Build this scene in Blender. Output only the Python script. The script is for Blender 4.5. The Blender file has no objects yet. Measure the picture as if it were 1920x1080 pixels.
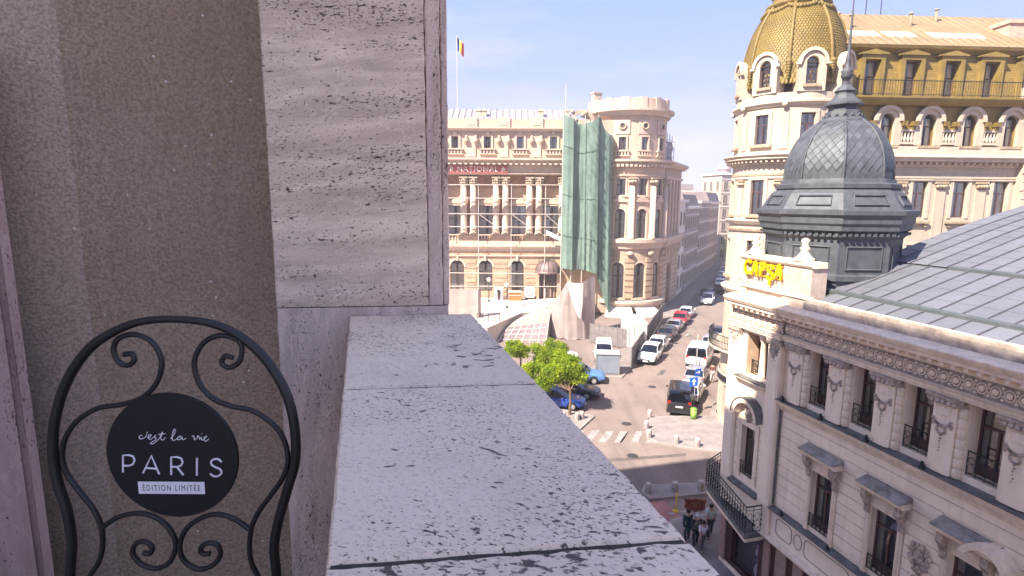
import bpy, math, random
from mathutils import Vector, Matrix
random.seed(7)
PI = math.pi
S = bpy.context.scene
COL = S.collection
R = math.radians
# ------------------------------------------------------------------ camera
CF, CP, CR, EYE = 1050.0, R(8.93), R(0.35), 16.0      # focal length in pixels of a 1920 wide frame, pitch, roll, eye height
cam = bpy.data.cameras.new('camera')
cam.sensor_width = 36.0
cam.lens = 36.0 * CF / 1920.0
cam.clip_start = 0.02
cam.clip_end = 3000.0
camo = bpy.data.objects.new('camera', cam)
COL.objects.link(camo)
camo.location = (0, 0, EYE)
camo.rotation_euler = (Matrix.Rotation(PI / 2 - CP, 3, 'X') @ Matrix.Rotation(CR, 3, 'Z')).to_euler()
S.camera = camo
# ------------------------------------------------------------------ light
SUN = Vector((-0.70, -0.55, 0.98)).normalized()          # towards the sun
S.view_settings.view_transform = 'Standard'
S.view_settings.look = 'None'
S.view_settings.gamma = 1.0
S.view_settings.exposure = 2.98
S.view_settings.use_curve_mapping = False
W = bpy.data.worlds.new('World')
S.world = W
W.use_nodes = True
wn, wl = W.node_tree.nodes, W.node_tree.links
bg = wn['Background']
sky = wn.new('ShaderNodeTexSky')
sky.sky_type = 'NISHITA'
sky.sun_disc = False
sky.sun_elevation = math.asin(SUN.z)
sky.sun_rotation = math.atan2(SUN.x, SUN.y)
sky.altitude = 60
sky.air_density = 0.75
sky.dust_density = 0.25
sky.ozone_density = 3.0
bg.inputs['Strength'].default_value = 0.15
# thin high cloud laid over the sky by direction
tc = wn.new('ShaderNodeTexCoord')
mp = wn.new('ShaderNodeMapping'); mp.inputs['Scale'].default_value = (1.2, 2.2, 7.0); mp.inputs['Location'].default_value = (0.3, 0.1, 0.65)
nz = wn.new('ShaderNodeTexNoise'); nz.inputs['Scale'].default_value = 2.0; nz.inputs['Detail'].default_value = 7; nz.inputs['Roughness'].default_value = 0.6
rp = wn.new('ShaderNodeValToRGB'); rp.color_ramp.elements[0].position = 0.47; rp.color_ramp.elements[1].position = 0.80
mx = wn.new('ShaderNodeMix'); mx.data_type = 'RGBA'
gm = wn.new('ShaderNodeMath'); gm.operation = 'MULTIPLY'; gm.inputs[1].default_value = 0.55
wl.new(tc.outputs['Generated'], mp.inputs['Vector']); wl.new(mp.outputs['Vector'], nz.inputs['Vector'])
wl.new(nz.outputs['Fac'], rp.inputs['Fac']); wl.new(rp.outputs['Color'], gm.inputs[0]); wl.new(gm.outputs[0], mx.inputs['Factor'])
# hazy spring air: lavender at the horizon to soft blue above, over the physical sky
sxyz = wn.new('ShaderNodeSeparateXYZ'); wl.new(tc.outputs['Generated'], sxyz.inputs[0])
gr = wn.new('ShaderNodeValToRGB'); gr.color_ramp.interpolation = 'EASE'
e0, e1 = gr.color_ramp.elements; e0.position = 0.0; e0.color = (0.58, 0.565, 0.84, 1); e1.position = 0.36; e1.color = (0.37, 0.485, 0.94, 1)
wl.new(sxyz.outputs['Z'], gr.inputs['Fac'])
hm = wn.new('ShaderNodeMix'); hm.data_type = 'RGBA'; hm.inputs['Factor'].default_value = 0.965
wl.new(sky.outputs['Color'], hm.inputs['A']); wl.new(gr.outputs['Color'], hm.inputs['B'])
wl.new(hm.outputs['Result'], mx.inputs['A']); mx.inputs['B'].default_value = (1.0, 0.90, 1.05, 1)
wl.new(mx.outputs['Result'], bg.inputs['Color'])
sl = bpy.data.lights.new('sun', 'SUN')
sl.energy = 2.0
sl.angle = R(0.53)
sl.color = (1.0, 0.90, 0.78)
so = bpy.data.objects.new('sun', sl)
COL.objects.link(so)
so.rotation_euler = SUN.to_track_quat('Z', 'Y').to_euler()
so.location = (-60, -50, 90)

# ------------------------------------------------------------------ helpers
def ray(x, y):
    u = (x - 960) / CF; v = -(y - 540) / CF
    c, s = math.cos(CR), math.sin(CR)
    u, v = u * c + v * s, -u * s + v * c
    return Vector((u, math.cos(CP) + v * math.sin(CP), -math.sin(CP) + v * math.cos(CP)))
def at(x, y, Y):
    """point of the place seen at photo pixel x, y on the upright plane Y metres ahead"""
    r = ray(x, y); return Vector((0, 0, EYE)) + r * (Y / r.y)
def ground(x, y, z=0.0):
    r = ray(x, y); return Vector((0, 0, EYE)) + r * ((z - EYE) / r.z)
def on(x, y, p, n):
    r = ray(x, y); o = Vector((0, 0, EYE)); return o + r * ((Vector(p) - o).dot(n) / r.dot(n))

class MB:
    """collects faces, then links them as one mesh object"""
    def __init__(s): s.v = []; s.f = []; s.sm = []
    def face(s, pts, smooth=False):
        b = len(s.v); s.v += [tuple(p) for p in pts]; s.f.append(list(range(b, b + len(pts)))); s.sm.append(smooth)
    def grid(s, rows, smooth=True, closed=False):
        b = len(s.v); m = len(rows[0])
        for r in rows: s.v += [tuple(p) for p in r]
        for i in range(len(rows) - 1):
            for j in range(m if closed else m - 1):
                k = (j + 1) % m
                s.f.append([b + i * m + j, b + i * m + k, b + (i + 1) * m + k, b + (i + 1) * m + j]); s.sm.append(smooth)
    def box(s, x0, x1, y0, y1, z0, z1):
        b = len(s.v)
        s.v += [(x0, y0, z0), (x1, y0, z0), (x1, y1, z0), (x0, y1, z0), (x0, y0, z1), (x1, y0, z1), (x1, y1, z1), (x0, y1, z1)]
        for q in ((0, 3, 2, 1), (4, 5, 6, 7), (0, 1, 5, 4), (1, 2, 6, 5), (2, 3, 7, 6), (3, 0, 4, 7)):
            s.f.append([b + i for i in q]); s.sm.append(False)
        return s
    def xbox(s, x0, x1, y0, y1, z0, z1, step=0.45):
        """a box cut along x so that it can be bent round a tower"""
        n = max(1, int(math.ceil((x1 - x0) / step)))
        xs = [x0 + (x1 - x0) * i / n for i in range(n + 1)]
        ring = [[(x, y0, z0), (x, y1, z0), (x, y1, z1), (x, y0, z1)] for x in xs]
        s.grid(ring, False, True); s.face(ring[0]); s.face(ring[-1][::-1]); return s
    def prism(s, poly, a, b, ax='y'):
        """extrude a polygon: ax 'y' takes (x,z) points, 'z' takes (x,y), 'x' takes (y,z)"""
        f = {'y': lambda p, h: (p[0], h, p[1]), 'z': lambda p, h: (p[0], p[1], h), 'x': lambda p, h: (h, p[0], p[1])}[ax]
        n = len(poly); A = [f(p, a) for p in poly]; B = [f(p, b) for p in poly]
        s.face(A); s.face(B[::-1])
        for i in range(n):
            j = (i + 1) % n; s.face([A[j], A[i], B[i], B[j]])
        return s
    def mould(s, x0, x1, prof, step=None):
        """a cornice: profile of (y, z) points run along x, ends capped; profile closes at its back"""
        n = 1 if not step else max(1, int(math.ceil((x1 - x0) / step)))
        ring = [[(x0 + (x1 - x0) * i / n, y, z) for y, z in prof] for i in range(n + 1)]
        s.grid(ring, False, True); s.face(ring[0]); s.face(ring[-1][::-1]); return s
    def lathe(s, prof, n=16, c=(0, 0, 0), a0=0.0, a1=2 * PI, smooth=True):
        full = abs(a1 - a0 - 2 * PI) < 1e-6
        m = n if full else n + 1
        rows = [[(c[0] + r * math.cos(a0 + (a1 - a0) * j / n), c[1] + r * math.sin(a0 + (a1 - a0) * j / n), c[2] + z) for j in range(m)] for r, z in prof]
        s.grid(rows, smooth, full); return s
    def tube(s, path, r, n=6, closed=False, smooth=True):
        P = [Vector(p) for p in path]; k = len(P); rows = []
        up = Vector((0, 0, 1)); prev = None
        for i in range(k):
            a = P[i - 1] if (i > 0 or closed) else P[i]; b = P[(i + 1) % k] if (i < k - 1 or closed) else P[i]
            t = (b - a).normalized()
            if prev is None:
                q = t.cross(up)
                if q.length < 0.05: q = t.cross(Vector((1, 0, 0)))
                q.normalize()
            else:
                q = prev - t * prev.dot(t)
                if q.length < 1e-5: q = t.orthogonal()
                q.normalize()
            prev = q; w = t.cross(q)
            rr = r[i] if isinstance(r, (list, tuple)) else r
            rows.append([P[i] + (q * math.cos(2 * PI * j / n) + w * math.sin(2 * PI * j / n)) * rr for j in range(n)])
        if closed: rows.append(rows[0])
        s.grid(rows, smooth, True)
        if not closed: s.face(rows[0][::-1]); s.face(rows[-1])
        return s
    def ball(s, c, r, n=8, m=6, sc=(1, 1, 1)):
        rows = [[(c[0] + r * sc[0] * math.sin(PI * i / m) * math.cos(2 * PI * j / n), c[1] + r * sc[1] * math.sin(PI * i / m) * math.sin(2 * PI * j / n), c[2] + r * sc[2] * math.cos(PI * i / m)) for j in range(n)] for i in range(m + 1)]
        s.grid(rows, True, True); return s
    def xf(s, fn, i0=0):
        s.v = s.v[:i0] + [tuple(fn(p)) for p in s.v[i0:]]; return s
    def mesh(s, name, m):
        me = bpy.data.meshes.new(name)
        me.from_pydata([tuple(p) for p in s.v], [], s.f)
        me.polygons.foreach_set('use_smooth', s.sm)
        if m: me.materials.append(m)
        me.validate(); me.update(); return me
    def build(s, name, m, parent=None, loc=(0, 0, 0), rot=(0, 0, 0)):
        return link(name, s.mesh(name, m), parent, loc, rot)

def link(name, me, parent=None, loc=(0, 0, 0), rot=(0, 0, 0), scale=None):
    o = bpy.data.objects.new(name, me); COL.objects.link(o)
    if parent: o.parent = parent
    o.location = loc; o.rotation_euler = rot
    if scale: o.scale = scale
    return o
def tag(o, label, cat, group=None):
    o['label'] = label; o['category'] = cat
    if group: o['group'] = group
    return o
def thing(name, label, cat, loc=(0, 0, 0), rz=0.0, group=None):
    o = bpy.data.objects.new(name, None); COL.objects.link(o)
    o.location = loc; o.rotation_euler = (0, 0, rz); o.empty_display_size = 0.2
    return tag(o, label, cat, group)
def structure(o):
    o['kind'] = 'structure'; return o
def stuff(o):
    o['kind'] = 'stuff'; return o
def copy_tree(o, parent=None):
    c = o.copy(); COL.objects.link(c); c.parent = parent
    for ch in list(o.children): copy_tree(ch, c)
    return c
def bend(Rad):
    def f(p):
        a = p[0] / Rad; r = Rad - p[1]
        return (r * math.sin(a), -r * math.cos(a), p[2])
    return f

def arc(cx, cz, r, a0, a1, n):
    return [(cx + r * math.cos(a0 + (a1 - a0) * i / n), cz + r * math.sin(a0 + (a1 - a0) * i / n)) for i in range(n + 1)]
def wall(mb, x0, x1, z0, z1, y0, y1, holes, step=None):
    """front sheet at y0 with reveals back to y1 round each hole (hx0, hx1, hz0, hz1, arched)"""
    xs = {x0, x1}; zs = {z0, z1}
    for h in holes: xs |= {h[0], h[1]}; zs |= {h[2], h[3]}
    xs = sorted(x for x in xs if x0 - 1e-6 <= x <= x1 + 1e-6); zs = sorted(z for z in zs if z0 - 1e-6 <= z <= z1 + 1e-6)
    if step:
        out = []
        for a, b in zip(xs, xs[1:]):
            n = max(1, int(math.ceil((b - a) / step))); out += [a + (b - a) * i / n for i in range(n)]
        xs = out + [xs[-1]]
    for a, b in zip(xs, xs[1:]):
        for c, d in zip(zs, zs[1:]):
            mxx, mzz = (a + b) / 2, (c + d) / 2
            if any(h[0] < mxx < h[1] and h[2] < mzz < h[3] for h in holes): continue
            mb.face([(a, y0, c), (b, y0, c), (b, y0, d), (a, y0, d)])
    for h in holes:
        a, b, c, d = h[:4]; ar = len(h) > 4 and h[4]
        r = (b - a) / 2; cx = (a + b) / 2; sp = d - r if ar else d
        mb.face([(a, y0, c), (a, y0, sp), (a, y1, sp), (a, y1, c)])
        mb.face([(b, y1, c), (b, y1, sp), (b, y0, sp), (b, y0, c)])
        mb.face([(a, y0, c), (a, y1, c), (b, y1, c), (b, y0, c)])
        if not ar: mb.face([(a, y0, d), (b, y0, d), (b, y1, d), (a, y1, d)])
        else:
            A = arc(cx, sp, r, PI, 0, 10)
            for p, q in zip(A, A[1:]):
                mb.face([(p[0], y0, p[1]), (q[0], y0, q[1]), (q[0], y0, d), (p[0], y0, d)])
                mb.face([(p[0], y0, p[1]), (p[0], y1, p[1]), (q[0], y1, q[1]), (q[0], y0, q[1])], True)
    return mb

# ------------------------------------------------------------------ materials
def nodes(name):
    m = bpy.data.materials.new(name); m.use_nodes = True
    nt = m.node_tree; return m, nt, nt.nodes['Principled BSDF'], nt.nodes.new, nt.links.new
def sv(node, key, val): node.inputs[key].default_value = val
def mat(name, col, rough=0.7, var=0.18, scale=3.0, bump=0.0, bscale=None, metal=0.0, stain=None, spec=0.4, streak=0.0, rand=0.0):
    """colour with slow blotches, optional vertical dirt streaks, fine relief; rand: per object tint"""
    m, nt, b, N, L = nodes(name)
    sv(b, 'Roughness', rough); sv(b, 'Metallic', metal); sv(b, 'Specular IOR Level', spec)
    c = (*col, 1)
    if var <= 0 and not bump and not streak and not rand:
        sv(b, 'Base Color', c); return m
    tcn = N('ShaderNodeTexCoord')
    n1 = N('ShaderNodeTexNoise'); sv(n1, 'Scale', scale); sv(n1, 'Detail', 6); sv(n1, 'Roughness', 0.65)
    L(tcn.outputs['Object'], n1.inputs['Vector'])
    rm = N('ShaderNodeMapRange'); sv(rm, 'From Min', 0.3); sv(rm, 'From Max', 0.7); sv(rm, 'To Min', 0.0); sv(rm, 'To Max', 1.0)
    L(n1.outputs['Fac'], rm.inputs['Value'])
    mxn = N('ShaderNodeMix'); mxn.data_type = 'RGBA'
    s2 = stain or tuple(x * (1 - var * 1.6) for x in col)
    sv(mxn, 'A', (*s2, 1)); sv(mxn, 'B', (*[min(1, x * (1 + var * 0.35)) for x in col], 1)); L(rm.outputs[0], mxn.inputs['Factor'])
    out = mxn.outputs['Result']
    if streak:
        mpn = N('ShaderNodeMapping'); sv(mpn, 'Scale', (5.0, 5.0, 0.25)); L(tcn.outputs['Object'], mpn.inputs['Vector'])
        n2 = N('ShaderNodeTexNoise'); sv(n2, 'Scale', 1.3); sv(n2, 'Detail', 5); L(mpn.outputs['Vector'], n2.inputs['Vector'])
        r2 = N('ShaderNodeMapRange'); sv(r2, 'From Min', 0.46); sv(r2, 'From Max', 0.75); sv(r2, 'To Min', 0); sv(r2, 'To Max', streak)
        L(n2.outputs['Fac'], r2.inputs['Value'])
        m2 = N('ShaderNodeMix'); m2.data_type = 'RGBA'; L(out, m2.inputs['A']); sv(m2, 'B', (*[x * 0.42 for x in col], 1)); L(r2.outputs[0], m2.inputs['Factor'])
        out = m2.outputs['Result']
    if rand:
        oi = N('ShaderNodeObjectInfo'); hs = N('ShaderNodeHueSaturation')
        r3 = N('ShaderNodeMapRange'); sv(r3, 'To Min', 1 - rand); sv(r3, 'To Max', 1 + rand); L(oi.outputs['Random'], r3.inputs['Value'])
        L(r3.outputs[0], hs.inputs['Value']); L(out, hs.inputs['Color']); out = hs.outputs['Color']
    L(out, b.inputs['Base Color'])
    if bump:
        n3 = N('ShaderNodeTexNoise'); sv(n3, 'Scale', bscale or scale * 12); sv(n3, 'Detail', 4); L(tcn.outputs['Object'], n3.inputs['Vector'])
        bp = N('ShaderNodeBump'); sv(bp, 'Strength', bump); sv(bp, 'Distance', 0.02); L(n3.outputs['Fac'], bp.inputs['Height']); L(bp.outputs['Normal'], b.inputs['Normal'])
    return m
def paint(name, col, rough=0.25, coat=0.6, metal=0.0):
    m, nt, b, N, L = nodes(name)
    tcn = N('ShaderNodeTexCoord'); n1 = N('ShaderNodeTexNoise'); sv(n1, 'Scale', 2.5); sv(n1, 'Detail', 5); L(tcn.outputs['Object'], n1.inputs['Vector'])
    mr = N('ShaderNodeMapRange'); sv(mr, 'To Min', rough * 0.7); sv(mr, 'To Max', rough * 1.7); L(n1.outputs['Fac'], mr.inputs['Value']); L(mr.outputs[0], b.inputs['Roughness'])
    sv(b, 'Base Color', (*col, 1)); sv(b, 'Metallic', metal); sv(b, 'Coat Weight', coat); sv(b, 'Coat Roughness', 0.06)
    return m
def glass(name, tint=(0.5, 0.52, 0.55), refl=0.18, rough=0.03):
    m, nt, b, N, L = nodes(name); nt.nodes.remove(b)
    out = nt.nodes['Material Output']
    t = N('ShaderNodeBsdfTransparent'); sv(t, 'Color', (*tint, 1))
    g = N('ShaderNodeBsdfGlossy'); sv(g, 'Roughness', rough); sv(g, 'Color', (0.9, 0.92, 0.95, 1))
    fr = N('ShaderNodeFresnel'); sv(fr, 'IOR', 1.5)
    ad = N('ShaderNodeMath'); ad.operation = 'ADD'; sv(ad, 1, refl); L(fr.outputs[0], ad.inputs[0])
    tcn = N('ShaderNodeTexCoord'); n1 = N('ShaderNodeTexNoise'); sv(n1, 'Scale', 1.2); L(tcn.outputs['Object'], n1.inputs['Vector'])
    bp = N('ShaderNodeBump'); sv(bp, 'Strength', 0.05); sv(bp, 'Distance', 0.05); L(n1.outputs['Fac'], bp.inputs['Height']); L(bp.outputs['Normal'], g.inputs['Normal'])
    ms = N('ShaderNodeMixShader'); L(ad.outputs[0], ms.inputs['Fac']); L(t.outputs[0], ms.inputs[1]); L(g.outputs[0], ms.inputs[2])
    L(ms.outputs[0], out.inputs['Surface']); return m
# ================================================================== foreground balcony
def travertine(name, light, dark, pit, band=True,  pscale=55.0, rot=(0, 0, 0), pits=0.5, stretch=(1, 1, 3.2), flk=0.5):
    """weathered travertine: bedding bands, small elongated pits cut in with relief, stains"""
    m, nt, b, N, L = nodes(name)
    sv(b, 'Roughness', 0.82); sv(b, 'Specular IOR Level', 0.25)
    tcn = N('ShaderNodeTexCoord'); mpn = N('ShaderNodeMapping'); sv(mpn, 'Rotation', rot); L(tcn.outputs['Object'], mpn.inputs['Vector'])
    V = mpn.outputs['Vector']
    def noise(scale, detail, rough=0.6, sc=(1, 1, 1), dist=0.0):
        mm = N('ShaderNodeMapping'); sv(mm, 'Scale', sc); L(V, mm.inputs['Vector'])
        n = N('ShaderNodeTexNoise'); sv(n, 'Scale', scale); sv(n, 'Detail', detail); sv(n, 'Roughness', rough); sv(n, 'Distortion', dist)
        L(mm.outputs['Vector'], n.inputs['Vector']); return n.outputs['Fac']
    def rng(src, a, c, lo=0.0, hi=1.0):
        r = N('ShaderNodeMapRange'); sv(r, 'From Min', a); sv(r, 'From Max', c); sv(r, 'To Min', lo); sv(r, 'To Max', hi); L(src, r.inputs['Value']); return r.outputs[0]
    def mix(f, a, c):
        x = N('ShaderNodeMix'); x.data_type = 'RGBA'; L(f, x.inputs['Factor'])
        for k, q in (('A', a), ('B', c)):
            if isinstance(q, tuple): sv(x, k, (*q, 1))
            else: L(q, x.inputs[k])
        return x.outputs['Result']
    def mth(op, a, c):
        x = N('ShaderNodeMath'); x.operation = op
        for i, q in enumerate((a, c)):
            if isinstance(q, (int, float)): sv(x, i, q)
            else: L(q, x.inputs[i])
        return x.outputs[0]
    bands = noise(3.2, 8, 0.62, (0.7, 0.7, 5.0 if band else 1.2), 0.6)
    blot = noise(6.0, 6, 0.6)
    fine = noise(150, 5, 0.7, stretch)
    col = mix(rng(bands, 0.33, 0.66), dark, light)
    col = mix(rng(blot, 0.55, 0.8, 0, 0.45), col, tuple(x * 0.72 for x in dark))
    col = mix(rng(fine, 0.52, 0.72, 0, flk), col, tuple(x * 0.55 for x in dark))
    # pits: thresholded stretched noise, gathered where the beds are porous
    p1 = noise(pscale, 3, 0.55, stretch, 0.35)
    p2 = noise(pscale * 2.3, 2, 0.5, stretch, 0.2)
    dens = rng(noise(2.6, 4, 0.6, (0.8, 0.8, 5.5 if band else 1.3)), 0.40, 0.62, 0.0, 0.105)
    k1 = mth('ADD', p1, dens); k2 = mth('ADD', p2, dens)
    h1 = rng(k1, 0.73 - 0.06 * pits, 0.78 - 0.06 * pits); h2 = rng(k2, 0.725 - 0.06 * pits, 0.775 - 0.06 * pits, 0, 0.85)
    p0 = noise(pscale * 0.42, 4, 0.6, stretch, 0.6); h0 = rng(mth('ADD', p0, dens), 0.80 - 0.05 * pits, 0.835 - 0.05 * pits)
    pitm = mth('MAXIMUM', mth('MAXIMUM', h1, h2), h0 if band else mth('MULTIPLY', h0, 0.25))
    if band: col = mix(rng(noise(1.4, 5, 0.6, (0.6, 0.6, 3.2), 0.8), 0.45, 0.72, 0, 0.55), col, (dark[0] * 0.80, dark[1] * 0.72, dark[2] * 0.66))
    col = mix(rng(pitm, 0, 1, 0, 0.93), col, pit)
    # pale calcite veins
    vein = noise(4.0, 6, 0.6, (1, 1, 3.0), 1.2)
    vm = mth('MULTIPLY', rng(vein, 0.485, 0.5, 0, 1), rng(vein, 0.5, 0.515, 1, 0))
    col = mix(mth('MULTIPLY', vm, 0.30 if band else 0.0), col, tuple(min(1, x * 1.35) for x in light))
    L(col, b.inputs['Base Color'])
    hh = mth('SUBTRACT', mth('MULTIPLY', fine, 0.35), pitm)
    bp = N('ShaderNodeBump'); sv(bp, 'Strength', 0.75); sv(bp, 'Distance', 0.004); L(hh, bp.inputs['Height']); L(bp.outputs['Normal'], b.inputs['Normal'])
    return m
T_LIGHT, T_DARK, T_PIT = (0.82, 0.67, 0.53), (0.51, 0.405, 0.32), (0.055, 0.045, 0.045)
M_trav = travertine('travertine_upright', T_LIGHT, T_DARK, T_PIT, True, 40.0, (0, R(4), 0), 0.72, (1, 1, 2.4), 0.5)
M_trav_low = travertine('travertine_crossgrain', (0.72, 0.58, 0.50), (0.46, 0.36, 0.305), T_PIT, True, 52.0, (0, R(84), 0), 0.55, (1, 1, 2.8), 0.5)
M_cope = travertine('travertine_coping', (0.93, 0.755, 0.575), (0.81, 0.65, 0.495), (0.07, 0.06, 0.06), False, 78.0, (0, 0, R(20)), 0.46, (1, 1.7, 1), 0.85)
M_cope2 = travertine('travertine_coping_pitted', (0.91, 0.735, 0.56), (0.76, 0.605, 0.465), (0.065, 0.055, 0.055), False, 52.0, (0, 0, R(20)), 0.85, (1, 1.6, 1), 0.8)
M_mortar = mat('old_mortar', (0.085, 0.07, 0.064), 0.95, 0.35, 40, 0.6, 160)
def stucco(name, c0, c1):
    m, nt, b, N, L = nodes(name)
    sv(b, 'Roughness', 0.9); sv(b, 'Specular IOR Level', 0.2)
    tcn = N('ShaderNodeTexCoord')
    def noise(scale, detail, rough=0.6, dist=0.0):
        n = N('ShaderNodeTexNoise'); sv(n, 'Scale', scale); sv(n, 'Detail', detail); sv(n, 'Roughness', rough); sv(n, 'Distortion', dist); L(tcn.outputs['Object'], n.inputs['Vector']); return n.outputs['Fac']
    big = noise(1.6, 7, 0.65); mid = noise(105, 4, 0.6, 0.0); fin = noise(230, 2)
    def rng(src, a, c, lo=0.0, hi=1.0):
        r = N('ShaderNodeMapRange'); sv(r, 'From Min', a); sv(r, 'From Max', c); sv(r, 'To Min', lo); sv(r, 'To Max', hi); L(src, r.inputs['Value']); return r.outputs[0]
    x = N('ShaderNodeMix'); x.data_type = 'RGBA'; L(rng(big, 0.3, 0.7), x.inputs['Factor']); sv(x, 'A', (*c0, 1)); sv(x, 'B', (*c1, 1))
    y = N('ShaderNodeMix'); y.data_type = 'RGBA'; L(rng(mid, 0.40, 0.64, 0, 0.74), y.inputs['Factor']); L(x.outputs['Result'], y.inputs['A']); sv(y, 'B', (*[k * 0.55 for k in c0], 1))
    vs = N('ShaderNodeMapping'); sv(vs, 'Scale', (3.0, 3.0, 0.35)); L(tcn.outputs['Object'], vs.inputs['Vector']); vn = N('ShaderNodeTexNoise'); sv(vn, 'Scale', 2.0); sv(vn, 'Detail', 5); L(vs.outputs['Vector'], vn.inputs['Vector'])
    yy = N('ShaderNodeMix'); yy.data_type = 'RGBA'; L(rng(vn.outputs['Fac'], 0.5, 0.75, 0, 0.4), yy.inputs['Factor']); L(y.outputs['Result'], yy.inputs['A']); sv(yy, 'B', (*[k * 0.6 for k in c0], 1)); y = yy
    # bright flecks of mica and lime
    vo = N('ShaderNodeTexVoronoi'); sv(vo, 'Scale', 42); L(tcn.outputs['Object'], vo.inputs['Vector'])
    wn_ = N('ShaderNodeTexWhiteNoise'); L(vo.outputs['Position'], wn_.inputs['Vector'])
    f1 = N('ShaderNodeMath'); f1.operation = 'MULTIPLY'; L(rng(vo.outputs['Distance'], 0.12, 0.2, 1, 0), f1.inputs[0]); L(rng(wn_.outputs['Value'], 0.955, 0.96), f1.inputs[1])
    z = N('ShaderNodeMix'); z.data_type = 'RGBA'; L(f1.outputs[0], z.inputs['Factor']); L(y.outputs['Result'], z.inputs['A']); sv(z, 'B', (0.85, 0.78, 0.72, 1))
    L(z.outputs['Result'], b.inputs['Base Color'])
    ad = N('ShaderNodeMath'); ad.operation = 'MULTIPLY_ADD'; L(fin, ad.inputs[0]); sv(ad, 1, 0.35); L(mid, ad.inputs[2])
    bp = N('ShaderNodeBump'); sv(bp, 'Strength', 1.0); sv(bp, 'Distance', 0.012); L(ad.outputs[0], bp.inputs['Height']); L(bp.outputs['Normal'], b.inputs['Normal'])
    return m
M_stucco = stucco('rough_stucco', (0.44, 0.325, 0.225), (0.56, 0.43, 0.315))
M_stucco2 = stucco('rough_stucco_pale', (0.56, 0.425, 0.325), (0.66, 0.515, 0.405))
M_frame = travertine('pink_marble', (0.50, 0.355, 0.31), (0.37, 0.25, 0.22), (0.10, 0.07, 0.07), True, 40, (0, R(90), 0), 0.0, (1, 1, 4))
BZ = EYE - 1.40                                           # balcony floor
LZ = EYE - 0.35                                           # top of the parapet

# parapet: three coping stones with open joints, over a travertine wall
FLx, FLy, FRx, FRy = -0.486, 1.648, -0.124, 1.700
du = Vector((0.2575, -0.9663))                            # along the parapet towards the viewer
def lp(side, t):
    b = (Vector((FLx, FLy)) if side < 0 else Vector((FRx, FRy))); return b + du * t
def wobble(a, c, n, amp):
    d = (c - a); q = Vector((-d.y, d.x)).normalized(); out = []
    for i in range(n + 1):
        out.append(a + d * (i / n) + q * (random.uniform(-amp, amp) if 0 < i < n else 0))
    return out
par = thing('parapet', 'grey travertine balcony parapet of three slabs along the outer edge', 'parapet', (0, 0, 0))
cuts = [(-0.01, -0.01), (0.668, 0.680), (1.195, 1.200), (2.35, 2.35)]
for i in range(3):
    a0, b0 = cuts[i]; a1, b1 = cuts[i + 1]
    g0 = (0.0, 0.005, 0.0026)[i]; g1 = (0.005, 0.0026, 0.0)[i]
    near = wobble(lp(-1, a1 - g1), lp(1, b1 - g1), 22, 0.0009); far = wobble(lp(1, b0 + g0), lp(-1, a0 + g0), 22, 0.0009)
    rt = wobble(lp(1, b1 - g1), lp(1, b0 + g0), 26, 0.0013)[1:-1]; lf = wobble(lp(-1, a0 + g0), lp(-1, a1 - g1), 26, 0.0011)[1:-1]
    poly = near + rt + far + lf
    cen = sum(poly, Vector((0, 0))) / len(poly)
    mb = MB(); n = len(poly); dz = (0.0, 0.0005, -0.0005)[i]
    ins = [p + (cen - p).normalized() * random.uniform(0.003, 0.006) for p in poly]
    rows = [[(p.x, p.y, LZ - 0.075) for p in poly], [(p.x, p.y, LZ - 0.005 + dz) for p in poly], [(p.x, p.y, LZ + dz) for p in ins]]
    mb.grid(rows, False, True); mb.face(rows[2])
    mb.build('coping_stone', (M_cope, M_cope, M_cope2)[i], par)
for k in (1, 2):
    mj = MB()
    a, b = cuts[k]; p = [lp(-1, a - 0.006) + Vector((0.004, 0)), lp(1, b - 0.006) - Vector((0.003, 0)), lp(1, b + 0.006) - Vector((0.003, 0)), lp(-1, a + 0.006) + Vector((0.004, 0))]
    mj.prism([(q.x, q.y) for q in p], LZ - 0.07, LZ - 0.0035, 'z')
    mj.build('mortar_joint', M_mortar, par)
mw = MB(); q0, q1, q2, q3 = lp(-1, 0.0), lp(1, 0.0), lp(1, 2.34), lp(-1, 2.34)
ins = lambda p, k: (p.x + k, p.y + k * 0.1)
mw.prism([ins(q0, 0.02), ins(q1, -0.025), ins(q2, -0.025), ins(q3, 0.02)], BZ - 0.35, LZ - 0.076, 'z')
mw.build('parapet_wall', M_trav_low, par)

def smooth_path(pts, n=8):
    P = [Vector(p) for p in pts]; out = []
    for i in range(len(P) - 1):
        p0 = P[max(0, i - 1)]; p1 = P[i]; p2 = P[i + 1]; p3 = P[min(len(P) - 1, i + 2)]
        for k in range(n):
            t = k / n; out.append(0.5 * ((2 * p1) + (p2 - p0) * t + (2 * p0 - 5 * p1 + 4 * p2 - p3) * t * t + (3 * p1 - p0 - 3 * p2 + p3) * t ** 3))
    out.append(P[-1]); return out

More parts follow.
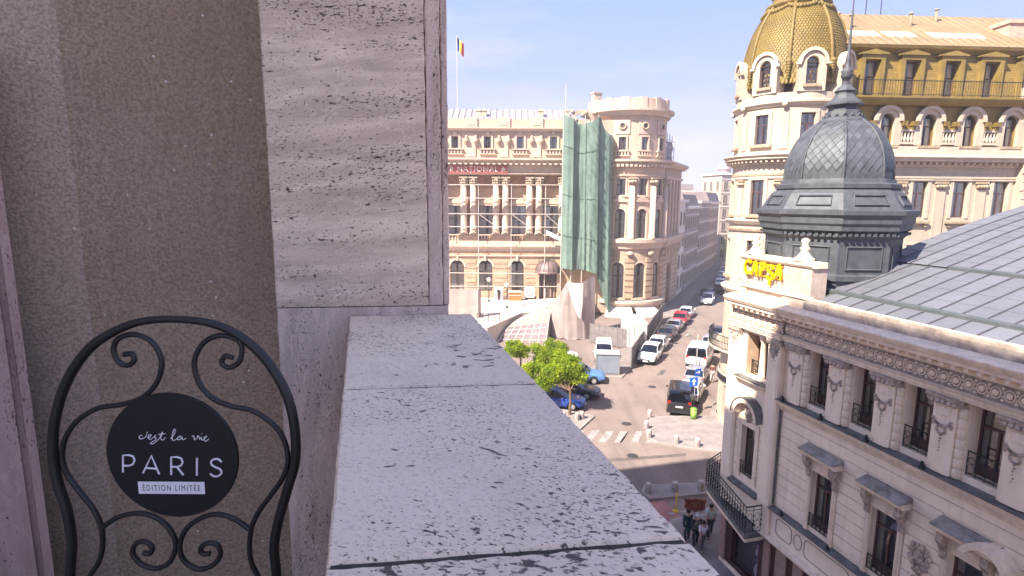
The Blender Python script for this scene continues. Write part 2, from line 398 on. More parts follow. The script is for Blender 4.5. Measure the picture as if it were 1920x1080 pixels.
# crack and dark gouges weathered into the coping
M_gouge = mat('dark_pore', (0.24, 0.195, 0.175), 0.95, 0.3, 60)
def cop(px, py, up=0.0): return ground(px, py, LZ + 0.0012 + up)
def groove(pts, r, nm='crack'):
    P = smooth_path([cop(x, y) for x, y in pts], 5); n = len(P); f = MB()
    L_ = []; R_ = []
    for i, p in enumerate(P):
        a = P[max(0, i - 1)]; b = P[min(n - 1, i + 1)]; d = (b - a).normalized(); q = Vector((-d.y, d.x, 0)); w = r * (0.25 + math.sin(PI * i / (n - 1))) * random.uniform(0.6, 1.3)
        L_.append((p.x + q.x * w, p.y + q.y * w, p.z)); R_.append((p.x - q.x * w, p.y - q.y * w, p.z))
    f.grid([L_, R_], False); return f.build(nm, M_gouge, par)
groove([(900, 838), (915, 842), (928, 846), (941, 852), (956, 855)], 0.0016)
for k in range(30):
    x = random.uniform(835, 945); y = random.uniform(648, 690) + (x - 890) * 0.02; l = random.uniform(6, 26) * (1.3 if x > 880 else 0.8)
    groove([(x - l / 2, y + random.uniform(-2, 2)), (x, y + random.uniform(-1.2, 1.2)), (x + l / 2, y + random.uniform(-2.5, 1))], random.uniform(0.0008, 0.0028), 'gouge')
for (x, y, l) in ((790, 626, 12), (800, 645, 34), (845, 632, 20), (745, 705, 10), (800, 688, 8), (820, 683, 10), (735, 878, 24), (775, 876, 14), (940, 905, 20), (930, 912, 12), (1230, 985, 40), (1210, 972, 30), (1245, 992, 30), (1195, 960, 22)):
    groove([(x - l / 2, y), (x, y + random.uniform(-2, 2)), (x + l / 2, y + random.uniform(-3, 3))], 0.0014 if l < 30 else 0.0011, 'gouge')
# pillar at the end of the parapet: upper block over lower block, a narrower edge strip on the street side
PY = 1.725; prz = R(6.5)
pil = thing('stone_pillar', 'pitted grey travertine pillar at the far end of the parapet', 'pillar', (0, PY, 0), prz)
def pxl(x, y):                                            # photo pixel -> local x, z on the pillar face
    n = Vector((math.sin(prz), -math.cos(prz), 0)); w = on(x, y, (0, PY, 0), n); d = w - Vector((0, PY, 0))
    return d.x * math.cos(prz) + d.y * math.sin(prz), w.z
xl = pxl(505, 400)[0]; xa = pxl(797, 300)[0]; xb = pxl(824, 300)[0]; xr = pxl(837, 300)[0]
zj = pxl(660, 579)[1]
ztop = EYE + 1.0
def slab(x0, x1, y0, y1, z0, z1, jit=0.0012, nz=60):
    """stone slab with slightly uneven arrises"""
    mb = MB(); rows = []
    for i in range(nz + 1):
        z = z0 + (z1 - z0) * i / nz; j = [random.uniform(-jit, jit) for _ in range(4)]; c = 0.004
        rows.append([(x0 + j[0], y0 + c, z), (x0 + c + j[1], y0, z), (x1 - c + j[2], y0, z), (x1 + j[3], y0 + c, z), (x1, y1, z), (x0, y1, z)])
    mb.grid(rows, False, True); mb.face(rows[0][::-1]); mb.face(rows[-1]); return mb
slab(xl, xa - 0.0015, 0.0, 0.5, zj + 0.0015, ztop).build('stone_block', M_trav, pil)
slab(xl, xr - 0.004, 0.0, 0.5, BZ - 0.1, zj - 0.0015).build('stone_block', M_trav_low, pil)
slab(xa + 0.0005, xb, 0.004, 0.5, zj + 0.0015, ztop).build('edge_strip', M_trav_low, pil)
slab(xb + 0.0008, xr, 0.012, 0.5, zj + 0.0015, ztop).build('edge_strip', M_trav_low, pil)
mbk = MB(); mbk.box(xl + 0.006, xr - 0.01, 0.02, 0.49, zj - 0.01, ztop - 0.01); mbk.build('joint_filling', M_mortar, pil)

# rough stucco wall with a soft fold, door surround at its left
sw = thing('stucco_wall', 'rough dark brown stucco wall with a soft vertical fold behind the chair', 'wall', (0, 0, 0))
WY = 1.80; fold = at(118, 300, WY); rb = R(6.5)
prof = []                                                 # plan line from right (behind pillar) to the fold and round to the left
for t in (0.98, 0.7, 0.4, 0.2, 0.10, 0.06): prof.append(Vector((fold.x + t, WY + 0.02 + t * 0.05)))
for k in range(9):
    a = R(6) + (R(60) - R(6)) * k / 8
    prof.append(Vector((fold.x + 0.045 - 0.011 * k, WY + 0.022 - 0.0006 * k * k * 1.3)))
e = prof[-1]; ang = R(42)
for t in (0.05, 0.12, 0.2, 0.32): prof.append(e + Vector((-math.cos(ang), -math.sin(ang))) * t)
mb = MB(); zz = [BZ - 0.05 + i * 0.08 for i in range(27)]
mb.grid([[(p.x, p.y + (random.uniform(-0.0015, 0.0015) if i < 6 else 0), z) for i, p in enumerate(prof[:10])] for z in zz], True); mb.build('wall_face', M_stucco, sw)
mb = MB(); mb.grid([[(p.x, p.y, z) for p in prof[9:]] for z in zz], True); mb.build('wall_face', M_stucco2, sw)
ds = thing('door_surround', 'pinkish marble door surround at the left edge of the stucco wall', 'door surround', (0, 0, 0))
dA = at(40, 640, 1.60); fx = Vector((-math.cos(ang), -math.sin(ang))); nx = Vector((math.sin(ang), -math.cos(ang)))
def board(o0, o1, d0, d1, name, m):
    a = Vector((dA.x, dA.y)); mb = MB()
    pts = [a + fx * o0 + nx * d0, a + fx * o0 + nx * d1, a + fx * o1 + nx * d1, a + fx * o1 + nx * d0]
    mb.prism([(p.x, p.y) for p in pts], BZ - 0.05, EYE + 0.42, 'z'); mb.build(name, m, ds)
board(-0.004, 0.018, -0.1, 0.012, 'moulding', M_frame); board(0.0185, 0.034, -0.1, 0.004, 'moulding', M_frame); board(0.0345, 0.32, -0.1, 0.02, 'jamb', M_frame)

fl = MB(); fl.prism([(-2.2, -1.6), (0.5, -1.6), (0.42, 0.0), (-0.2, 2.4), (-2.2, 2.4)], BZ - 0.3, BZ, 'z'); structure(fl.build('balcony_floor', mat('terrazzo', (0.25, 0.23, 0.21), 0.6, 0.2, 60)))

# the hotel itself, unseen: setback, step and ends shaped for the shade it throws
M_hotel = mat('hotel_render', (0.42, 0.38, 0.34), 0.85, 0.12, 1.5, 0.2, streak=0.3)
ht = thing('hotel_shade_block', 'tall grey unseen hotel block behind the balcony, shaped to cast its shade', 'building', (0, 0, 0))
def fp(t, o): b = Vector((FLx, FLy)) - du * t; q = Vector((0.9663, 0.2575)); return b + q * o
for t_end, t0_, hh in ((5.5, -6.5, 38.2), (15.0, 5.5, 33.0)):
    P = [fp(t_end, -7), fp(t_end, -18), fp(t0_, -18), fp(t0_, -7)]
    mb = MB(); mb.prism([(p.x, p.y) for p in P], 0, hh, 'z'); mb.build('wall', M_hotel, ht)
    Pc = [fp(t_end + 0.2, -6.9), fp(t_end + 0.2, -18.1), fp(t0_, -18.1), fp(t0_, -6.9)]
    mb = MB(); mb.prism([(p.x, p.y) for p in Pc], hh, hh + 0.4, 'z'); mb.build('roof_slab', M_hotel, ht)
mb = MB(); Pb = [fp(14.9, -7), fp(-6.4, -7), fp(-6.4, 0.33), fp(14.9, 0.33)]
mb.prism([(p.x, p.y) for p in Pb[:]], 0, BZ - 0.36, 'z'); mb.build('lower_storeys', M_hotel, ht)

# ------------------------------------------------------------------ wrought chair
M_iron = paint('black_enamel', (0.008, 0.008, 0.009), 0.42, 0.12)
M_disc = mat('black_plate', (0.006, 0.007, 0.010), 0.45, 0.1, 20)
M_white = mat('white_print', (0.80, 0.80, 0.84), 0.6, 0)
CY = 0.93
ch = thing('garden_chair', 'black wrought iron chair with scrolls and a round printed plate', 'chair', (-0.55, CY, BZ))
cinv = Vector((-0.55, CY, BZ))
def cpts(pts, dy=0.0): return [at(x, y, CY) - cinv + Vector((0, dy, 0)) for x, y in pts]
def seg(pts): return [(x / 2.0766, 560 + y / 2.0766) for x, y in pts]   # from measured enlargement
outer = seg([(285, 1180), (288, 1060), (292, 970), (272, 850), (235, 740), (215, 630), (220, 500), (262, 350), (345, 220), (450, 145), (560, 105), (690, 96), (820, 110), (930, 155), (1035, 245), (1115, 370), (1152, 500), (1158, 640), (1130, 750), (1095, 880), (1080, 980), (1090, 1080), (1095, 1180)])
mb = MB(); op_ = smooth_path(cpts(outer)); mb.tube(op_, [0.0086 - 0.0024 * math.exp(-((p.x - op_[len(op_) // 2].x) / 0.11) ** 2) * (1 if p.z > 0.9 else 0) for p in op_], 10); mb.build('back_frame', M_iron, ch)
sc_l = seg([(480, 238), (512, 236), (520, 262), (492, 281), (455, 262), (440, 212), (465, 172), (525, 160), (590, 190), (628, 262), (610, 345), (555, 405), (480, 432), (380, 450), (300, 500), (255, 570), (243, 640), (262, 705), (318, 782), (372, 850), (400, 915), (406, 985), (392, 1050), (355, 1110), (330, 1180)])
sc_r = seg([(908, 245), (875, 240), (864, 268), (892, 284), (930, 262), (941, 205), (915, 172), (850, 160), (790, 190), (756, 262), (775, 345), (830, 405), (905, 435), (985, 452), (1062, 500), (1108, 560), (1126, 640), (1108, 710), (1060, 782), (1012, 850), (986, 915), (980, 985), (990, 1050), (1020, 1110), (1045, 1180)])
lo_l = seg([(404, 914), (470, 872), (555, 858), (625, 880), (675, 930), (692, 985), (670, 1045), (620, 1072), (560, 1058), (525, 1015), (535, 978), (570, 968), (600, 990), (592, 1014), (565, 1012)])
lo_r = seg([(978, 914), (920, 876), (850, 858), (785, 876), (730, 920), (708, 985), (725, 1040), (775, 1072), (830, 1062), (866, 1020), (856, 980), (820, 970), (790, 990), (798, 1012), (826, 1012)])
for p in (sc_l, sc_r, lo_l, lo_r):
    mb = MB(); mb.tube(smooth_path(cpts(p, 0.004)), 0.0047, 8); mb.build('scroll', M_iron, ch)
ccen = cpts(seg([(690, 621)]))[0]; crad = (cpts(seg([(944, 621)]))[0] - cpts(seg([(436, 621)]))[0]).length / 2
mb = MB()
mb.lathe([(0, 0), (crad - 0.0012, 0), (crad, 0.0012), (crad, 0.005), (0, 0.005)], 72, smooth=False)
mb.xf(lambda p: (p[0], p[2] - 0.009, p[1])); dsk = mb.build('round_plate', M_disc, ch, ccen)
def strokes(name, lines, r, m):
    mb = MB()
    for l in lines: mb.tube([Vector(q) - ccen for q in cpts(seg(l), -0.0092)], r, 6)
    return mb.build(name, m, dsk)
def crv(pts, n=6): return [tuple(p)[:2] for p in smooth_path([(x, y, 0) for x, y in pts], n)]
def P_(x): return [[(x, 684), (x, 618)], crv([(x, 618), (x + 22, 617), (x + 40, 622), (x + 45, 637), (x + 38, 654), (x + 22, 659), (x, 659)])]
letters = [[(502, 684), (502, 618), (524, 618), (540, 622), (547, 637), (540, 653), (524, 659), (502, 659)],
           [(580, 686), (611, 619), (642, 690)], [(592, 667), (631, 669)],
           [(688, 691), (688, 623), (710, 623), (726, 628), (732, 642), (726, 656), (710, 661), (688, 661)], [(710, 661), (735, 692)],
           [(787, 693), (787, 626)],
           crv([(882, 640), (870, 630), (856, 629), (843, 636), (843, 650), (858, 660), (876, 668), (882, 682), (870, 694), (852, 695), (838, 685)])]
strokes('lettering', letters, 0.0018, M_white)
script = [crv([(576, 543), (568, 541), (562, 549), (570, 555), (586, 548), (592, 536)]), [(595, 527), (592, 533)],
          crv([(594, 551), (606, 545), (608, 539), (600, 540), (598, 550), (606, 556), (618, 548), (626, 540), (622, 548), (628, 552), (624, 560), (612, 566), (606, 572), (618, 572), (640, 552), (652, 527), (646, 552), (654, 558), (664, 548)]), crv([(636, 537), (652, 535), (664, 533)]),
          crv([(684, 552), (696, 538), (702, 520), (696, 517), (690, 540), (692, 558), (704, 556), (716, 544), (724, 543), (712, 548), (712, 556), (722, 554), (728, 545), (730, 556), (744, 550)]),
          crv([(766, 542), (774, 542), (776, 556), (786, 548), (788, 540), (794, 545), (796, 554), (802, 545), (804, 556), (812, 553), (820, 546), (822, 541), (814, 545), (814, 558), (822, 560), (832, 550)]), [(803, 533), (805, 531)]]
strokes('script_lettering', script, 0.00072, M_white)
pa = cpts(seg([(560, 719)]))[0]; pb = cpts(seg([(821, 767)]))[0]
mb = MB(); mb.box(pa.x, pb.x, -0.0004, 0.0004, pb.z + 0.0016, pa.z); pl = mb.build('label_plate', M_white, dsk, (-ccen.x, -0.0099 + CY * 0, -ccen.z))
def text(body, size, m, parent, loc, rot=(PI / 2, 0, 0), ext=0.0, sx=1.0, al='CENTER', name='lettering', spc=1.0, off=0.0):
    cu = bpy.data.curves.new(name, 'FONT'); cu.body = body; cu.size = size; cu.extrude = ext; cu.align_x = al; cu.align_y = 'CENTER'
    cu.space_character = spc; cu.offset = off
    tmp = bpy.data.objects.new(name, cu); COL.objects.link(tmp); bpy.context.view_layer.update()
    me = bpy.data.meshes.new_from_object(tmp.evaluated_get(bpy.context.evaluated_depsgraph_get())); bpy.data.objects.remove(tmp); bpy.data.curves.remove(cu)
    me.name = name; me.materials.clear(); me.materials.append(m); return link(name, me, parent, loc, rot, (sx, 1, 1))
t_ed = text('\u00c9DITION LIMIT\u00c9E', 0.0158, M_disc, pl, ((pa.x + pb.x) / 2, -0.0007, (pa.z + pb.z) / 2 + 0.0002), sx=0.62, spc=1.4)
# seat and legs below the frame
mb = MB(); sz = 0.60
mb.lathe([(0.0, 0.0), (0.19, 0.0), (0.2, 0.008), (0.19, 0.016), (0.0, 0.016)], 40, (0.16, -0.24, sz)); mb.build('seat', M_iron, ch)
for sx, sy in ((-0.02, 0.0), (0.36, 0.0), (0.0, -0.42), (0.33, -0.42)):
    mb = MB(); mb.tube([(sx * 0.9 + 0.015, sy * 0.9 - 0.03, sz), (sx, sy, 0.0)], 0.0085, 8); mb.build('leg', M_iron, ch)
# ================================================================== corner house across the street (restaurant with cupola)
M_cap = mat('shade_lifted_plaster', (0.90, 0.745, 0.59), 0.8, 0.10, 1.1, 0.12, 40, streak=0.22)  # colour raised to offset the dim light on the shaded front
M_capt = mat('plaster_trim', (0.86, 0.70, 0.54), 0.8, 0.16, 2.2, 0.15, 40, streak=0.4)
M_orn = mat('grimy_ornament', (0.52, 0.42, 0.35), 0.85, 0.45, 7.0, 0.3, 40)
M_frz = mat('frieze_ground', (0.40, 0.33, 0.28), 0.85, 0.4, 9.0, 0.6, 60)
M_lead = mat('lead_ledge', (0.17, 0.165, 0.155), 0.6, 0.4, 2.5, 0.2, 30)
M_hood = mat('stained_stone_hood', (0.36, 0.33, 0.295), 0.8, 0.4, 3.0, 0.3, 24)
M_wood = mat('red_brown_joinery', (0.13, 0.058, 0.048), 0.45, 0.2, 6)
M_shopw = mat('shopfront_wood', (0.075, 0.030, 0.027), 0.4, 0.25, 4)
M_shopp = mat('shopfront_stone', (0.36, 0.235, 0.205), 0.35, 0.2, 5)
M_dark = mat('dark_room', (0.10, 0.08, 0.075), 0.9, 0)
M_glass = glass('window_glass', (0.88, 0.88, 0.88), 0.09)
M_curt = mat('curtain', (0.62, 0.58, 0.52), 0.9, 0.1, 6)
M_grille = mat('black_ironwork', (0.018, 0.018, 0.02), 0.5, 0)
M_zinc = mat('zinc_sheet', (0.168, 0.172, 0.195), 0.55, 0.10, 0.8, 0.06, 9, metal=0.25, streak=0.12, rand=0.07)
M_zincd = mat('zinc_batten', (0.125, 0.14, 0.145), 0.5, 0.2, 2, metal=0.4)
M_cup = mat('grey_zinc_cupola', (0.095, 0.103, 0.118), 0.6, 0.22, 3.0, 0.1, 14, metal=0.2, rand=0.16)
M_cupd = mat('grey_zinc_mouldings', (0.092, 0.098, 0.11), 0.6, 0.25, 3.0, 0.1, 14, metal=0.2, streak=0.3)
M_yellow = mat('yellow_sign', (0.78, 0.50, 0.0), 0.4, 0.05, 4)
M_yside = mat('yellow_sign_side', (0.70, 0.36, 0.0), 0.5, 0.05, 4)
M_pot = mat('floodlight', (0.02, 0.02, 0.02), 0.5, 0)
CA = Vector((9.34, 23.01, 0)); crz = R(-75.05)
cx_, cy_ = Vector((math.cos(crz), math.sin(crz), 0)), Vector((-math.sin(crz), math.cos(crz), 0))
cap = thing('corner_house', 'ornate white corner house with grey tiled cupola and standing seam roof', 'building', CA, crz)
LEN = 13.5
# windows built at the origin: frame with transom and mullion, panes, a dim room with curtains behind
def window_unit(w, h, arched=False, transom=0.68, m=None, fr=0.05, depth=0.06, sill=False, doors=True, curtain=0.0):
    f = MB(); r = w / 2; sp = h - r if arched else h
    f.box(-r, -r + fr, 0, depth, 0, sp); f.box(r - fr, r, 0, depth, 0, sp); f.box(-r + fr, r - fr, 0.002, depth, 0, fr)
    if arched:
        A = arc(0, sp, r, PI, 0, 10); B = arc(0, sp, r - fr, PI, 0, 10)
        for i in range(10):
            f.face([(A[i][0], 0, A[i][1]), (B[i][0], 0, B[i][1]), (B[i + 1][0], 0, B[i + 1][1]), (A[i + 1][0], 0, A[i + 1][1])][::-1])
            f.face([(B[i][0], 0, B[i][1]), (B[i][0], depth, B[i][1]), (B[i + 1][0], depth, B[i + 1][1]), (B[i + 1][0], 0, B[i + 1][1])])
    else: f.box(-r + fr, r - fr, 0.002, depth, h - fr, h)
    zt = h * transom
    f.box(-r + fr, r - fr, -0.012, depth, zt - fr * 0.6, zt + fr * 0.6)
    f.box(-fr * 0.55, fr * 0.55, -0.008, depth, fr, zt - fr * 0.6)
    if doors: f.box(-r + fr, -fr * 0.55, 0.004, depth, fr, h * 0.16); f.box(fr * 0.55, r - fr, 0.004, depth, fr, h * 0.16)
    me = f.mesh('window', m)
    p = MB()
    if arched:
        p.face([(q[0], depth * 0.5, q[1]) for q in [(-r + 0.01, 0.01), (r - 0.01, 0.01)] + arc(0, sp, r - 0.01, 0, PI, 12)])
    else: p.face([(-r + 0.01, depth * 0.5, 0.01), (r - 0.01, depth * 0.5, 0.01), (r - 0.01, depth * 0.5, h - 0.01), (-r + 0.01, depth * 0.5, h - 0.01)])
    pe = p.mesh('pane', M_glass)
    ce = None
    if curtain > 0:
        c = MB()
        for sgn in (-1, 1):
            x0 = sgn * (r - 0.02); x1 = sgn * (r - 0.02 - curtain * w * 0.46)
            n = 8; c.grid([[(x0 + (x1 - x0) * i / n, depth + 0.05 + 0.02 * math.sin(i * 2.4), z) for i in range(n + 1)] for z in (0.05, h * 0.5, h - (r * 0.55 if arched else 0.03))], True)
        ce = c.mesh('curtain', M_curt)
    return me, pe, ce
def put_window(unit, parent, loc, rz=0.0, room=True):
    w = link('window', unit[0], parent, loc, (0, 0, rz))
    link('pane', unit[1], w)
    if unit[2]: link('curtain', unit[2], w)
    return w
def grille_mesh(w, h, n=7, name='balconette'):
    g = MB(); g.box(-w / 2, w / 2, -0.015, 0.015, h - 0.03, h); g.box(-w / 2, w / 2, -0.012, 0.012, 0.03, 0.055)
    for i in range(n + 1):
        x = -w / 2 + 0.01 + (w - 0.02) * i / n; g.box(x - 0.009, x + 0.009, -0.009, 0.009, 0.0, h - 0.03)
    for i in range(n):
        x = -w / 2 + w * (i + 0.5) / n; rr = w / n * 0.40
        g.tube([(x + rr * math.cos(a * PI / 4), 0, h * 0.62 + rr * math.sin(a * PI / 4)) for a in range(8)], 0.010, 4, True)
        g.tube([(x + rr * math.cos(a * PI / 4), 0, h * 0.28 + rr * 1.3 * math.sin(a * PI / 4)) for a in range(8)], 0.008, 4, True)
    return g.mesh(name, M_grille)
def solid(nm, m, *boxes):
    mb = MB()
    for b in boxes: mb.box(*b)
    return mb.build(nm, m, cap)
# core so that no light leaks through, dark behind the openings
solid('interior', M_dark, (0.3, LEN, 0.75, 9.0, 0.02, 12.3))
mb = MB(); mb.prism([(0.0, 0.5), (0.25, 0.75), (0.25, 9.0), (-3.2, 9.0), (-3.2, 4.2)], 0.02, 12.3, 'z'); mb.build('end_wall', M_cap, cap)
# --- main front: wall sheet with openings (upper floor windows deep between pilasters)
PILS = [3.36 + 1.785 * i for i in range(6)]
UW = [(p + 0.62 + 0.24, p + 1.785 + 0.02) for p in PILS[:5]]
LWc = [5.22, 7.62, 10.0, 12.4]
holes = [(a, b, 8.95, 10.86, False) for a, b in UW] + [(c - 0.46, c + 0.46, 4.62, 6.72, False) for c in LWc]
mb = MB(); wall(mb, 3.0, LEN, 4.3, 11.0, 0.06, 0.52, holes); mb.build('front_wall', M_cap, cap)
wu = window_unit(UW[0][1] - UW[0][0], 1.91, False, 0.70, M_wood, 0.055, curtain=0.3)
wl_ = window_unit(0.92, 2.1, False, 0.72, M_wood, 0.055, curtain=0.45)
gu = grille_mesh(UW[0][1] - UW[0][0] - 0.02, 0.66, 4); gl = grille_mesh(0.92, 0.5, 5)
for a, b in UW:
    put_window(wu, cap, ((a + b) / 2, 0.44, 8.95)); link('balconette', gu, cap, ((a + b) / 2, 0.12, 8.97))
for c in LWc:
    put_window(wl_, cap, (c, 0.24, 4.62)); link('balconette', gl, cap, (c, 0.02, 4.63))
# rusticated courses of the first floor, each a long slab between the window surrounds
zc = 4.62; ch_ = 0.385
for k in range(10):
    z0 = zc + k * ch_; z1 = z0 + ch_ - 0.03; cuts_ = [3.13]
    for c in LWc:
        wdt = 0.64 if z0 < 6.85 else (0.77 if z0 < 7.55 else 0)
        if wdt: cuts_ += [c - wdt, c + wdt]
    cuts_.append(LEN)
    for i in range(0, len(cuts_), 2):
        if cuts_[i + 1] - cuts_[i] > 0.05: MB().box(cuts_[i], cuts_[i + 1], 0.018, 0.07, z0, z1).build('stone_course', M_cap, cap)
# lower windows: surround, consoles, hood with lead top
for i, c in enumerate(LWc):
    f = MB(); f.box(c - 0.62, c - 0.46, -0.035, 0.10, 4.45, 6.74); f.box(c + 0.46, c + 0.62, -0.035, 0.10, 4.45, 6.74); f.box(c - 0.60, c + 0.60, -0.04, 0.10, 6.742, 7.2)
    f.box(c - 0.56, c - 0.50, -0.055, -0.034, 4.5, 6.8); f.box(c + 0.50, c + 0.56, -0.055, -0.034, 4.5, 6.8)
    f.build('window_surround', M_capt, cap)
    for s_ in (-1, 1):
        k = MB(); xx = c + s_ * 0.57
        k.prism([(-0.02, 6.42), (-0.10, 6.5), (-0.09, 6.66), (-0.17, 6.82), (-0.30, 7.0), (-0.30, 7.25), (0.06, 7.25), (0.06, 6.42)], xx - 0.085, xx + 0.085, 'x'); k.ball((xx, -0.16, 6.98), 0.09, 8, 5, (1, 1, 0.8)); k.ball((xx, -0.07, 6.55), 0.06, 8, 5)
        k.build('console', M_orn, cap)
    h = MB(); wd = 0.74
    h.mould(c - wd, c + wd, [(0.05, 7.26), (-0.30, 7.262), (-0.36, 7.32), (-0.36, 7.37), (-0.42, 7.42), (-0.42, 7.45), (0.05, 7.45)]); h.build('hood', M_capt, cap)
    t = MB(); t.mould(c - wd - 0.02, c + wd + 0.02, [(0.05, 7.452), (-0.44, 7.452), (-0.44, 7.48), (-0.05, 7.61), (0.05, 7.61)]); t.build('hood_flashing', M_hood, cap)
    if i == 2:                                            # segmental pediment over the third
        g = MB(); A = arc(c + 0.62, 7.0, 0.62, R(160), R(20), 14); B = arc(c + 0.62, 7.0, 0.46, R(160), R(20), 14)
        for p, q, u_, v_ in zip(A, A[1:], B, B[1:]):
            g.prism([p, q, v_, u_], -0.46, 0.05)
        g.build('pediment', M_capt, cap)
# medallions between the lower windows
def cartouche(mb, cx, cz, sc=1.0, y=0.0, tail=True):
    mb.ball((cx, y, cz), 0.17 * sc, 12, 8, (0.8, 0.45, 1.25))
    for k in range(24):
        a = 2 * PI * k / 24; rr = (0.23 + 0.07 * (k % 2) + 0.03 * math.sin(3 * a)) * sc
        mb.ball((cx + rr * 0.82 * math.cos(a), y - 0.02, cz + rr * 1.12 * math.sin(a)), (0.036 + 0.03 * ((k * 7) % 4) / 3) * sc, 7, 5, (1, 0.8, 1.3))
    if tail:
        for k in range(7):
            mb.ball((cx + 0.09 * sc * math.sin(k * 2.1), y, cz - (0.40 + 0.085 * k) * sc), (0.07 - 0.006 * k) * sc, 7, 5, (1.2, 0.7, 0.9)); mb.ball((cx - 0.13 * sc * math.cos(k * 1.7), y, cz - (0.38 + 0.07 * k) * sc), 0.042 * sc, 6, 4)
for cxm in (8.78, 11.2):
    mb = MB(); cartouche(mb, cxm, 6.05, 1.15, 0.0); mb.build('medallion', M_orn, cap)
# string courses and fascia
mb = MB(); mb.mould(3.02, LEN, [(0.06, 8.30), (-0.03, 8.302), (-0.08, 8.40), (-0.16, 8.52), (-0.20, 8.55), (-0.20, 8.60), (-0.27, 8.66), (-0.27, 8.70), (0.06, 8.70)]); mb.build('string_course', M_capt, cap)
mb = MB(); mb.mould(3.02, LEN, [(0.30, 8.702), (-0.29, 8.702), (-0.29, 8.735), (0.30, 8.79)]); mb.build('ledge_flashing', M_lead, cap)
solid('fascia', M_cap, (3.05, LEN, -0.05, 0.30, 3.22, 4.32))
mb = MB(); mb.mould(3.05, LEN, [(0.30, 4.322), (-0.22, 4.322), (-0.26, 4.36), (-0.26, 4.40), (0.30, 4.46)]); mb.build('ledge_flashing', M_lead, cap)
mb = MB(); mb.mould(2.4, LEN, [(0.30, 2.98), (-0.16, 2.982), (-0.20, 3.04), (-0.28, 3.10), (-0.28, 3.17), (-0.05, 3.215), (0.30, 3.215)]); mb.build('shop_cornice', M_capt, cap)
def outline(pts, y, r, nm, m):
    mb = MB(); mb.tube([(p[0], y, p[1]) for p in pts], r, 5, True); return mb.build(nm, m, cap)
M_gold = mat('fascia_outline', (0.30, 0.27, 0.25), 0.6, 0.1)
xx = 3.35
for k in range(6):
    L_ = 0.8 if k % 2 == 0 else 0.28
    if k % 2 == 0 and k > 0: L_ = 1.9
    zc_, hh_ = 3.76, 0.34; rr = 0.17
    if k % 2 == 0: pts = arc(xx + rr, zc_ + hh_ - rr, rr, PI, PI / 2, 4) + arc(xx + L_ - rr, zc_ + hh_ - rr, rr, PI / 2, 0, 4) + arc(xx + L_ - rr, zc_ - hh_ + rr, rr, 0, -PI / 2, 4) + arc(xx + rr, zc_ - hh_ + rr, rr, -PI / 2, -PI, 4)
    else: pts = [(xx + 0.17 + 0.19 * math.cos(a * PI / 8), zc_ + 0.28 * math.sin(a * PI / 8)) for a in range(16)]
    outline(pts, -0.055, 0.018, 'raised_outline', M_gold); xx += L_ + (0.14 if k % 2 == 0 else 0.2)
for s_ in (3.75, 5.9, 8.1):
    mb = MB(); mb.box(s_ - 0.05, s_ + 0.05, -0.24, -0.16, 4.42, 4.5); mb.tube([(s_, -0.2, 4.5), (s_, -0.24, 4.62)], 0.035, 6); mb.build('floodlight', M_pot, cap)
for p in PILS[:4]:
    mb = MB(); mb.box(p - 0.05, p + 0.06, -0.30, -0.20, 8.74, 8.82); mb.tube([(p, -0.25, 8.82), (p + 0.03, -0.29, 8.96)], 0.04, 6); mb.build('floodlight', M_pot, cap)
# downpipe
mb = MB(); mb.tube([(3.055, -0.02, 4.5), (3.055, -0.02, 8.3)], 0.035, 8); mb.build('downpipe', M_lead, cap)
# --- pilasters of the upper floor: panel, banded colonnettes, capital, ornaments
face = MB(); face.prism([(-0.31, -0.10), (-0.19, -0.15), (0.19, -0.15), (0.31, -0.10), (0.31, 0.2), (-0.31, 0.2)], 8.79, 10.72, 'z')
face = face.mesh('pilaster', M_cap)
capm = MB(); capm.mould(-0.46, 0.46, [(0.2, 10.72), (-0.17, 10.722), (-0.20, 10.76), (-0.20, 10.80), (-0.26, 10.88), (-0.26, 10.94), (0.2, 10.94)])
for k in range(5): capm.ball((-0.30 + 0.15 * k, -0.20, 10.76), 0.075, 7, 5)
capm = capm.mesh('capital', M_orn)
colm = MB()
for s_ in (1,):
    z = 8.79
    for k in range(7):
        h_ = 1.93 / 7; colm.lathe([(0, 0), (0.115, 0.0), (0.125, 0.012), (0.125, h_ - 0.03), (0.115, h_ - 0.02), (0.105, h_ - 0.019), (0.105, h_)], 10, (s_ * 0.40, 0.04, z)); z += h_
colm = colm.mesh('banded_colonnette', M_capt)
wr = MB()
wr.tube([(0.115 * math.cos(a * PI / 6), -0.165, 10.0 + 0.125 * math.sin(a * PI / 6)) for a in range(12)], 0.032, 5, True)
for k in range(9):
    t = k / 8; wr.ball((-0.24 + 0.48 * t, -0.16, 10.24 - 0.14 * math.sin(PI * t) + (0.02 if k in (0, 8) else 0)), 0.05, 6, 4)
for k in range(6): wr.ball((0.015 * math.sin(k * 2), -0.162, 9.84 - 0.085 * k), 0.034 - 0.003 * k, 6, 4)
for k in (-1, 1): wr.ball((k * 0.25, -0.14, 10.14), 0.05, 6, 4, (0.8, 0.8, 1.6))
wr = wr.mesh('wreath', M_orn)
pn = MB()
for b in ((-0.2, 0.2, -0.165, -0.14, 10.62, 10.645), (-0.2, 0.2, -0.165, -0.14, 10.38, 10.405), (-0.2, -0.175, -0.165, -0.14, 10.405, 10.62), (0.175, 0.2, -0.165, -0.14, 10.405, 10.62)): pn.box(*b)
pn = pn.mesh('panel_moulding', M_capt)
for p in PILS:
    a = link('pilaster', face, cap, (p + 0.31, 0, 0)); link('capital', capm, a); link('banded_colonnette', colm, a); link('wreath', wr, a); link('panel_moulding', pn, a)
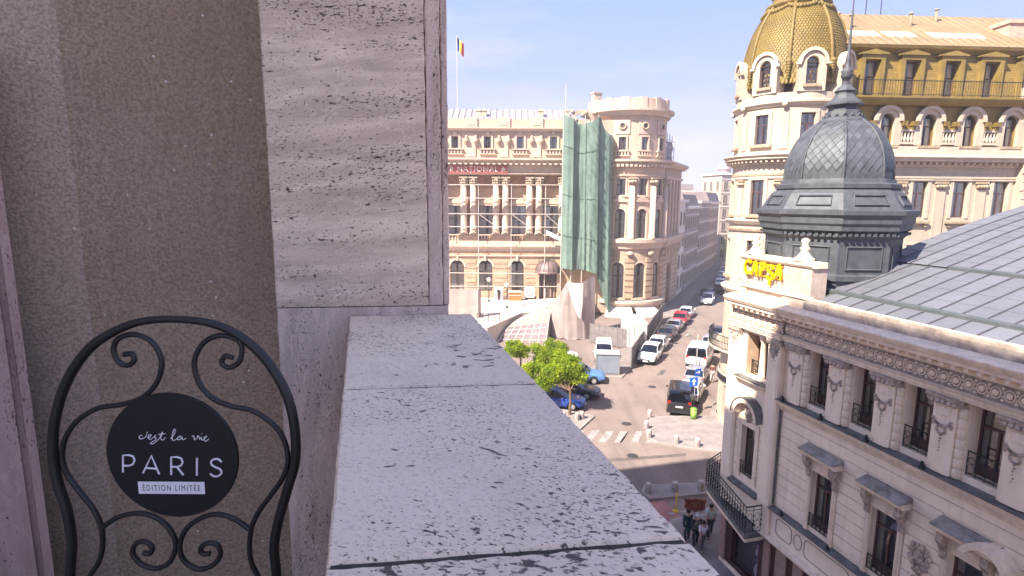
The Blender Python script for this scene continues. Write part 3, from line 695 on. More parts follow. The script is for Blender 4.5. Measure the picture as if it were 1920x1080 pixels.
# --- entablature
def ent(x0, x1, dy, nm='cornice'):
    mb = MB(); mb.mould(x0, x1, [(0.4, 10.945), (-0.16 + dy, 10.945), (-0.16 + dy, 11.03), (-0.20 + dy, 11.032), (-0.20 + dy, 11.10), (-0.25 + dy, 11.15), (-0.10 + dy, 11.17), (0.4, 11.17)]); mb.build('architrave', M_capt, cap)
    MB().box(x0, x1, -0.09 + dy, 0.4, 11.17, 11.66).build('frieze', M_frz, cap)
    mb = MB(); mb.mould(x0, x1, [(0.4, 11.66), (-0.14 + dy, 11.662), (-0.18 + dy, 11.72), (-0.20 + dy, 11.86), (-0.46 + dy, 11.90), (-0.46 + dy, 12.0), (-0.52 + dy, 12.03), (-0.60 + dy, 12.16), (-0.60 + dy, 12.2), (-0.22 + dy, 12.30), (0.4, 12.30)]); mb.build(nm, M_capt, cap)
ent(3.0, LEN, 0.0); ent(0.1, 3.0, -0.10)
ro = MB(); ro.ball((0, -0.10, 0), 0.075, 10, 6, (1, 0.9, 1.15)); ro.tube([(0.118 * math.cos(a * PI / 6), -0.095, 0.14 * math.sin(a * PI / 6)) for a in range(12)], 0.019, 5, True)
for k in (-1, 1):
    ro.ball((0.16, -0.09, k * 0.15), 0.045, 6, 4); ro.ball((0.16, -0.09, k * 0.06), 0.03, 6, 4)
ro = ro.mesh('rosette', M_capt)
mo = MB(); mo.box(-0.055, 0.055, -0.42, -0.15, 11.78, 11.885); mo = mo.mesh('modillion', M_capt)
k = 0
while 0.3 + 0.318 * k < LEN - 0.1:
    x = 0.3 + 0.318 * k; d = -0.10 if x < 2.95 else 0.0
    link('rosette', ro, cap, (x, d, 11.415)); link('modillion', mo, cap, (x + 0.1, d, 0)); k += 1
solid('parapet_gutter', mat('cream_gutter', (0.62, 0.50, 0.40), 0.7, 0.35, 3.0, 0.3, 30), (3.9, LEN, -0.20, 0.02, 12.302, 12.55), (3.9, LEN, -0.16, 0.10, 12.552, 12.66))
# --- corner pavilion
f = MB(); wall(f, 0.0, 3.0, 4.3, 11.0, -0.06, 0.55, [(0.98, 2.32, 9.05, 10.80, False), (1.12, 1.92, 4.85, 6.95, False)])
f.face([(0, -0.06, 4.3), (0, -0.06, 11), (0, 0.6, 11), (0, 0.6, 4.3)]); f.face([(3.0, -0.06, 4.3), (3.0, 0.3, 4.3), (3.0, 0.3, 11), (3.0, -0.06, 11)]); f.build('pavilion_wall', M_cap, cap)
for a, b in ((0.02, 0.66), (2.36, 3.0)):
    MB().box(a, b, -0.20, -0.06, 4.3, 10.944).build('corner_pilaster', M_cap, cap)
    MB().box(a + 0.07, b - 0.07, -0.225, -0.2, 4.6, 10.3).build('pilaster_face', M_cap, cap)
    mb = MB(); cartouche(mb, (a + b) / 2, 10.55, 0.85, -0.20); mb.build('cartouche', M_orn, cap)
    mb = MB(); mb.mould(a - 0.04, b + 0.04, [(0.0, 10.70), (-0.24, 10.702), (-0.29, 10.80), (-0.29, 10.942), (0.0, 10.942)]); mb.build('capital', M_orn, cap)
M_lit = mat('sun_tinted_reveal', (0.62, 0.44, 0.30), 0.85, 0.15, 2.0, 0.15)  # warm sunlight on the reveal put into its colour
MB().box(0.98, 1.0, -0.05, 0.56, 9.05, 10.8).build('loggia_reveal', M_lit, cap)
mb = MB(); mb.lathe([(0, 0), (0.17, 0), (0.17, 0.08), (0.135, 0.10), (0.13, 0.4), (0.11, 1.45), (0.15, 1.5), (0.19, 1.66), (0.19, 1.74), (0, 1.74)], 16, (1.66, 0.18, 9.06)); mb.build('loggia_column', M_capt, cap)
wp = window_unit(0.48, 1.70, False, 0.74, M_wood, 0.05)
for x in (1.26, 2.06): put_window(wp, cap, (x, 0.46, 9.06)); link('balconette', grille_mesh(0.5, 0.6, 4), cap, (x, 0.2, 9.07))
put_window(window_unit(0.8, 2.1, False, 0.74, M_wood, 0.05, curtain=0.2), cap, (1.52, 0.12, 4.85)); link('balconette', grille_mesh(0.8, 0.55, 5), cap, (1.52, -0.08, 4.86))
mb = MB(); mb.mould(0.66, 2.36, [(0.1, 8.72), (-0.16, 8.722), (-0.26, 8.86), (-0.34, 8.90), (-0.34, 8.95), (0.1, 8.95)]); mb.build('loggia_sill', M_capt, cap)
mb = MB(); mb.mould(0.66, 2.36, [(0.5, 8.952), (-0.36, 8.952), (-0.36, 8.985), (0.5, 9.04)]); mb.build('ledge_flashing', M_lead, cap)
mb = MB(); A = arc(1.5, 7.42, 0.78, PI, 0, 18); B = arc(1.5, 7.42, 0.58, PI, 0, 18)
for p, q, u_, v_ in zip(A, A[1:], B, B[1:]): mb.prism([p, q, v_, u_], -0.42, -0.05)
mb.build('round_pediment', M_capt, cap)
mb = MB(); A = arc(1.5, 7.42, 0.82, PI, 0, 18); B = arc(1.5, 7.42, 0.782, PI, 0, 18)
for p, q, u_, v_ in zip(A, A[1:], B, B[1:]): mb.prism([p, q, v_, u_], -0.45, -0.05)
mb.build('pediment_flashing', M_lead, cap)
mb = MB(); cartouche(mb, 1.5, 7.55, 0.95, -0.12, False); mb.build('cartouche', M_orn, cap)
f = MB(); f.box(0.92, 1.12, -0.14, -0.05, 4.7, 6.97); f.box(1.92, 2.12, -0.14, -0.05, 4.7, 6.97); f.box(0.92, 2.12, -0.145, -0.05, 6.972, 7.2); f.build('window_surround', M_capt, cap)
for k in range(9):
    z0 = 4.75 + k * 0.385
    for a, b in ((0.68, 0.90), (2.14, 2.34)): MB().box(a, b, -0.10, -0.055, z0, z0 + 0.355).build('stone_course', M_cap, cap)
mb = MB(); mb.mould(0.66, 2.36, [(0.1, 4.3), (-0.3, 4.302), (-0.34, 4.42), (0.1, 4.5)]); mb.build('window_ledge', M_lead, cap)
MB().box(-0.02, 3.03, -0.16, 0.3, 3.22, 4.3).build('pavilion_plinth', M_cap, cap)
# balcony round the corner with iron railing
bo = ground(1328, 905, 3.1) - CA; bs = bo.dot(cx_); by = bo.dot(cy_)
bl = [(bs, by), (2.72, -0.92), (2.72, -0.0), (-0.6, 0.6), (bs - 0.9, by + 1.6)]
mb = MB(); mb.prism(bl[::-1], 2.92, 3.12, 'z'); mb.build('balcony_slab', M_lead, cap)
mb = MB(); mb.prism([(p[0] * 0.97 + 0.04, p[1] * 0.93) for p in bl][::-1], 2.74, 2.918, 'z'); mb.build('balcony_soffit', M_capt, cap)
def railing(parent, a, b, z, h, n, nm='railing'):
    a = Vector((*a, z)); b = Vector((*b, z)); d = b - a; mb = MB(); up = Vector((0, 0, 1))
    mb.tube([a + up * h, b + up * h], 0.028, 6); mb.tube([a + up * 0.10, b + up * 0.10], 0.016, 5); mb.tube([a + up * (h - 0.16), b + up * (h - 0.16)], 0.013, 5); o = mb.build(nm, M_grille, parent)
    bm_ = MB(); bm_.tube([(0, 0, 0), (0, 0, h)], 0.013, 5)
    for k in range(3): bm_.ball((0, 0, h * (0.3 + 0.18 * k)), 0.035, 6, 4, (1, 1, 1.4))
    me = bm_.mesh('baluster', M_grille)
    for i in range(n + 1): link('baluster', me, o, a + d * (i / n))
    s_ = MB(); q = d.normalized(); rr = d.length / n * 0.40
    for i in range(n):
        c = a + d * ((i + 0.5) / n)
        for zz, r2 in ((h * 0.32, rr), (h * 0.62, rr * 0.8)): s_.tube([c + q * (r2 * math.cos(t * PI / 4)) + up * (zz + r2 * 1.3 * math.sin(t * PI / 4)) for t in range(8)], 0.012, 4, True)
    s_.build('scroll_panel', M_grille, o); return o
railing(cap, bl[0], bl[1], 3.12, 1.15, 16); railing(cap, bl[1], (2.72, -0.22), 3.12, 1.15, 2); railing(cap, bl[4], bl[0], 3.12, 1.15, 7)
# --- shopfront
f = MB(); f.box(0.0, LEN, 0.02, 0.35, 0.0, 0.32); f.build('shop_plinth', M_capt, cap)
for a, b in ((0.02, 0.36), (2.74, 3.10), (3.42, 3.95), (4.3, 4.75), (6.6, 7.0), (9.2, 9.6), (11.8, 12.2)): MB().box(a, b, -0.02, 0.34, 0.322, 2.98).build('shop_pier', M_shopp, cap)
f = MB(); ops = [(0.75, 2.4), (4.95, 6.4), (7.2, 9.0), (9.8, 11.6)]
wall(f, 0.0, LEN, 0.322, 2.98, 0.06, 0.32, [(a, b, 0.55, 2.8, False) for a, b in ops]); f.build('shop_panelling', M_shopw, cap)
for a, b in ops:
    f = MB(); 
    for bx in ((a, a + 0.07, 0.2, 0.28, 0.55, 2.8), (b - 0.07, b, 0.2, 0.28, 0.55, 2.8), (a + 0.07, b - 0.07, 0.2, 0.28, 0.55, 0.66), (a + 0.07, b - 0.07, 0.2, 0.28, 2.7, 2.8)): f.box(*bx)
    w = f.build('shop_window', M_shopw, cap); g = MB(); g.face([(a, 0.24, 0.55), (b, 0.24, 0.55), (b, 0.24, 2.8), (a, 0.24, 2.8)]); g.build('pane', M_glass, w)
    MB().box(a - 0.1, b + 0.1, 0.10, 0.20, 0.44, 0.55).build('shop_sill', mat('sill_red', (0.22, 0.07, 0.05), 0.4, 0.1), cap)
# pale flower display behind the first shop window
fd = thing('flower_display', 'lilac and white flower arrangement inside the corner shop window', 'flowers', CA + cx_ * 2.05 + cy_ * 0.50 + Vector((0, 0, 0.55)), crz)
mb = MB(); mb.lathe([(0, 0), (0.18, 0), (0.24, 0.3), (0.2, 0.5), (0, 0.5)], 14); mb.build('vase', mat('vase_white', (0.7, 0.7, 0.72), 0.4, 0), fd)
M_lil = mat('lilac_bloom', (0.62, 0.48, 0.66), 0.8, 0.1); M_whb = mat('white_bloom', (0.75, 0.72, 0.74), 0.8, 0.1)
for k in range(46):
    a = random.uniform(0, 2 * PI); r_ = random.uniform(0, 0.26) ; z = random.uniform(0.42, 1.45); mb = MB(); mb.ball((0, 0, 0), random.uniform(0.05, 0.085), 7, 5)
    mb.build('bloom', M_lil if random.random() < 0.55 else M_whb, fd, (0.75 * r_ * math.cos(a) * (1.5 - z * 0.5), 0.14 * math.sin(a) + 0.02, z))
mb = MB()
for k in range(14): mb.tube([(0, 0, 0.45), (random.uniform(-.2, .2), random.uniform(-.1, .1), random.uniform(0.9, 1.4))], 0.008, 4)
mb.build('stems', mat('stem_green', (0.06, 0.10, 0.04), 0.7, 0), fd)
# --- attic with sign and finials
at_ = MB(); at_.box(0.26, 0.62, -0.02, 0.5, 12.302, 13.72); at_.box(0.62, 2.62, 0.06, 0.5, 12.302, 13.72); at_.box(2.62, 3.98, -0.02, 0.62, 12.302, 13.72); at_.build('attic', mat('sun_lowered_attic_plaster', (0.510, 0.408, 0.340), 0.85, 0.22, 2.0, 0.2, 40, streak=0.25), cap)  # attic copy of the plaster, colour lowered because sun falls on it
mb = MB(); mb.mould(0.2, 4.04, [(0.56, 13.722), (-0.06, 13.722), (-0.12, 13.80), (-0.12, 13.86), (0.0, 13.92), (0.56, 13.92)]); mb.build('attic_coping', M_capt, cap)
mb = MB(); mb.mould(0.22, 4.0, [(0.1, 12.62), (-0.08, 12.62), (-0.08, 12.70), (0.1, 12.72)]); mb.build('attic_base_band', M_capt, cap)
fin = MB(); fin.lathe([(0, 0), (0.34, 0), (0.34, 0.10), (0.26, 0.13), (0.15, 0.28), (0.12, 0.36), (0.17, 0.42), (0.17, 0.46), (0.11, 0.52), (0.10, 0.60), (0.14, 0.68), (0.14, 0.74), (0.07, 0.80), (0.0, 0.82)], 14); fin = fin.mesh('finial', M_capt)
for x in (0.75, 3.3): link('finial', fin, cap, (x, 0.22, 13.92))
for k, c in enumerate('CAP\u0218A'):
    text(c, 0.80, M_yellow, cap, (0.70 + 0.435 * k, -0.08, 13.38 - (0.09 if k == 3 else 0)), (PI / 2, 0, 0), 0.045, 0.80, name='sign_letter', off=0.010)
fr_ = MB()
for z in (13.14, 13.62): fr_.box(0.6, 2.55, 0.0, 0.055, z - 0.02, z + 0.02)
fr_.build('sign_rail', M_yside, cap)
# --- standing seam roof, panel by panel in three bands with dark battens
rp_ = R(17.3); EY, EZ = 0.16, 12.60
def rfp(s_, v, up=0.0): return Vector((s_, EY + v * math.cos(rp_) - up * math.sin(rp_), EZ + v * math.sin(rp_) + up * math.cos(rp_)))
def v_of(x, y, s_only=False):
    n = (cx_).cross(cy_ * math.cos(rp_) + Vector((0, 0, math.sin(rp_)))); p0 = CA + cx_ * 0 + cy_ * EY + Vector((0, 0, EZ)); w = on(x, y, p0, n) - p0
    return w.dot(cx_), w.dot(cy_) / math.cos(rp_)
v1 = v_of(1700, 566)[1]; v2 = v_of(1780, 494)[1]; v3 = 12.6
rise = lambda v: -0.009 * max(0, v - 7.0) ** 2
sp_ = 0.66
M_seam = mat('dark_seam_zinc', (0.15, 0.15, 0.165), 0.5, 0.2, 2, metal=0.4)  # seams slightly darker than the roof panels
seam_me = {}
for bi, (va, vb, off) in enumerate(((0.0, v1 - 0.07, 0.0), (v1 + 0.07, v2 - 0.07, 0.21), (v2 + 0.07, v3, 0.05))):
    npan = 17
    for k in range(npan):
        s0 = 2.75 + off + k * sp_ ; s1 = s0 + sp_
        if bi == 0 and s0 < 3.9: continue
        if k == 0: s0 = 2.7
        m_ = MB(); nl = max(1, int((vb - va) / 0.62)); rows = []
        for i in range(nl):
            a = va + (vb - va) * i / nl; b = va + (vb - va) * (i + 1) / nl
            for v, u_ in ((a, 0.011), (b, 0.0)):
                rows.append([rfp(s0 + 0.012, v, u_ + rise(v)), rfp((s0 + s1) / 2, v, u_ + rise(v) + random.uniform(-0.002, 0.004)), rfp(s1 - 0.012, v, u_ + rise(v))])
        m_.grid(rows, False); m_.build('roof_panel', M_zinc, cap)
        q = MB(); sec = [va + (vb - va) * i / 10 for i in range(11)]
        q.grid([[rfp(s1 - 0.014, v, -0.01 + rise(v)), rfp(s1 - 0.010, v, 0.05 + rise(v)), rfp(s1 + 0.010, v, 0.05 + rise(v)), rfp(s1 + 0.014, v, -0.01 + rise(v))] for v in sec], False); q.build('seam', M_seam, cap)
for v in (v1, v2):
    q = MB(); s_a = 2.7 if v == v1 else 5.6
    q.grid([[rfp(s_, v - 0.10, -0.01), rfp(s_, v - 0.07, 0.09), rfp(s_, v + 0.07, 0.09), rfp(s_, v + 0.10, -0.01)] for s_ in (s_a, 8.5, LEN)], False); q.face([rfp(s_a, v - 0.10, -0.01), rfp(s_a, v - 0.07, 0.09), rfp(s_a, v + 0.07, 0.09), rfp(s_a, v + 0.10, -0.01)]); q.build('snow_batten', M_zincd, cap)
q = MB(); q.grid([[rfp(2.7, v, -0.03 + rise(v)), rfp(LEN, v, -0.03 + rise(v))] for v in [0.0, 2, 4, 5, 6, 7, 8, 9, 10, 11, 12, v3]], False); q.grid([[rfp(2.7, v, rise(v)), rfp(2.7, v, rise(v)) - Vector((0, 0, 2.5))] for v in [0.0, 2, 4, 6, 7, 8, 9, 10, 11, 12, v3]], False); q.build('roof_deck', M_zincd, cap)
# --- octagonal cupola with diamond shingles
CC = at(1561, 400, 22.0); CC.z = 0
lc = CC - CA; cup = link('cupola', MB().box(-0.02, 0.02, -0.02, 0.02, 12.7, 12.8).mesh('cupola', M_cupd), cap, (lc.dot(cx_), lc.dot(cy_), 0))
toc = math.atan2(-CC.y, -CC.x) - crz                      # direction towards the viewer, in the house's own frame
A0 = toc + R(6)
zz = lambda y: at(1575, y, 22.0).z
rr_ = lambda hw: hw * 22.0 * 0.855 / CF
def octo(prof, nm, m, n=8, rot=0.0):
    mb = MB(); rows = []
    for r_, z in prof: rows.append([(r_ * math.cos(A0 + rot + k * 2 * PI / n), r_ * math.sin(A0 + rot + k * 2 * PI / n), z) for k in range(n)])
    mb.grid(rows, False, True); return mb.build(nm, m, cup)
octo([(rr_(134), 12.3), (rr_(134), zz(508)), (rr_(140), zz(505)), (rr_(140), zz(497)), (rr_(132), zz(494)), (rr_(132), zz(436)), (rr_(138), zz(431))], 'drum', M_cupd)
octo([(rr_(138), zz(431)), (rr_(138), zz(424)), (rr_(146), zz(420)), (rr_(146), zz(412)), (rr_(150), zz(408)), (rr_(150), zz(398)), (rr_(156), zz(393)), (rr_(156), zz(386)), (rr_(146), zz(384)), (rr_(138), zz(372)), (rr_(127), zz(356)), (rr_(116), zz(348)), (rr_(120), zz(347)), (rr_(120), zz(340)), (rr_(110), zz(337)), (rr_(108), zz(330))], 'cornice', M_cupd)
dm = [(a * 0.91, b) for a, b in [(112, 336), (112.5, 320), (111, 303), (107, 287), (100, 271), (90, 255), (77, 240), (62, 229), (50, 222)]]
octo([(rr_(a), zz(b)) for a, b in dm], 'dome_skin', M_cupd)
octo([(rr_(47), zz(226)), (rr_(47), zz(221)), (rr_(36), zz(212)), (rr_(34), zz(203)), (rr_(29), zz(201)), (rr_(28), zz(194)), (rr_(37), zz(191)), (rr_(37), zz(188)), (rr_(24), zz(178)), (rr_(18), zz(170)), (rr_(18), zz(166)), (rr_(21), zz(164)), (rr_(14), zz(156)), (rr_(7), zz(151)), (rr_(7), zz(146))], 'lantern', M_cupd)
mb = MB(); mb.lathe([(rr_(a), zz(b)) for a, b in ((6, 148), (5, 143), (9, 140), (12, 135), (10, 130), (12, 126), (8, 122), (5, 119), (4, 108), (5, 104), (3.2, 96), (2.6, 60), (1.9, 22), (1.2, -20), (0, -22))], 12); mb.build('finial_spike', M_cupd, cup)
mb = MB()
for k in range(8):
    a = A0 + k * PI / 4
    for (p, q) in zip(dm, dm[1:]): 
        pass
    mb = MB(); mb.tube([(rr_(p[0] + 0.5) * math.cos(a), rr_(p[0] + 0.5) * math.sin(a), zz(p[1])) for p in dm], 0.045, 6); mb.build('rib', M_cupd, cup)
for k in range(-3, 3):                                    # panels on drum and flare of the faces in view, festoon scallops on the lantern
    a0, a1 = A0 + k * PI / 4, A0 + (k + 1) * PI / 4
    def fpt(r0, t, z, out=0.0):
        p = Vector((r0 * math.cos(a0), r0 * math.sin(a0), z)).lerp(Vector((r0 * math.cos(a1), r0 * math.sin(a1), z)), t); n_ = Vector((math.cos((a0 + a1) / 2), math.sin((a0 + a1) / 2), 0)); return p + n_ * out
    for nm, pts in (('drum_panel', [(132, .16, 486), (132, .84, 486), (132, .84, 448), (132, .16, 448)]), ('flare_panel', [(141.5, .2, 376), (141.5, .8, 376), (130.5, .8, 360), (130.5, .2, 360)])):
        mb = MB(); mb.tube([fpt(rr_(h), t, zz(y), 0.02) for h, t, y in pts], 0.04, 5, True, False); mb.build(nm, M_cupd, cup)
    mb = MB()
    for j in range(9): 
        mb.box(-0.05, 0.05, -0.06, 0.06, -0.05, 0.05); b = len(mb.v) - 8; p = fpt(rr_(142), (j + 0.5) / 9, zz(427), 0.0); an = (a0 + a1) / 2 + PI / 2
        mb.xf(lambda q: (p.x + q[0] * math.cos(an) - q[1] * math.sin(an), p.y + q[0] * math.sin(an) + q[1] * math.cos(an), p.z + q[2]), b)
    stuff(mb.build('dentils', M_cupd, cup))
    mb = MB()
    for j in range(2): mb.tube([fpt(rr_(37), (j + i / 6) / 2, zz(209) - 0.13 * math.sin(PI * i / 6), 0.03) for i in range(7)], 0.028, 5)
    mb.build('festoon', M_cupd, cup)
def dome_r(t):                                            # 0 base .. 1 top along the curve -> half width, y pixel
    f = t * (len(dm) - 1); i = min(int(f), len(dm) - 2); g = f - i
    return rr_(dm[i][0] + (dm[i + 1][0] - dm[i][0]) * g), zz(dm[i][1]) + (zz(dm[i + 1][1]) - zz(dm[i][1])) * g
cell = 0.30
for k in (-2, -1, 0, 1):
    a0, a1 = A0 + k * PI / 4, A0 + (k + 1) * PI / 4; am = (a0 + a1) / 2; nv = Vector((math.cos(am), math.sin(am), 0)); tv = Vector((-math.sin(am), math.cos(am), 0))
    def dp(u, t, o=0.0):                                  # u metres from the face's middle
        r_, z = dome_r(max(0, min(1, t))); ap = r_ * math.cos(PI / 8); r2, z2 = dome_r(min(1, t + 0.02)); sl_ = Vector((nv.x * (r2 - r_), nv.y * (r2 - r_), z2 - z)).normalized(); up_ = sl_.cross(tv); up_ = up_ if up_.dot(nv) > 0 or up_.z > 0 else -up_
        return nv * ap + tv * u + Vector((0, 0, z)) + up_ * o
    rows_ = 15
    for i in range(rows_):
        t = (i + 0.5) / rows_; dt = 1.0 / rows_; half = dome_r(t)[0] * math.sin(PI / 8) - 0.06
        n = int(half / cell) + 2
        for j in range(-n, n + 1):
            u = (j + (0.5 if i % 2 else 0.0)) * cell; hu = cell * 0.485
            if abs(u) - hu * 0.35 > half: continue
            cl = lambda q, tt: max(-(dome_r(max(0, min(1, tt)))[0] * math.sin(PI / 8) - 0.02), min(dome_r(max(0, min(1, tt)))[0] * math.sin(PI / 8) - 0.02, q))
            P4 = [dp(cl(u, t - dt), t - dt * 0.97, 0.034), dp(cl(u + hu, t), t, 0.02), dp(cl(u, t + dt), t + dt * 0.97, 0.008), dp(cl(u - hu, t), t, 0.02)]
            mb = MB(); mb.face(P4)
            for q in range(4): mb.face([P4[(q + 1) % 4], P4[q], P4[q] * 0.995, P4[(q + 1) % 4] * 0.995])
            mb.build('shingle', M_cup, cup)
# ================================================================== grand hotel with golden mansard and corner tower
M_gw = mat('hotel_cream', (0.480, 0.400, 0.312), 0.8, 0.14, 0.8, 0.15, 20, streak=0.25)
M_gt = mat('hotel_trim', (0.504, 0.424, 0.336), 0.8, 0.12, 1.5, 0.15, 20, streak=0.2)
M_go = mat('hotel_ornament', (0.416, 0.320, 0.216), 0.85, 0.3, 4.0, 0.2, 20)
M_gold = mat('ochre_painted_metal', (0.245, 0.168, 0.040), 0.6, 0.22, 1.2, 0.15, 16, streak=0.25)
M_goldd = mat('ochre_moulding', (0.205, 0.138, 0.034), 0.6, 0.25, 2.0, 0.2, 16)
M_groof = mat('tan_sheet_roof', (0.288, 0.204, 0.112), 0.6, 0.2, 0.5, 0.1, 8, streak=0.3)
M_pinkst = mat('pale_roof_strip', (0.528, 0.416, 0.368), 0.6, 0.1, 2)
M_gwin = mat('hotel_joinery', (0.10, 0.055, 0.050), 0.45, 0.2, 4)
GC = Vector((18.6, 39.0, 0)); grz = R(3.6); GR = 3.35
gx, gy = Vector((math.cos(grz), math.sin(grz), 0)), Vector((-math.sin(grz), math.cos(grz), 0))
gh = thing('grand_hotel', 'cream corner hotel with round tower, ochre dome and ochre mansard', 'building', GC, grz)
zt = lambda y: at(1470, y, 36.0).z
WYl = -2.55
def gw(x, y):
    w = on(x, y, GC + gy * WYl, gy) - GC; return w.dot(gx), w.z
zw = lambda y: gw(1780, y)[1]
ZT = 34.5
# --- tower
def tw(name, mb, m, parent=gh, smooth=False):
    mb.xf(bend(GR)); return mb.build(name, m, parent)
AK = [R(-57 - 46), R(-57), R(-11), R(35)]
arcx = [a * GR for a in AK]
x0t, x1t = R(-150) * GR, R(75) * GR
rows_t = [(zt(262), zt(206), 0.84), (zt(397), zt(331), 0.86), (zt(520), zt(448), 0.86)]
holes = []
for zb, ztp, w in rows_t:
    for x in arcx: holes.append((x - w / 2, x + w / 2, zb, ztp, False))
mb = MB(); wall(mb, x0t, x1t, 3.9, zt(186), 0.0, 0.28, holes, 0.35); tw('tower_wall', mb, M_gw)
mb = MB(); mb.lathe([(GR - 0.75, 0.0), (GR - 0.75, zt(100)), (0, zt(100))], 24); mb.build('tower_interior', M_dark, gh)
def put_t(unit, x, dy, z):
    a = x / GR; r = GR - dy; return put_window(unit, gh, (r * math.sin(a), -r * math.cos(a), z), a)
for zb, ztp, w in rows_t:
    u = window_unit(w, ztp - zb, False, 0.66, M_gwin, 0.06, curtain=0.8, doors=False)
    for x in arcx:
        put_t(u, x, 0.16, zb)
        f = MB(); f.xbox(x - w / 2 - 0.22, x - w / 2 - 0.002, -0.07, 0.05, zb - 0.05, ztp + 0.02); f.xbox(x + w / 2 + 0.002, x + w / 2 + 0.22, -0.07, 0.05, zb - 0.05, ztp + 0.02); f.xbox(x - w / 2 - 0.22, x + w / 2 + 0.22, -0.075, 0.05, ztp + 0.022, ztp + 0.24); tw('window_surround', f, M_gt)
        f = MB(); f.xbox(x - w / 2 - 0.28, x + w / 2 + 0.28, -0.20, 0.05, zb - 0.20, zb - 0.052); tw('window_sill', f, M_go)
def ring(nm, m, prof, step=0.35):
    f = MB(); f.mould(x0t, x1t, prof, step); return tw(nm, f, m)
z = zt(186); ring('ring_moulding', M_gt, [(0.1, z - 0.18), (-0.10, z - 0.17), (-0.16, z - 0.05), (-0.26, z + 0.02), (-0.26, z + 0.14), (-0.05, z + 0.2), (0.1, z + 0.2)])
z = zt(283); ring('main_cornice', M_gt, [(0.1, z - 0.62), (-0.12, z - 0.60), (-0.20, z - 0.34), (-0.55, z - 0.26), (-0.55, z - 0.14), (-0.68, z - 0.04), (-0.68, z + 0.02), (0.1, z + 0.16)])
mb = MB(); k = 0
d_ = MB(); d_.box(-0.07, 0.07, -0.44, -0.17, -0.46, -0.30); d_ = d_.mesh('modillion', M_gt)
for i in range(40):
    a = R(-140) + i * R(5.2); link('modillion', d_, gh, (GR * math.sin(a) * 1.0 - 0, -GR * math.cos(a), z), (0, 0, a))
ring('frieze_band', M_go, [(0.1, zt(322)), (-0.05, zt(322)), (-0.05, zt(318)), (0.1, zt(318))]); ring('frieze_band', M_gt, [(0.1, zt(328)), (-0.09, zt(328)), (-0.09, zt(324)), (0.1, zt(324))])
z = zt(408); ring('string_course', M_gt, [(0.1, z - 0.3), (-0.14, z - 0.28), (-0.30, z - 0.06), (-0.30, z), (0.1, z + 0.1)])
z = zt(425); ring('string_course', M_go, [(0.1, z - 0.16), (-0.12, z - 0.15), (-0.16, z), (0.1, z + 0.05)])
z = zt(545); ring('string_course', M_gt, [(0.1, z - 0.25), (-0.2, z - 0.22), (-0.32, z - 0.02), (-0.32, z + 0.04), (0.1, z + 0.1)])
for i in range(-1, 3):                                    # pilasters between tower windows, with capitals
    x = (AK[0] + R(46) * (i + 0.5) + R(23) * 0) * GR
    x = (R(-57 - 46) + R(46) * (i + 0.5)) * GR
    for za, zb in ((zt(272), zt(200)), (zt(400), zt(345))):
        f = MB(); f.xbox(x - 0.26, x + 0.26, -0.06, 0.05, za, zb); tw('pilaster', f, M_gw)
    f = MB()
    for q in range(5):
        f.ball((x - 0.24 + 0.12 * q, -0.1, zt(338)), 0.11, 6, 4)
    f.xbox(x - 0.32, x + 0.32, -0.16, 0.05, zt(333), zt(330)); tw('capital', f, M_go)
    f = MB(); f.ball((x, -0.24, zt(189)), 0.17, 8, 6); tw('keystone', f, M_gt)
# white base of the dome and arched dormers
zb0, zb1 = zt(186) + 0.2, zt(166)
ring('dome_base', M_gw, [(0.3, zb0), (-0.02, zb0), (-0.02, zb1), (0.3, zb1)])
zsp, zs0 = zt(112), zt(152)
um = window_unit(0.74, zt(97) - zs0, True, 0.60, M_gwin, 0.055, curtain=0.8, doors=False)
for x in arcx:
    a = x / GR; dorm = link('dormer', None, gh, ((GR + 0.02) * math.sin(a), -(GR + 0.02) * math.cos(a), 0), (0, 0, a))
    f = MB(); wall(f, -0.80, 0.80, zb1, zs0, -0.04, 0.3, []); 
    wall(f, -0.80, 0.80, zs0, zsp, -0.04, 0.35, [(-0.36, 0.36, zs0, zsp + 0.01, False)])
    A = arc(0, zsp, 0.80, PI, 0, 14); B = arc(0, zsp, 0.36, PI, 0, 14)
    for p, q, u_, v_ in zip(A, A[1:], B, B[1:]):
        f.face([(p[0], -0.04, p[1]), (u_[0], -0.04, u_[1]), (v_[0], -0.04, v_[1]), (q[0], -0.04, q[1])]); f.face([(p[0], -0.04, p[1]), (q[0], -0.04, q[1]), (q[0], 1.3, q[1]), (p[0], 1.3, p[1])], True); f.face([(u_[0], -0.04, u_[1]), (u_[0], 0.35, u_[1]), (v_[0], 0.35, v_[1]), (v_[0], -0.04, v_[1])], True)
    for s_ in (-1, 1): f.face([(s_ * 0.8, -0.04, zb1), (s_ * 0.8, 1.3, zb1), (s_ * 0.8, 1.3, zsp), (s_ * 0.8, -0.04, zsp)])
    f.build('dormer_front', M_gw, dorm)
    f = MB(); A = arc(0, zsp, 0.86, PI, 0, 16); B = arc(0, zsp, 0.66, PI, 0, 16)
    for p, q, u_, v_ in zip(A, A[1:], B, B[1:]): f.prism([p, q, v_, u_], -0.16, -0.035)
    f.box(-0.98, -0.70, -0.16, 0.0, zsp - 0.14, zsp); f.box(0.70, 0.98, -0.16, 0.0, zsp - 0.14, zsp)
    f.build('dormer_hood', M_gt, dorm)
    f = MB(); f.box(-0.5, 0.5, -0.18, 0.0, zs0 - 0.2, zs0 - 0.03); f.build('window_sill', M_go, dorm)
    w_ = link('window', um[0], dorm, (0, 0.18, zs0)); pp_ = um[1]
    link('pane', pp_, w_); link('curtain', um[2], w_)
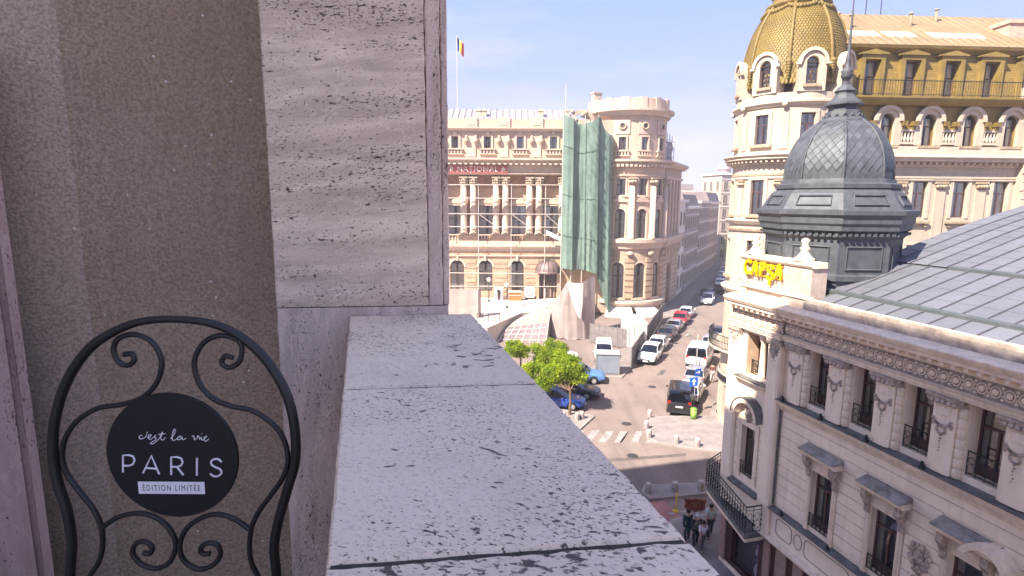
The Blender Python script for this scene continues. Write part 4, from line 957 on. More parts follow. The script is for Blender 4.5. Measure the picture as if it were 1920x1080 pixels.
# the ochre dome: skin, fish-scale tiles, ribs, garland collar
zd = lambda y: at(1490, y, 39.0).z
rd = lambda hw: hw * 39.0 / CF / 1.16
dprof = [(98, 166), (98, 132), (96, 112), (93, 92), (88, 72), (80, 50), (70, 32), (60, 18), (50, 6)]
mb = MB(); mb.lathe([(rd(a) - 0.05, zd(b)) for a, b in dprof], 40); mb.build('dome_skin', M_goldd, gh)
def dsamp(t):
    f = t * (len(dprof) - 1); i = min(int(f), len(dprof) - 2); g = f - i; return rd(dprof[i][0] + (dprof[i + 1][0] - dprof[i][0]) * g), zd(dprof[i][1] + (dprof[i + 1][1] - dprof[i][1]) * g)
mb = MB(); nr = 34; nc = 92
for i in range(nr):
    t0 = i / nr; r0, z0 = dsamp(t0); r1, z1 = dsamp(min(1, t0 + 1.35 / nr))
    for j in range(nc):
        a = 2 * PI * (j + 0.5 * (i % 2)) / nc; da = PI / nc * 0.93
        if math.sin(a) > 0.35: continue
        o = 0.03 + random.uniform(0, 0.008)
        P4 = [((r0 + o) * math.cos(a), (r0 + o) * math.sin(a), z0), ((r0 + o * 0.8) * math.cos(a + da * 0.8), (r0 + o * 0.8) * math.sin(a + da * 0.8), z0 + (z1 - z0) * 0.3), ((r1) * math.cos(a + da), (r1) * math.sin(a + da), z1), ((r1) * math.cos(a - da), (r1) * math.sin(a - da), z1), ((r0 + o * 0.8) * math.cos(a - da * 0.8), (r0 + o * 0.8) * math.sin(a - da * 0.8), z0 + (z1 - z0) * 0.3)]
        mb.face(P4); q0, q1 = P4[0], P4[1]; mb.face([P4[1], P4[0], (P4[0][0] * 0.985, P4[0][1] * 0.985, z0), (P4[1][0] * 0.985, P4[1][1] * 0.985, P4[1][2])]); mb.face([P4[0], P4[4], (P4[4][0] * 0.985, P4[4][1] * 0.985, P4[4][2]), (P4[0][0] * 0.985, P4[0][1] * 0.985, z0)])
stuff(mb.build('scale_tiles', M_gold, gh))
for k in range(-2, 4):
    a = R(-57 - 23) + R(46) * k - PI / 2
    mb = MB(); pts = [dsamp(i / 16) for i in range(2, 17)]; mb.tube([((r_ + 0.06) * math.cos(a), (r_ + 0.06) * math.sin(a), z_) for r_, z_ in pts], 0.11, 6)
    for q in range(7): mb.ball(((rd(98) + 0.12) * math.cos(a), (rd(98) + 0.12) * math.sin(a), zd(128) - 0.16 * q), 0.19 - 0.018 * q, 7, 5)
    mb.build('dome_rib', M_goldd, gh)
mb = MB()
for k in range(72):
    a = 2 * PI * k / 72; s_ = abs(math.sin(4 * a)); r_, z_ = dsamp(0.885 - 0.06 * s_); mb.ball(((r_ + 0.08) * math.cos(a), (r_ + 0.08) * math.sin(a), z_), 0.13 + 0.04 * random.random(), 6, 4)
mb.build('garland', M_goldd, gh)
mb = MB(); mb.lathe([(rd(58), zd(14)), (rd(62), zd(10)), (rd(62), zd(6)), (rd(50), zd(3)), (rd(48), zd(-12)), (rd(54), zd(-16)), (rd(40), zd(-34)), (rd(18), zd(-50)), (rd(8), zd(-56)), (0, zd(-80))], 24); mb.build('crown_collar', M_goldd, gh)
# --- wing to the right of the tower
xL = 2.2; xR = 24.0
cols = [gw(px, 360)[0] for px in (1644, 1719, 1795, 1871)]
sp = (cols[3] - cols[0]) / 3; cols = [cols[0] + sp * i for i in range(-1, 7)]
Y0 = WYl
zr = dict(gw_t=zw(100), gw_b=zw(171))
holes = []
z2a, z2b = zw(398), zw(331); z3a, z3b = zw(264), zw(205); z1a, z1b = zw(520), zw(450)
for x in cols:
    holes += [(x - 0.50, x + 0.50, z2a, z2b, False), (x - 0.46, x + 0.46, z3a, z3b, True), (x - 0.5, x + 0.5, z1a, z1b, False)]
cream_top = zw(252)
mb = MB(); wall(mb, xL, xR, 3.9, z3a, Y0, Y0 + 0.3, [h for h in holes if h[3] < z3a]); mb.build('wing_wall', M_gw, gh)
mb = MB(); wall(mb, xL, xR, z3a, zw(184), Y0, Y0 + 0.3, [h for h in holes if h[2] >= z3a]); mb.build('mansard_lower_wall', M_gold, gh)
MB().box(xL, xR, Y0 + 0.7, Y0 + 10, 0.1, zw(176) - 0.2).build('wing_interior', M_dark, gh)
u2 = window_unit(1.0, z2b - z2a, False, 0.68, M_gwin, 0.06, curtain=0.9, doors=False); u3 = window_unit(0.92, z3b - z3a, True, 0.62, M_gwin, 0.06, curtain=0.8, doors=False); u1 = window_unit(1.0, z1b - z1a, False, 0.68, M_gwin, 0.06, curtain=0.5, doors=False)
brk = MB()
for x in cols:
    put_window(u2, gh, (x, Y0 + 0.16, z2a)); put_window(u3, gh, (x, Y0 + 0.16, z3a)); put_window(u1, gh, (x, Y0 + 0.16, z1a))
    for za, zb in ((z2a, z2b), (z1a, z1b)):
        f = MB(); f.box(x - 0.72, x - 0.502, Y0 - 0.06, Y0 + 0.05, za - 0.04, zb + 0.02); f.box(x + 0.502, x + 0.72, Y0 - 0.06, Y0 + 0.05, za - 0.04, zb + 0.02); f.box(x - 0.72, x + 0.72, Y0 - 0.065, Y0 + 0.05, zb + 0.022, zb + 0.16); f.build('window_surround', M_gt, gh)
        f = MB(); f.box(x - 0.82, x + 0.82, Y0 - 0.22, Y0 + 0.05, za - 0.38, za - 0.24); f.box(x - 0.66, x - 0.5, Y0 - 0.14, Y0 + 0.04, za - 0.62, za - 0.382); f.box(x + 0.5, x + 0.66, Y0 - 0.14, Y0 + 0.04, za - 0.62, za - 0.382); f.build('window_sill', M_go, gh)
    # arched white surround with moulded head
    f = MB(); sp3 = z3b - 0.46; zb_ = zw(262) - 0.06
    f.box(x - 0.92, x - 0.462, Y0 - 0.22, Y0 + 0.02, zb_, sp3); f.box(x + 0.462, x + 0.92, Y0 - 0.22, Y0 + 0.02, zb_, sp3)
    A = arc(x, sp3, 0.86, PI, 0, 16); B = arc(x, sp3, 0.462, PI, 0, 16)
    for p, q, u_, v_ in zip(A, A[1:], B, B[1:]): f.prism([p, q, v_, u_], Y0 - 0.22, Y0 + 0.02)
    f.build('arched_surround', M_gw, gh)
    f = MB(); A = arc(x, sp3, 0.96, PI, 0, 16); B = arc(x, sp3, 0.72, PI, 0, 16)
    for p, q, u_, v_ in zip(A, A[1:], B, B[1:]): f.prism([p, q, v_, u_], Y0 - 0.34, Y0 - 0.215)
    f.build('arch_moulding', M_gt, gh)
    f = MB()
    for s_ in (-1, 1): f.box(x + s_ * 1.04 - 0.16, x + s_ * 1.04 + 0.16, Y0 - 0.4, Y0, sp3 - 0.30, sp3 - 0.02); f.box(x + s_ * 1.04 - 0.11, x + s_ * 1.04 + 0.11, Y0 - 0.28, Y0, sp3 - 0.5, sp3 - 0.302)
    f.build('impost', M_goldd, gh)
    f = MB(); f.box(x - 0.72, x + 0.72, Y0 - 0.34, Y0, zw(269), zw(264) - 0.02); f.build('window_sill', M_go, gh)
    # attic balustrade piece between the arches
    bl_ = MB(); bl_.lathe([(0.05, 0), (0.08, 0.05), (0.10, 0.2), (0.05, 0.42), (0.07, 0.6), (0.07, 0.64)], 8); blm = bl_.mesh('baluster', M_gt)
    f = MB(); xa_, xb_ = x + 0.93, x + sp - 0.93; f.box(xa_, xb_, Y0 - 0.22, Y0 - 0.02, zw(238), zw(234)); f.box(xa_, xb_, Y0 - 0.22, Y0 - 0.02, zw(262), zw(258)); bb = f.build('balustrade', M_gt, gh)
    for q in range(4): link('baluster', blm, bb, (xa_ + (xb_ - xa_) * (q + 0.5) / 4, Y0 - 0.12, zw(258)), scale=(1, 1, (zw(238) - zw(258)) / 0.64))
    # pilaster between the windows of the floor below
    f = MB(); xp = x + sp / 2; f.box(xp - 0.34, xp + 0.34, Y0 - 0.10, Y0 + 0.02, zw(470), zw(346)); f.build('pilaster', M_gw, gh)
    f = MB()
    for q in range(4): f.ball((xp - 0.27 + 0.18 * q, Y0 - 0.14, zw(340)), 0.13, 7, 5)
    f.box(xp - 0.42, xp + 0.42, Y0 - 0.2, Y0, zw(335), zw(331)); f.build('capital', M_go, gh)
zc = zw(285)
mb = MB(); mb.mould(xL, xR, [(Y0 + .1, zc - 0.66), (Y0 - 0.12, zc - 0.64), (Y0 - 0.20, zc - 0.36), (Y0 - 0.55, zc - 0.30), (Y0 - 0.55, zc - 0.16), (Y0 - 0.68, zc - 0.06), (Y0 - 0.68, zc), (Y0 - 0.3, zc + 0.12), (Y0 - 0.3, zw(266)), (Y0 + .1, zw(266))]); mb.build('main_cornice', M_gt, gh)
i = 0
while xL + 0.2 + i * 0.42 < xR: link('modillion', d_, gh, (xL + 0.2 + i * 0.42, Y0, zc - 0.04)); i += 1
for ya, yb, o in ((325, 321, 0.08), (314, 311, 0.05), (329, 327, 0.12)): MB().box(xL, xR, Y0 - o, Y0 + 0.05, zw(ya), zw(yb)).build('frieze_band', M_gt, gh)
# balcony storey of the mansard
zb = zw(186); zf = zw(176)
mb = MB(); mb.mould(xL, xR, [(Y0 + 1.2, zb - 0.15), (Y0 - 0.35, zb - 0.15), (Y0 - 0.7, zb + 0.06), (Y0 - 0.8, zf - 0.1), (Y0 - 0.8, zf), (Y0 + 1.2, zf)]); mb.build('balcony_slab', M_gold, gh)
Ym = Y0 + 0.55
def yshift(z): return Ym + (z - zf) * 0.10
M_goldb = None
def goldbrick():
    m, nt, b, N, L = nodes('ochre_tile_cladding')
    tcn = N('ShaderNodeTexCoord'); sx = N('ShaderNodeSeparateXYZ'); cxn = N('ShaderNodeCombineXYZ'); L(tcn.outputs['Object'], sx.inputs[0]); L(sx.outputs['X'], cxn.inputs['X']); L(sx.outputs['Z'], cxn.inputs['Y'])
    br = N('ShaderNodeTexBrick'); sv(br, 'Scale', 1.0); sv(br, 'Brick Width', 0.34); sv(br, 'Row Height', 0.17); sv(br, 'Mortar Size', 0.012); sv(br, 'Color1', (0.265, 0.18, 0.044, 1)); sv(br, 'Color2', (0.205, 0.138, 0.033, 1)); sv(br, 'Mortar', (0.17, 0.10, 0.02, 1)); L(cxn.outputs[0], br.inputs['Vector']); L(br.outputs['Color'], b.inputs['Base Color']); sv(b, 'Roughness', 0.6)
    bp = N('ShaderNodeBump'); sv(bp, 'Distance', 0.03); sv(bp, 'Strength', 0.8); bp.invert = True; L(br.outputs['Fac'], bp.inputs['Height']); L(bp.outputs['Normal'], b.inputs['Normal']); return m
M_goldb = goldbrick()
gcols = [gw(px, 130)[0] for px in (1640, 1717, 1792, 1866)]; gs = (gcols[3] - gcols[0]) / 3; gcols = [gcols[0] + gs * i for i in range(0, 6)]
zwb, zwt = zf + 0.02, zw(101); ztop_ = zw(80)
f = MB(); i0 = 0; wall(f, xL, xR, zf, ztop_, 0, 0.5, [(x - 0.52, x + 0.52, zwb, zwt, False) for x in gcols]); f.xf(lambda p: (p[0], yshift(p[2]) + p[1], p[2])); f.build('mansard_wall', M_goldb, gh)
ug = window_unit(1.04, zwt - zwb, False, 0.60, M_gwin, 0.07, curtain=0.7)
for x in gcols:
    put_window(ug, gh, (x, Ym + 0.42, zwb))
    f = MB(); f.box(x - 0.78, x - 0.522, Ym - 0.12, Ym + 0.3, zwb, zwt + 0.02); f.box(x + 0.522, x + 0.78, Ym - 0.12, Ym + 0.3, zwb, zwt + 0.02); f.box(x - 0.78, x + 0.78, Ym - 0.12, Ym + 0.42, zwt + 0.022, zwt + 0.30)
    f.prism([(x - 0.95, zwt + 0.302), (x + 0.95, zwt + 0.302), (x + 0.95, zwt + 0.38), (x, zwt + 0.62), (x - 0.95, zwt + 0.38)], Ym - 0.22, Ym + 0.5); f.build('dormer_surround', M_gold, gh)
MB().box(xL, xR, Y0 + 1.7, Y0 + 9, zw(176) - 0.19, zw(80)).build('mansard_interior', M_dark, gh)
zr0 = zw(176); zr1 = zw(147)
f = MB(); f.tube([(xL, Y0 - 0.7, zr1), (xR, Y0 - 0.7, zr1)], 0.03, 5); f.tube([(xL, Y0 - 0.7, zr0 + 0.12), (xR, Y0 - 0.7, zr0 + 0.12)], 0.02, 5); rl = f.build('balcony_railing', M_grille, gh)
b_ = MB(); b_.tube([(0, 0, 0), (0, 0, zr1 - zr0)], 0.014, 4); b_ = b_.mesh('bar', M_grille); i = 0
while xL + i * 0.17 < 16: link('bar', b_, rl, (xL + i * 0.17, Y0 - 0.7, zr0)); i += 1
# roof above
yr = yshift(ztop_)
f = MB(); f.mould(xL, xR, [(yr + 0.5, ztop_ - 0.25), (yr - 0.12, ztop_ - 0.2), (yr - 0.45, ztop_ + 0.05), (yr - 0.5, ztop_ + 0.22), (yr + 0.5, ztop_ + 0.3)]); f.build('roof_cornice', M_goldd, gh)
zrt = at(1790, 27, GC.y + 3.0).z + 0.42; e0_, e1_ = (yr - 0.45, ztop_ + 0.25), (yr + 4.6, zrt)
rows = []
nxs = 70
f = MB(); f.grid([[(xL - 1.0 + (xR - xL + 1) * i / nxs, e0_[0], e0_[1]) for i in range(nxs + 1)], [(xL - 1.0 + (xR - xL + 1) * i / nxs, e1_[0], e1_[1]) for i in range(nxs + 1)], [(xL - 1 + (xR - xL + 1) * i / nxs, e1_[0] + 6, e1_[1] - 0.6) for i in range(nxs + 1)]], False); f.build('roof', M_groof, gh)
def rpt(x, t, o=0.0): return Vector((x, e0_[0] + (e1_[0] - e0_[0]) * t, e0_[1] + (e1_[1] - e0_[1]) * t + o))
sm_ = MB(); sm_.grid([[rpt(-0.02 - 1.6 * (1 - t) * 0, t, -0.01), rpt(-0.015, t, 0.06), rpt(0.015, t, 0.06), rpt(0.02, t, -0.01)] for t in (0, 0.5, 1)], False); sm_ = sm_.mesh('roof_seam', M_groof)
i = 0
while xL - 0.5 + i * 0.62 < 17: link('roof_seam', sm_, gh, (xL - 0.5 + i * 0.62, 0, 0)); i += 1
for pxa, pxb in ((1618, 1678), (1688, 1748), (1778, 1832), (1836, 1882)):
    xa_, xb_ = gw(pxa, 62)[0], gw(pxb, 62)[0]; f = MB(); P4 = [rpt(xa_, 0.22, 0.09), rpt(xb_, 0.22, 0.09), rpt(xb_, 0.36, 0.09), rpt(xa_, 0.36, 0.09)]; f.face(P4); D = Vector((0, 0, -0.1))
    for q in range(4): f.face([P4[(q + 1) % 4], P4[q], P4[q] + D, P4[(q + 1) % 4] + D])
    f.build('roof_light', M_pinkst, gh)
for px, t in ((1622, .55), (1644, .5), (1777, .62), (1849, .8), (1600, .9)):
    x = gw(px, 50)[0]; f = MB(); q = rpt(x, t); f.tube([q, q + Vector((0, 0, 0.75))], 0.10, 7); f.lathe([(0.17, 0), (0.17, 0.05), (0, 0.14)], 8, (q.x, q.y, q.z + 0.76)); f.build('vent_pipe', M_go, gh)
for px in (1724, 1756):
    x = gw(px, 20)[0]; f = MB(); q = rpt(x, 1.0); f.tube([q, q + Vector((0, 0, 1.1))], 0.03, 5); f.build('lightning_rod', M_grille, gh)
for px in (1578, 1588):
    x = gw(px, 30)[0]; f = MB(); q = rpt(x, 0.95); f.tube([q, q + Vector((0, 0, 4.2))], 0.022, 5); f.build('antenna_mast', M_gt, gh)
# end pavilion of the wing
xp = gw(1904, 300)[0]
mb = MB(); mb.box(xp, xp + 9, Y0 - 0.5, Y0 + 6, 3.9, zw(150)); mb.build('pavilion', M_gw, gh)
for k in range(26):
    z = 8 + k * 0.55; MB().box(xp - 0.06 + 0.1 * (k % 2), xp + 0.9, Y0 - 0.58, Y0 - 0.49, z, z + 0.5).build('quoin', M_gt, gh)
mb = MB(); mb.box(xp + 0.1, xp + 2.2, Y0 + 2, Y0 + 3.4, zw(120), zw(10)); mb.box(xp, xp + 2.3, Y0 + 1.9, Y0 + 3.5, zw(10) + 0.002, zw(10) + 0.25); mb.build('chimney', mat('pink_chimney', (0.55, 0.36, 0.28), 0.8, 0.15, 3), gh)
# ground floor and balcony of the tower, side front along the street
mb = MB(); wall(mb, x0t, x1t, 0.0, 3.9, -0.05, 0.3, [(R(a) * GR - 0.6, R(a) * GR + 0.6, 0.5, 3.0, False) for a in (-110, -78, -46, -14, 18)], 0.35); tw('ground_floor', mb, M_gw)
for a in (-110, -78, -46, -14, 18):
    mb = MB(); mb.xbox(R(a) * GR - 0.6, R(a) * GR + 0.6, 0.2, 0.24, 0.5, 3.0); tw('shop_pane', mb, M_glass)
ring('shop_band', M_gt, [(0.1, 3.25), (-0.12, 3.25), (-0.12, 3.75), (0.1, 3.75)])
zbal = on(1352, 648, GC - gx * GR, gx).z if False else at(1350, 645, 38.5).z
ring('balcony_slab', M_gt, [(0.2, zbal - 0.35), (-0.5, zbal - 0.32), (-0.95, zbal - 0.12), (-0.95, zbal), (0.2, zbal)], 0.3)
f = MB(); pts = [((GR + 0.88) * math.sin(a), -(GR + 0.88) * math.cos(a)) for a in [R(-135) + R(6) * i for i in range(26)]]
f.tube([(p[0], p[1], zbal + 0.95) for p in pts], 0.03, 5); f.tube([(p[0], p[1], zbal + 0.1) for p in pts], 0.02, 5); rl = f.build('balcony_railing', M_grille, gh)
b_ = MB(); b_.tube([(0, 0, 0), (0, 0, 0.95)], 0.018, 4); b_.ball((0, 0, 0.5), 0.05, 6, 4); b_ = b_.mesh('bar', M_grille)
for i in range(75):
    a = R(-135) + R(2) * i; link('bar', b_, rl, ((GR + 0.88) * math.sin(a), -(GR + 0.88) * math.cos(a), zbal))
for a in (-104, -100.5, -97, -93, -88, -84.5, -80):
    f = MB(); w_ = 0.09 if a not in (-93, -80) else 0.16; x = R(a) * GR; f.xbox(x - w_, x + w_, -0.2, -0.125, 3.32 if a != -97 else 3.45, 3.70); tw('sign_stroke', f, M_grille)
# a few standing letters of the shop sign on the band, seen edge on
for a, ch_c in ((-98, 'C'), (-90, 'A'), (-82, 'F'), (-74, 'E')):
    text(ch_c, 0.55, M_white, gh, ((GR + 0.16) * math.sin(R(a)), -(GR + 0.16) * math.cos(R(a)), 3.5), (PI / 2, 0, R(a)), 0.02, 1.0, name='sign_letters') if False else None
su = Vector((0.446, 0.895, 0)); lu = Vector((su.dot(gx), su.dot(gy), 0)); lv = Vector((lu.y, -lu.x, 0))
st = Vector((GR * math.sin(R(-95)), -GR * math.cos(R(-95)), 0)); e_ = st + lu * 26; 
mb = MB(); mb.prism([(st.x, st.y), (e_.x, e_.y), (e_.x + lv.x * 9, e_.y + lv.y * 9), (st.x + lv.x * 4, st.y + lv.y * 4)][::-1], 0.02, zt(186)); 
mb = MB(); mb.prism([(st.x + 0.3, st.y), (e_.x, e_.y), (e_.x + lv.x * 9, e_.y + lv.y * 9), (st.x + 3.4, st.y)], 0.02, zt(200), 'z'); mb.build('street_front', M_gw, gh)
MB().box(xL, xR, Y0 - 0.02, Y0 + 9, 0.01, 3.9).build('wing_ground_floor', M_gw, gh)
# ================================================================== military club across the square
M_cc = mat('club_cream', (0.552, 0.406, 0.306), 0.8, 0.12, 0.6, 0.12, 12, streak=0.2)
M_ct = mat('club_trim', (0.581, 0.442, 0.348), 0.8, 0.12, 1.0, 0.12, 12, streak=0.2)
M_cl = mat('club_peach', (0.498, 0.344, 0.235), 0.85, 0.2, 0.8, 0.2, 12, streak=0.25)
M_cb = mat('club_bare_brick', (0.470, 0.273, 0.179), 0.9, 0.35, 1.2, 0.3, 14)
M_cst = mat('club_stone', (0.489, 0.372, 0.273), 0.85, 0.2, 1.0, 0.25, 12, streak=0.3)
M_cw = mat('club_joinery', (0.09, 0.07, 0.06), 0.5, 0.2, 3)
M_croof = mat('club_zinc_roof', (0.336, 0.311, 0.311), 0.5, 0.15, 0.6, 0.1, 6, metal=0.2, streak=0.2)
M_scaf = mat('scaffold_tube', (0.62, 0.55, 0.50), 0.5, 0.1, 3, metal=0.2)
YC = 80.0
cl = thing('military_club', 'cream columned palace with round corner tower under repair across the square', 'building', (0, YC, 0))
X = lambda px, y=380: at(px, y, YC).x
Z = lambda y: at(960, y, YC).z
# ground floor
xl_, xr_ = X(700), X(1100)
gwin = [X(p) for p in (800, 854, 908, 968)]
zg0, zg1 = Z(546), Z(488)
mb = MB(); wall(mb, xl_, xr_, 0.5, Z(460), 0, 0.5, [(x - 1.0, x + 1.0, zg0, zg1, True) for x in gwin]); mb.build('ground_floor_wall', M_cl, cl)
MB().box(xl_, xr_, 2.4, 14, 0.1, Z(222)).build('club_interior', M_dark, cl)
ug_ = window_unit(2.0, zg1 - zg0, True, 0.62, M_cw, 0.10, curtain=0.9, doors=False)
for x in gwin:
    put_window(ug_, cl, (x, 0.35, zg0))
    f = MB(); A = arc(x, zg1 - 1.0, 1.32, PI, 0, 14); B = arc(x, zg1 - 1.0, 1.0, PI, 0, 14)
    for p, q, u_, v_ in zip(A, A[1:], B, B[1:]): f.prism([p, q, v_, u_], -0.14, 0.02)
    f.build('arch_moulding', M_ct, cl)
    f = MB(); f.box(x - 0.2, x + 0.2, -0.26, 0, zg1 - 0.1, zg1 + 0.65); f.build('keystone', M_ct, cl)
edges = [xl_] + sum([[x - 1.36, x + 1.36] for x in gwin], []) + [X(1010)]
zk = 2.2
while zk < Z(490):
    for i in range(0, len(edges), 2):
        if edges[i + 1] - edges[i] > 0.3: MB().box(edges[i], edges[i + 1], -0.09, 0.02, zk, zk + 0.58).build('stone_course', M_cl, cl)
    zk += 0.68
def band(x0, x1, ya, yb, o, m, nm='string_course', z0=None):
    za, zb_ = Z(ya), Z(yb); mb = MB(); mb.mould(x0, x1, [(0.3, za), (-o * 0.4, za), (-o * 0.5, za + (zb_ - za) * 0.35), (-o, za + (zb_ - za) * 0.7), (-o, zb_), (0.3, zb_ + 0.06)]); return mb.build(nm, m, cl)
band(xl_, xr_, 470, 459, 0.55, M_ct); band(xl_, xr_, 482, 479, 0.25, M_ct)
# first floor loggia: wall set back, balustrade, paired columns
mb = MB(); lw = [X(p) for p in (788, 850, 911, 972, 1034)]; zl0, zl1 = Z(440), Z(386)
wall(mb, xl_, xr_, Z(460), Z(326), 1.5, 1.9, [(x - 1.25, x + 1.25, zl0, zl1, False) for x in lw]); mb.build('loggia_wall', M_cb, cl)
ul = window_unit(2.5, zl1 - zl0, False, 0.55, M_cw, 0.10, curtain=0.9, doors=False)
for x in lw:
    put_window(ul, cl, (x, 1.62, zl0))
    f = MB(); f.box(x - 1.55, x - 1.252, 1.3, 1.55, zl0, zl1); f.box(x + 1.252, x + 1.55, 1.3, 1.55, zl0, zl1); f.box(x - 1.55, x + 1.55, 1.28, 1.55, zl1 + 0.002, zl1 + 0.3); f.build('window_surround', M_ct, cl)
    f = MB(); f.box(x - 1.2, x + 1.2, 1.42, 1.55, Z(378), Z(352)); f.build('relief_panel', M_cl, cl)
    f = MB(); f.prism([(x - 1.7, zl1 + 0.31), (x + 1.7, zl1 + 0.31), (x, zl1 + 1.0)], 1.2, 1.55); f.build('pediment', M_ct, cl)
MB().box(xl_, xr_, -0.15, 1.6, Z(459) + 0.02, Z(452)).build('loggia_floor', M_ct, cl)
cols_ = [X(p) for p in (806, 824, 867, 885, 928, 946, 991, 1009, 1052)]
co = MB(); hz = Z(346) - Z(441)
co.lathe([(0.0, 0), (0.62, 0), (0.62, 0.25), (0.52, 0.3), (0.56, 0.42), (0.48, 0.5), (0.48, hz * 0.4), (0.41, hz), (0.0, hz)], 16); co = co.mesh('column', M_ct)
cp = MB()
for k in range(10):
    a = k * PI / 5
    for zz_, rr__ in ((0.2, 0.47), (0.55, 0.53)): cp.ball((rr__ * math.cos(a), rr__ * math.sin(a), zz_), 0.17, 6, 4)
cp.lathe([(0.42, 0), (0.46, 0.6), (0.62, 0.85), (0.0, 0.85)], 10); cp.box(-0.62, 0.62, -0.62, 0.62, 0.852, 1.05); cp = cp.mesh('capital', M_cst)
pe_ = MB(); pe_.box(-0.68, 0.68, -0.68, 0.68, Z(458) , Z(441)); pe_ = pe_.mesh('pedestal', M_cl)
for x in cols_:
    c = link('column', co, cl, (x, 0.55, Z(441))); link('capital', cp, c, (0, 0, hz)); link('pedestal', pe_, cl, (x, 0.55, 0))
blm2 = MB(); blm2.lathe([(0.10, 0), (0.14, 0.1), (0.19, 0.35), (0.09, 0.7), (0.13, 0.95)], 8); blm2 = blm2.mesh('baluster', M_ct)
for a, b in ((X(831), X(860)), (X(892), X(921)), (X(953), X(984)), (X(1016), X(1045))):
    f = MB(); f.box(a, b, 0.3, 0.7, Z(442), Z(440)); bb = f.build('balustrade', M_ct, cl); n = int((b - a) / 0.42)
    for q in range(n): link('baluster', blm2, bb, (a + (b - a) * (q + 0.5) / n, 0.5, Z(453)), scale=(1, 1, (Z(442) - Z(453)) / 0.95))
# entablature, sign, attic storey
MB().box(xl_, xr_, 0.05, 1.6, Z(327), Z(308)).build('architrave', M_cc, cl); band(xl_, xr_, 328, 325, 0.2, M_ct); band(xl_, xr_, 308, 297, 1.1, M_ct, 'main_cornice')
dn = MB(); dn.box(-0.2, 0.2, -0.85, 0.0, Z(309) - 0.02, Z(306)); dn = dn.mesh('modillion', M_ct)
i = 0
while X(800) + i * 0.78 < X(1056): link('modillion', dn, cl, (X(800) + i * 0.78, 0, 0)); i += 1
M_sred = mat('red_sign', (0.403, 0.101, 0.084), 0.6, 0.15, 2)
bo_ = MB(); bo_.box(X(742), X(949), -0.28, 0.04, Z(325.5), Z(310.5)); sb = bo_.build('sign_board', M_sred, cl)
M_slet = mat('sign_letters_stone', (0.70, 0.60, 0.48), 0.7, 0.1, 3)
tz = (Z(325.5) + Z(310.5)) / 2
t = text('MILITAR NA\u021AIONAL', 0.98, M_slet, sb, (X(932), -0.30, tz), ext=0.04, sx=1.02, al='RIGHT', spc=1.18, off=0.01)
f = MB(); cs_ = X(942); pts = [(cs_ + (0.42 if k % 2 == 0 else 0.17) * math.sin(k * PI / 5), tz + (0.42 if k % 2 == 0 else 0.17) * math.cos(k * PI / 5)) for k in range(10)]; f.prism(pts[::-1], -0.34, -0.27); f.build('star', M_slet, sb)
aw = [X(p, 266) for p in (788, 849.5, 910.5, 972, 1034.5)]; za0, za1 = Z(278), Z(256)
mb = MB(); wall(mb, xl_, xr_, Z(297), Z(244), 0.1, 0.5, [(x - 0.5, x + 0.5, za0, za1, False) for x in aw]); mb.build('attic_wall', M_cc, cl)
ua = window_unit(1.0, za1 - za0, False, 0.6, M_cw, 0.07, curtain=0.5, doors=False)
orn = MB(); orn.lathe([(0.0, 0), (0.16, 0.1), (0.22, 0.35), (0.42, 0.55), (0.40, 0.85), (0.2, 1.0), (0.22, 1.2), (0.14, 1.42), (0, 1.5)], 10); orn = orn.mesh('bust_ornament', M_cst)
for x in aw:
    put_window(ua, cl, (x, 0.32, za0))
    f = MB(); f.box(x - 0.78, x - 0.502, -0.04, 0.15, za0 - 0.1, za1 + 0.02); f.box(x + 0.502, x + 0.78, -0.04, 0.15, za0 - 0.1, za1 + 0.02); f.box(x - 0.78, x + 0.78, -0.05, 0.15, za1 + 0.022, za1 + 0.3); f.ball((x, -0.1, za1 + 0.5), 0.3, 8, 5, (1.3, 0.5, 0.7)); f.build('window_surround', M_ct, cl)
    f = MB(); f.box(x - 1.15, x + 1.15, -0.25, 0.15, Z(281), Z(279)); f.box(x - 1.15, x + 1.15, -0.25, 0.15, Z(290), Z(288)); bb = f.build('balustrade', M_ct, cl)
    for q in range(5): link('baluster', blm2, bb, (x - 0.9 + 0.45 * q, -0.05, Z(288)), scale=(0.8, 0.8, (Z(281) - Z(288)) / 0.95))
    xm = x + (aw[1] - aw[0]) / 2
    MB().box(xm - 0.6, xm + 0.6, -0.06, 0.15, Z(294), Z(250)).build('pilaster_panel', M_ct, cl)
    for s_ in (-1, 1): link('bust_ornament', orn, cl, (xm + s_ * 0.66 * 1.0, -0.12, Z(274)))
band(xl_, xr_, 246, 240, 0.6, M_ct, 'attic_cornice')
MB().box(xl_, xr_, 0.0, 0.6, Z(240) + 0.07, Z(223)).build('parapet', M_cc, cl)
for x in aw:
    xm = x + (aw[1] - aw[0]) / 2
    MB().box(xm - 0.85, xm + 0.85, -0.18, 0.7, Z(240) + 0.075, Z(220)).build('parapet_block', M_ct, cl); MB().box(xm - 0.5, xm + 0.5, -0.24, -0.18, Z(235), Z(225)).build('relief_panel', M_ct, cl)
zr_ = at(950, 205, 86).z
f = MB(); f.grid([[(xl_ + 0.9 * i, 0.7, Z(223) - 0.3) for i in range(32)], [(xl_ + 0.9 * i, 6.0, zr_) for i in range(32)], [(xl_ + 0.9 * i, 14.0, zr_ - 1.5) for i in range(32)]], False); f.build('roof', M_croof, cl)
f = MB(); f.grid([[(-0.03, 0.7, Z(223) - 0.3), (0, 0.7, Z(223) - 0.16), (0.03, 0.7, Z(223) - 0.3)], [(-0.03, 6.0, zr_), (0, 6.0, zr_ + 0.14), (0.03, 6.0, zr_)]], False); fs = f.mesh('roof_seam', M_croof)
for i in range(30): link('roof_seam', fs, cl, (xl_ + 0.9 * i, 0, 0))
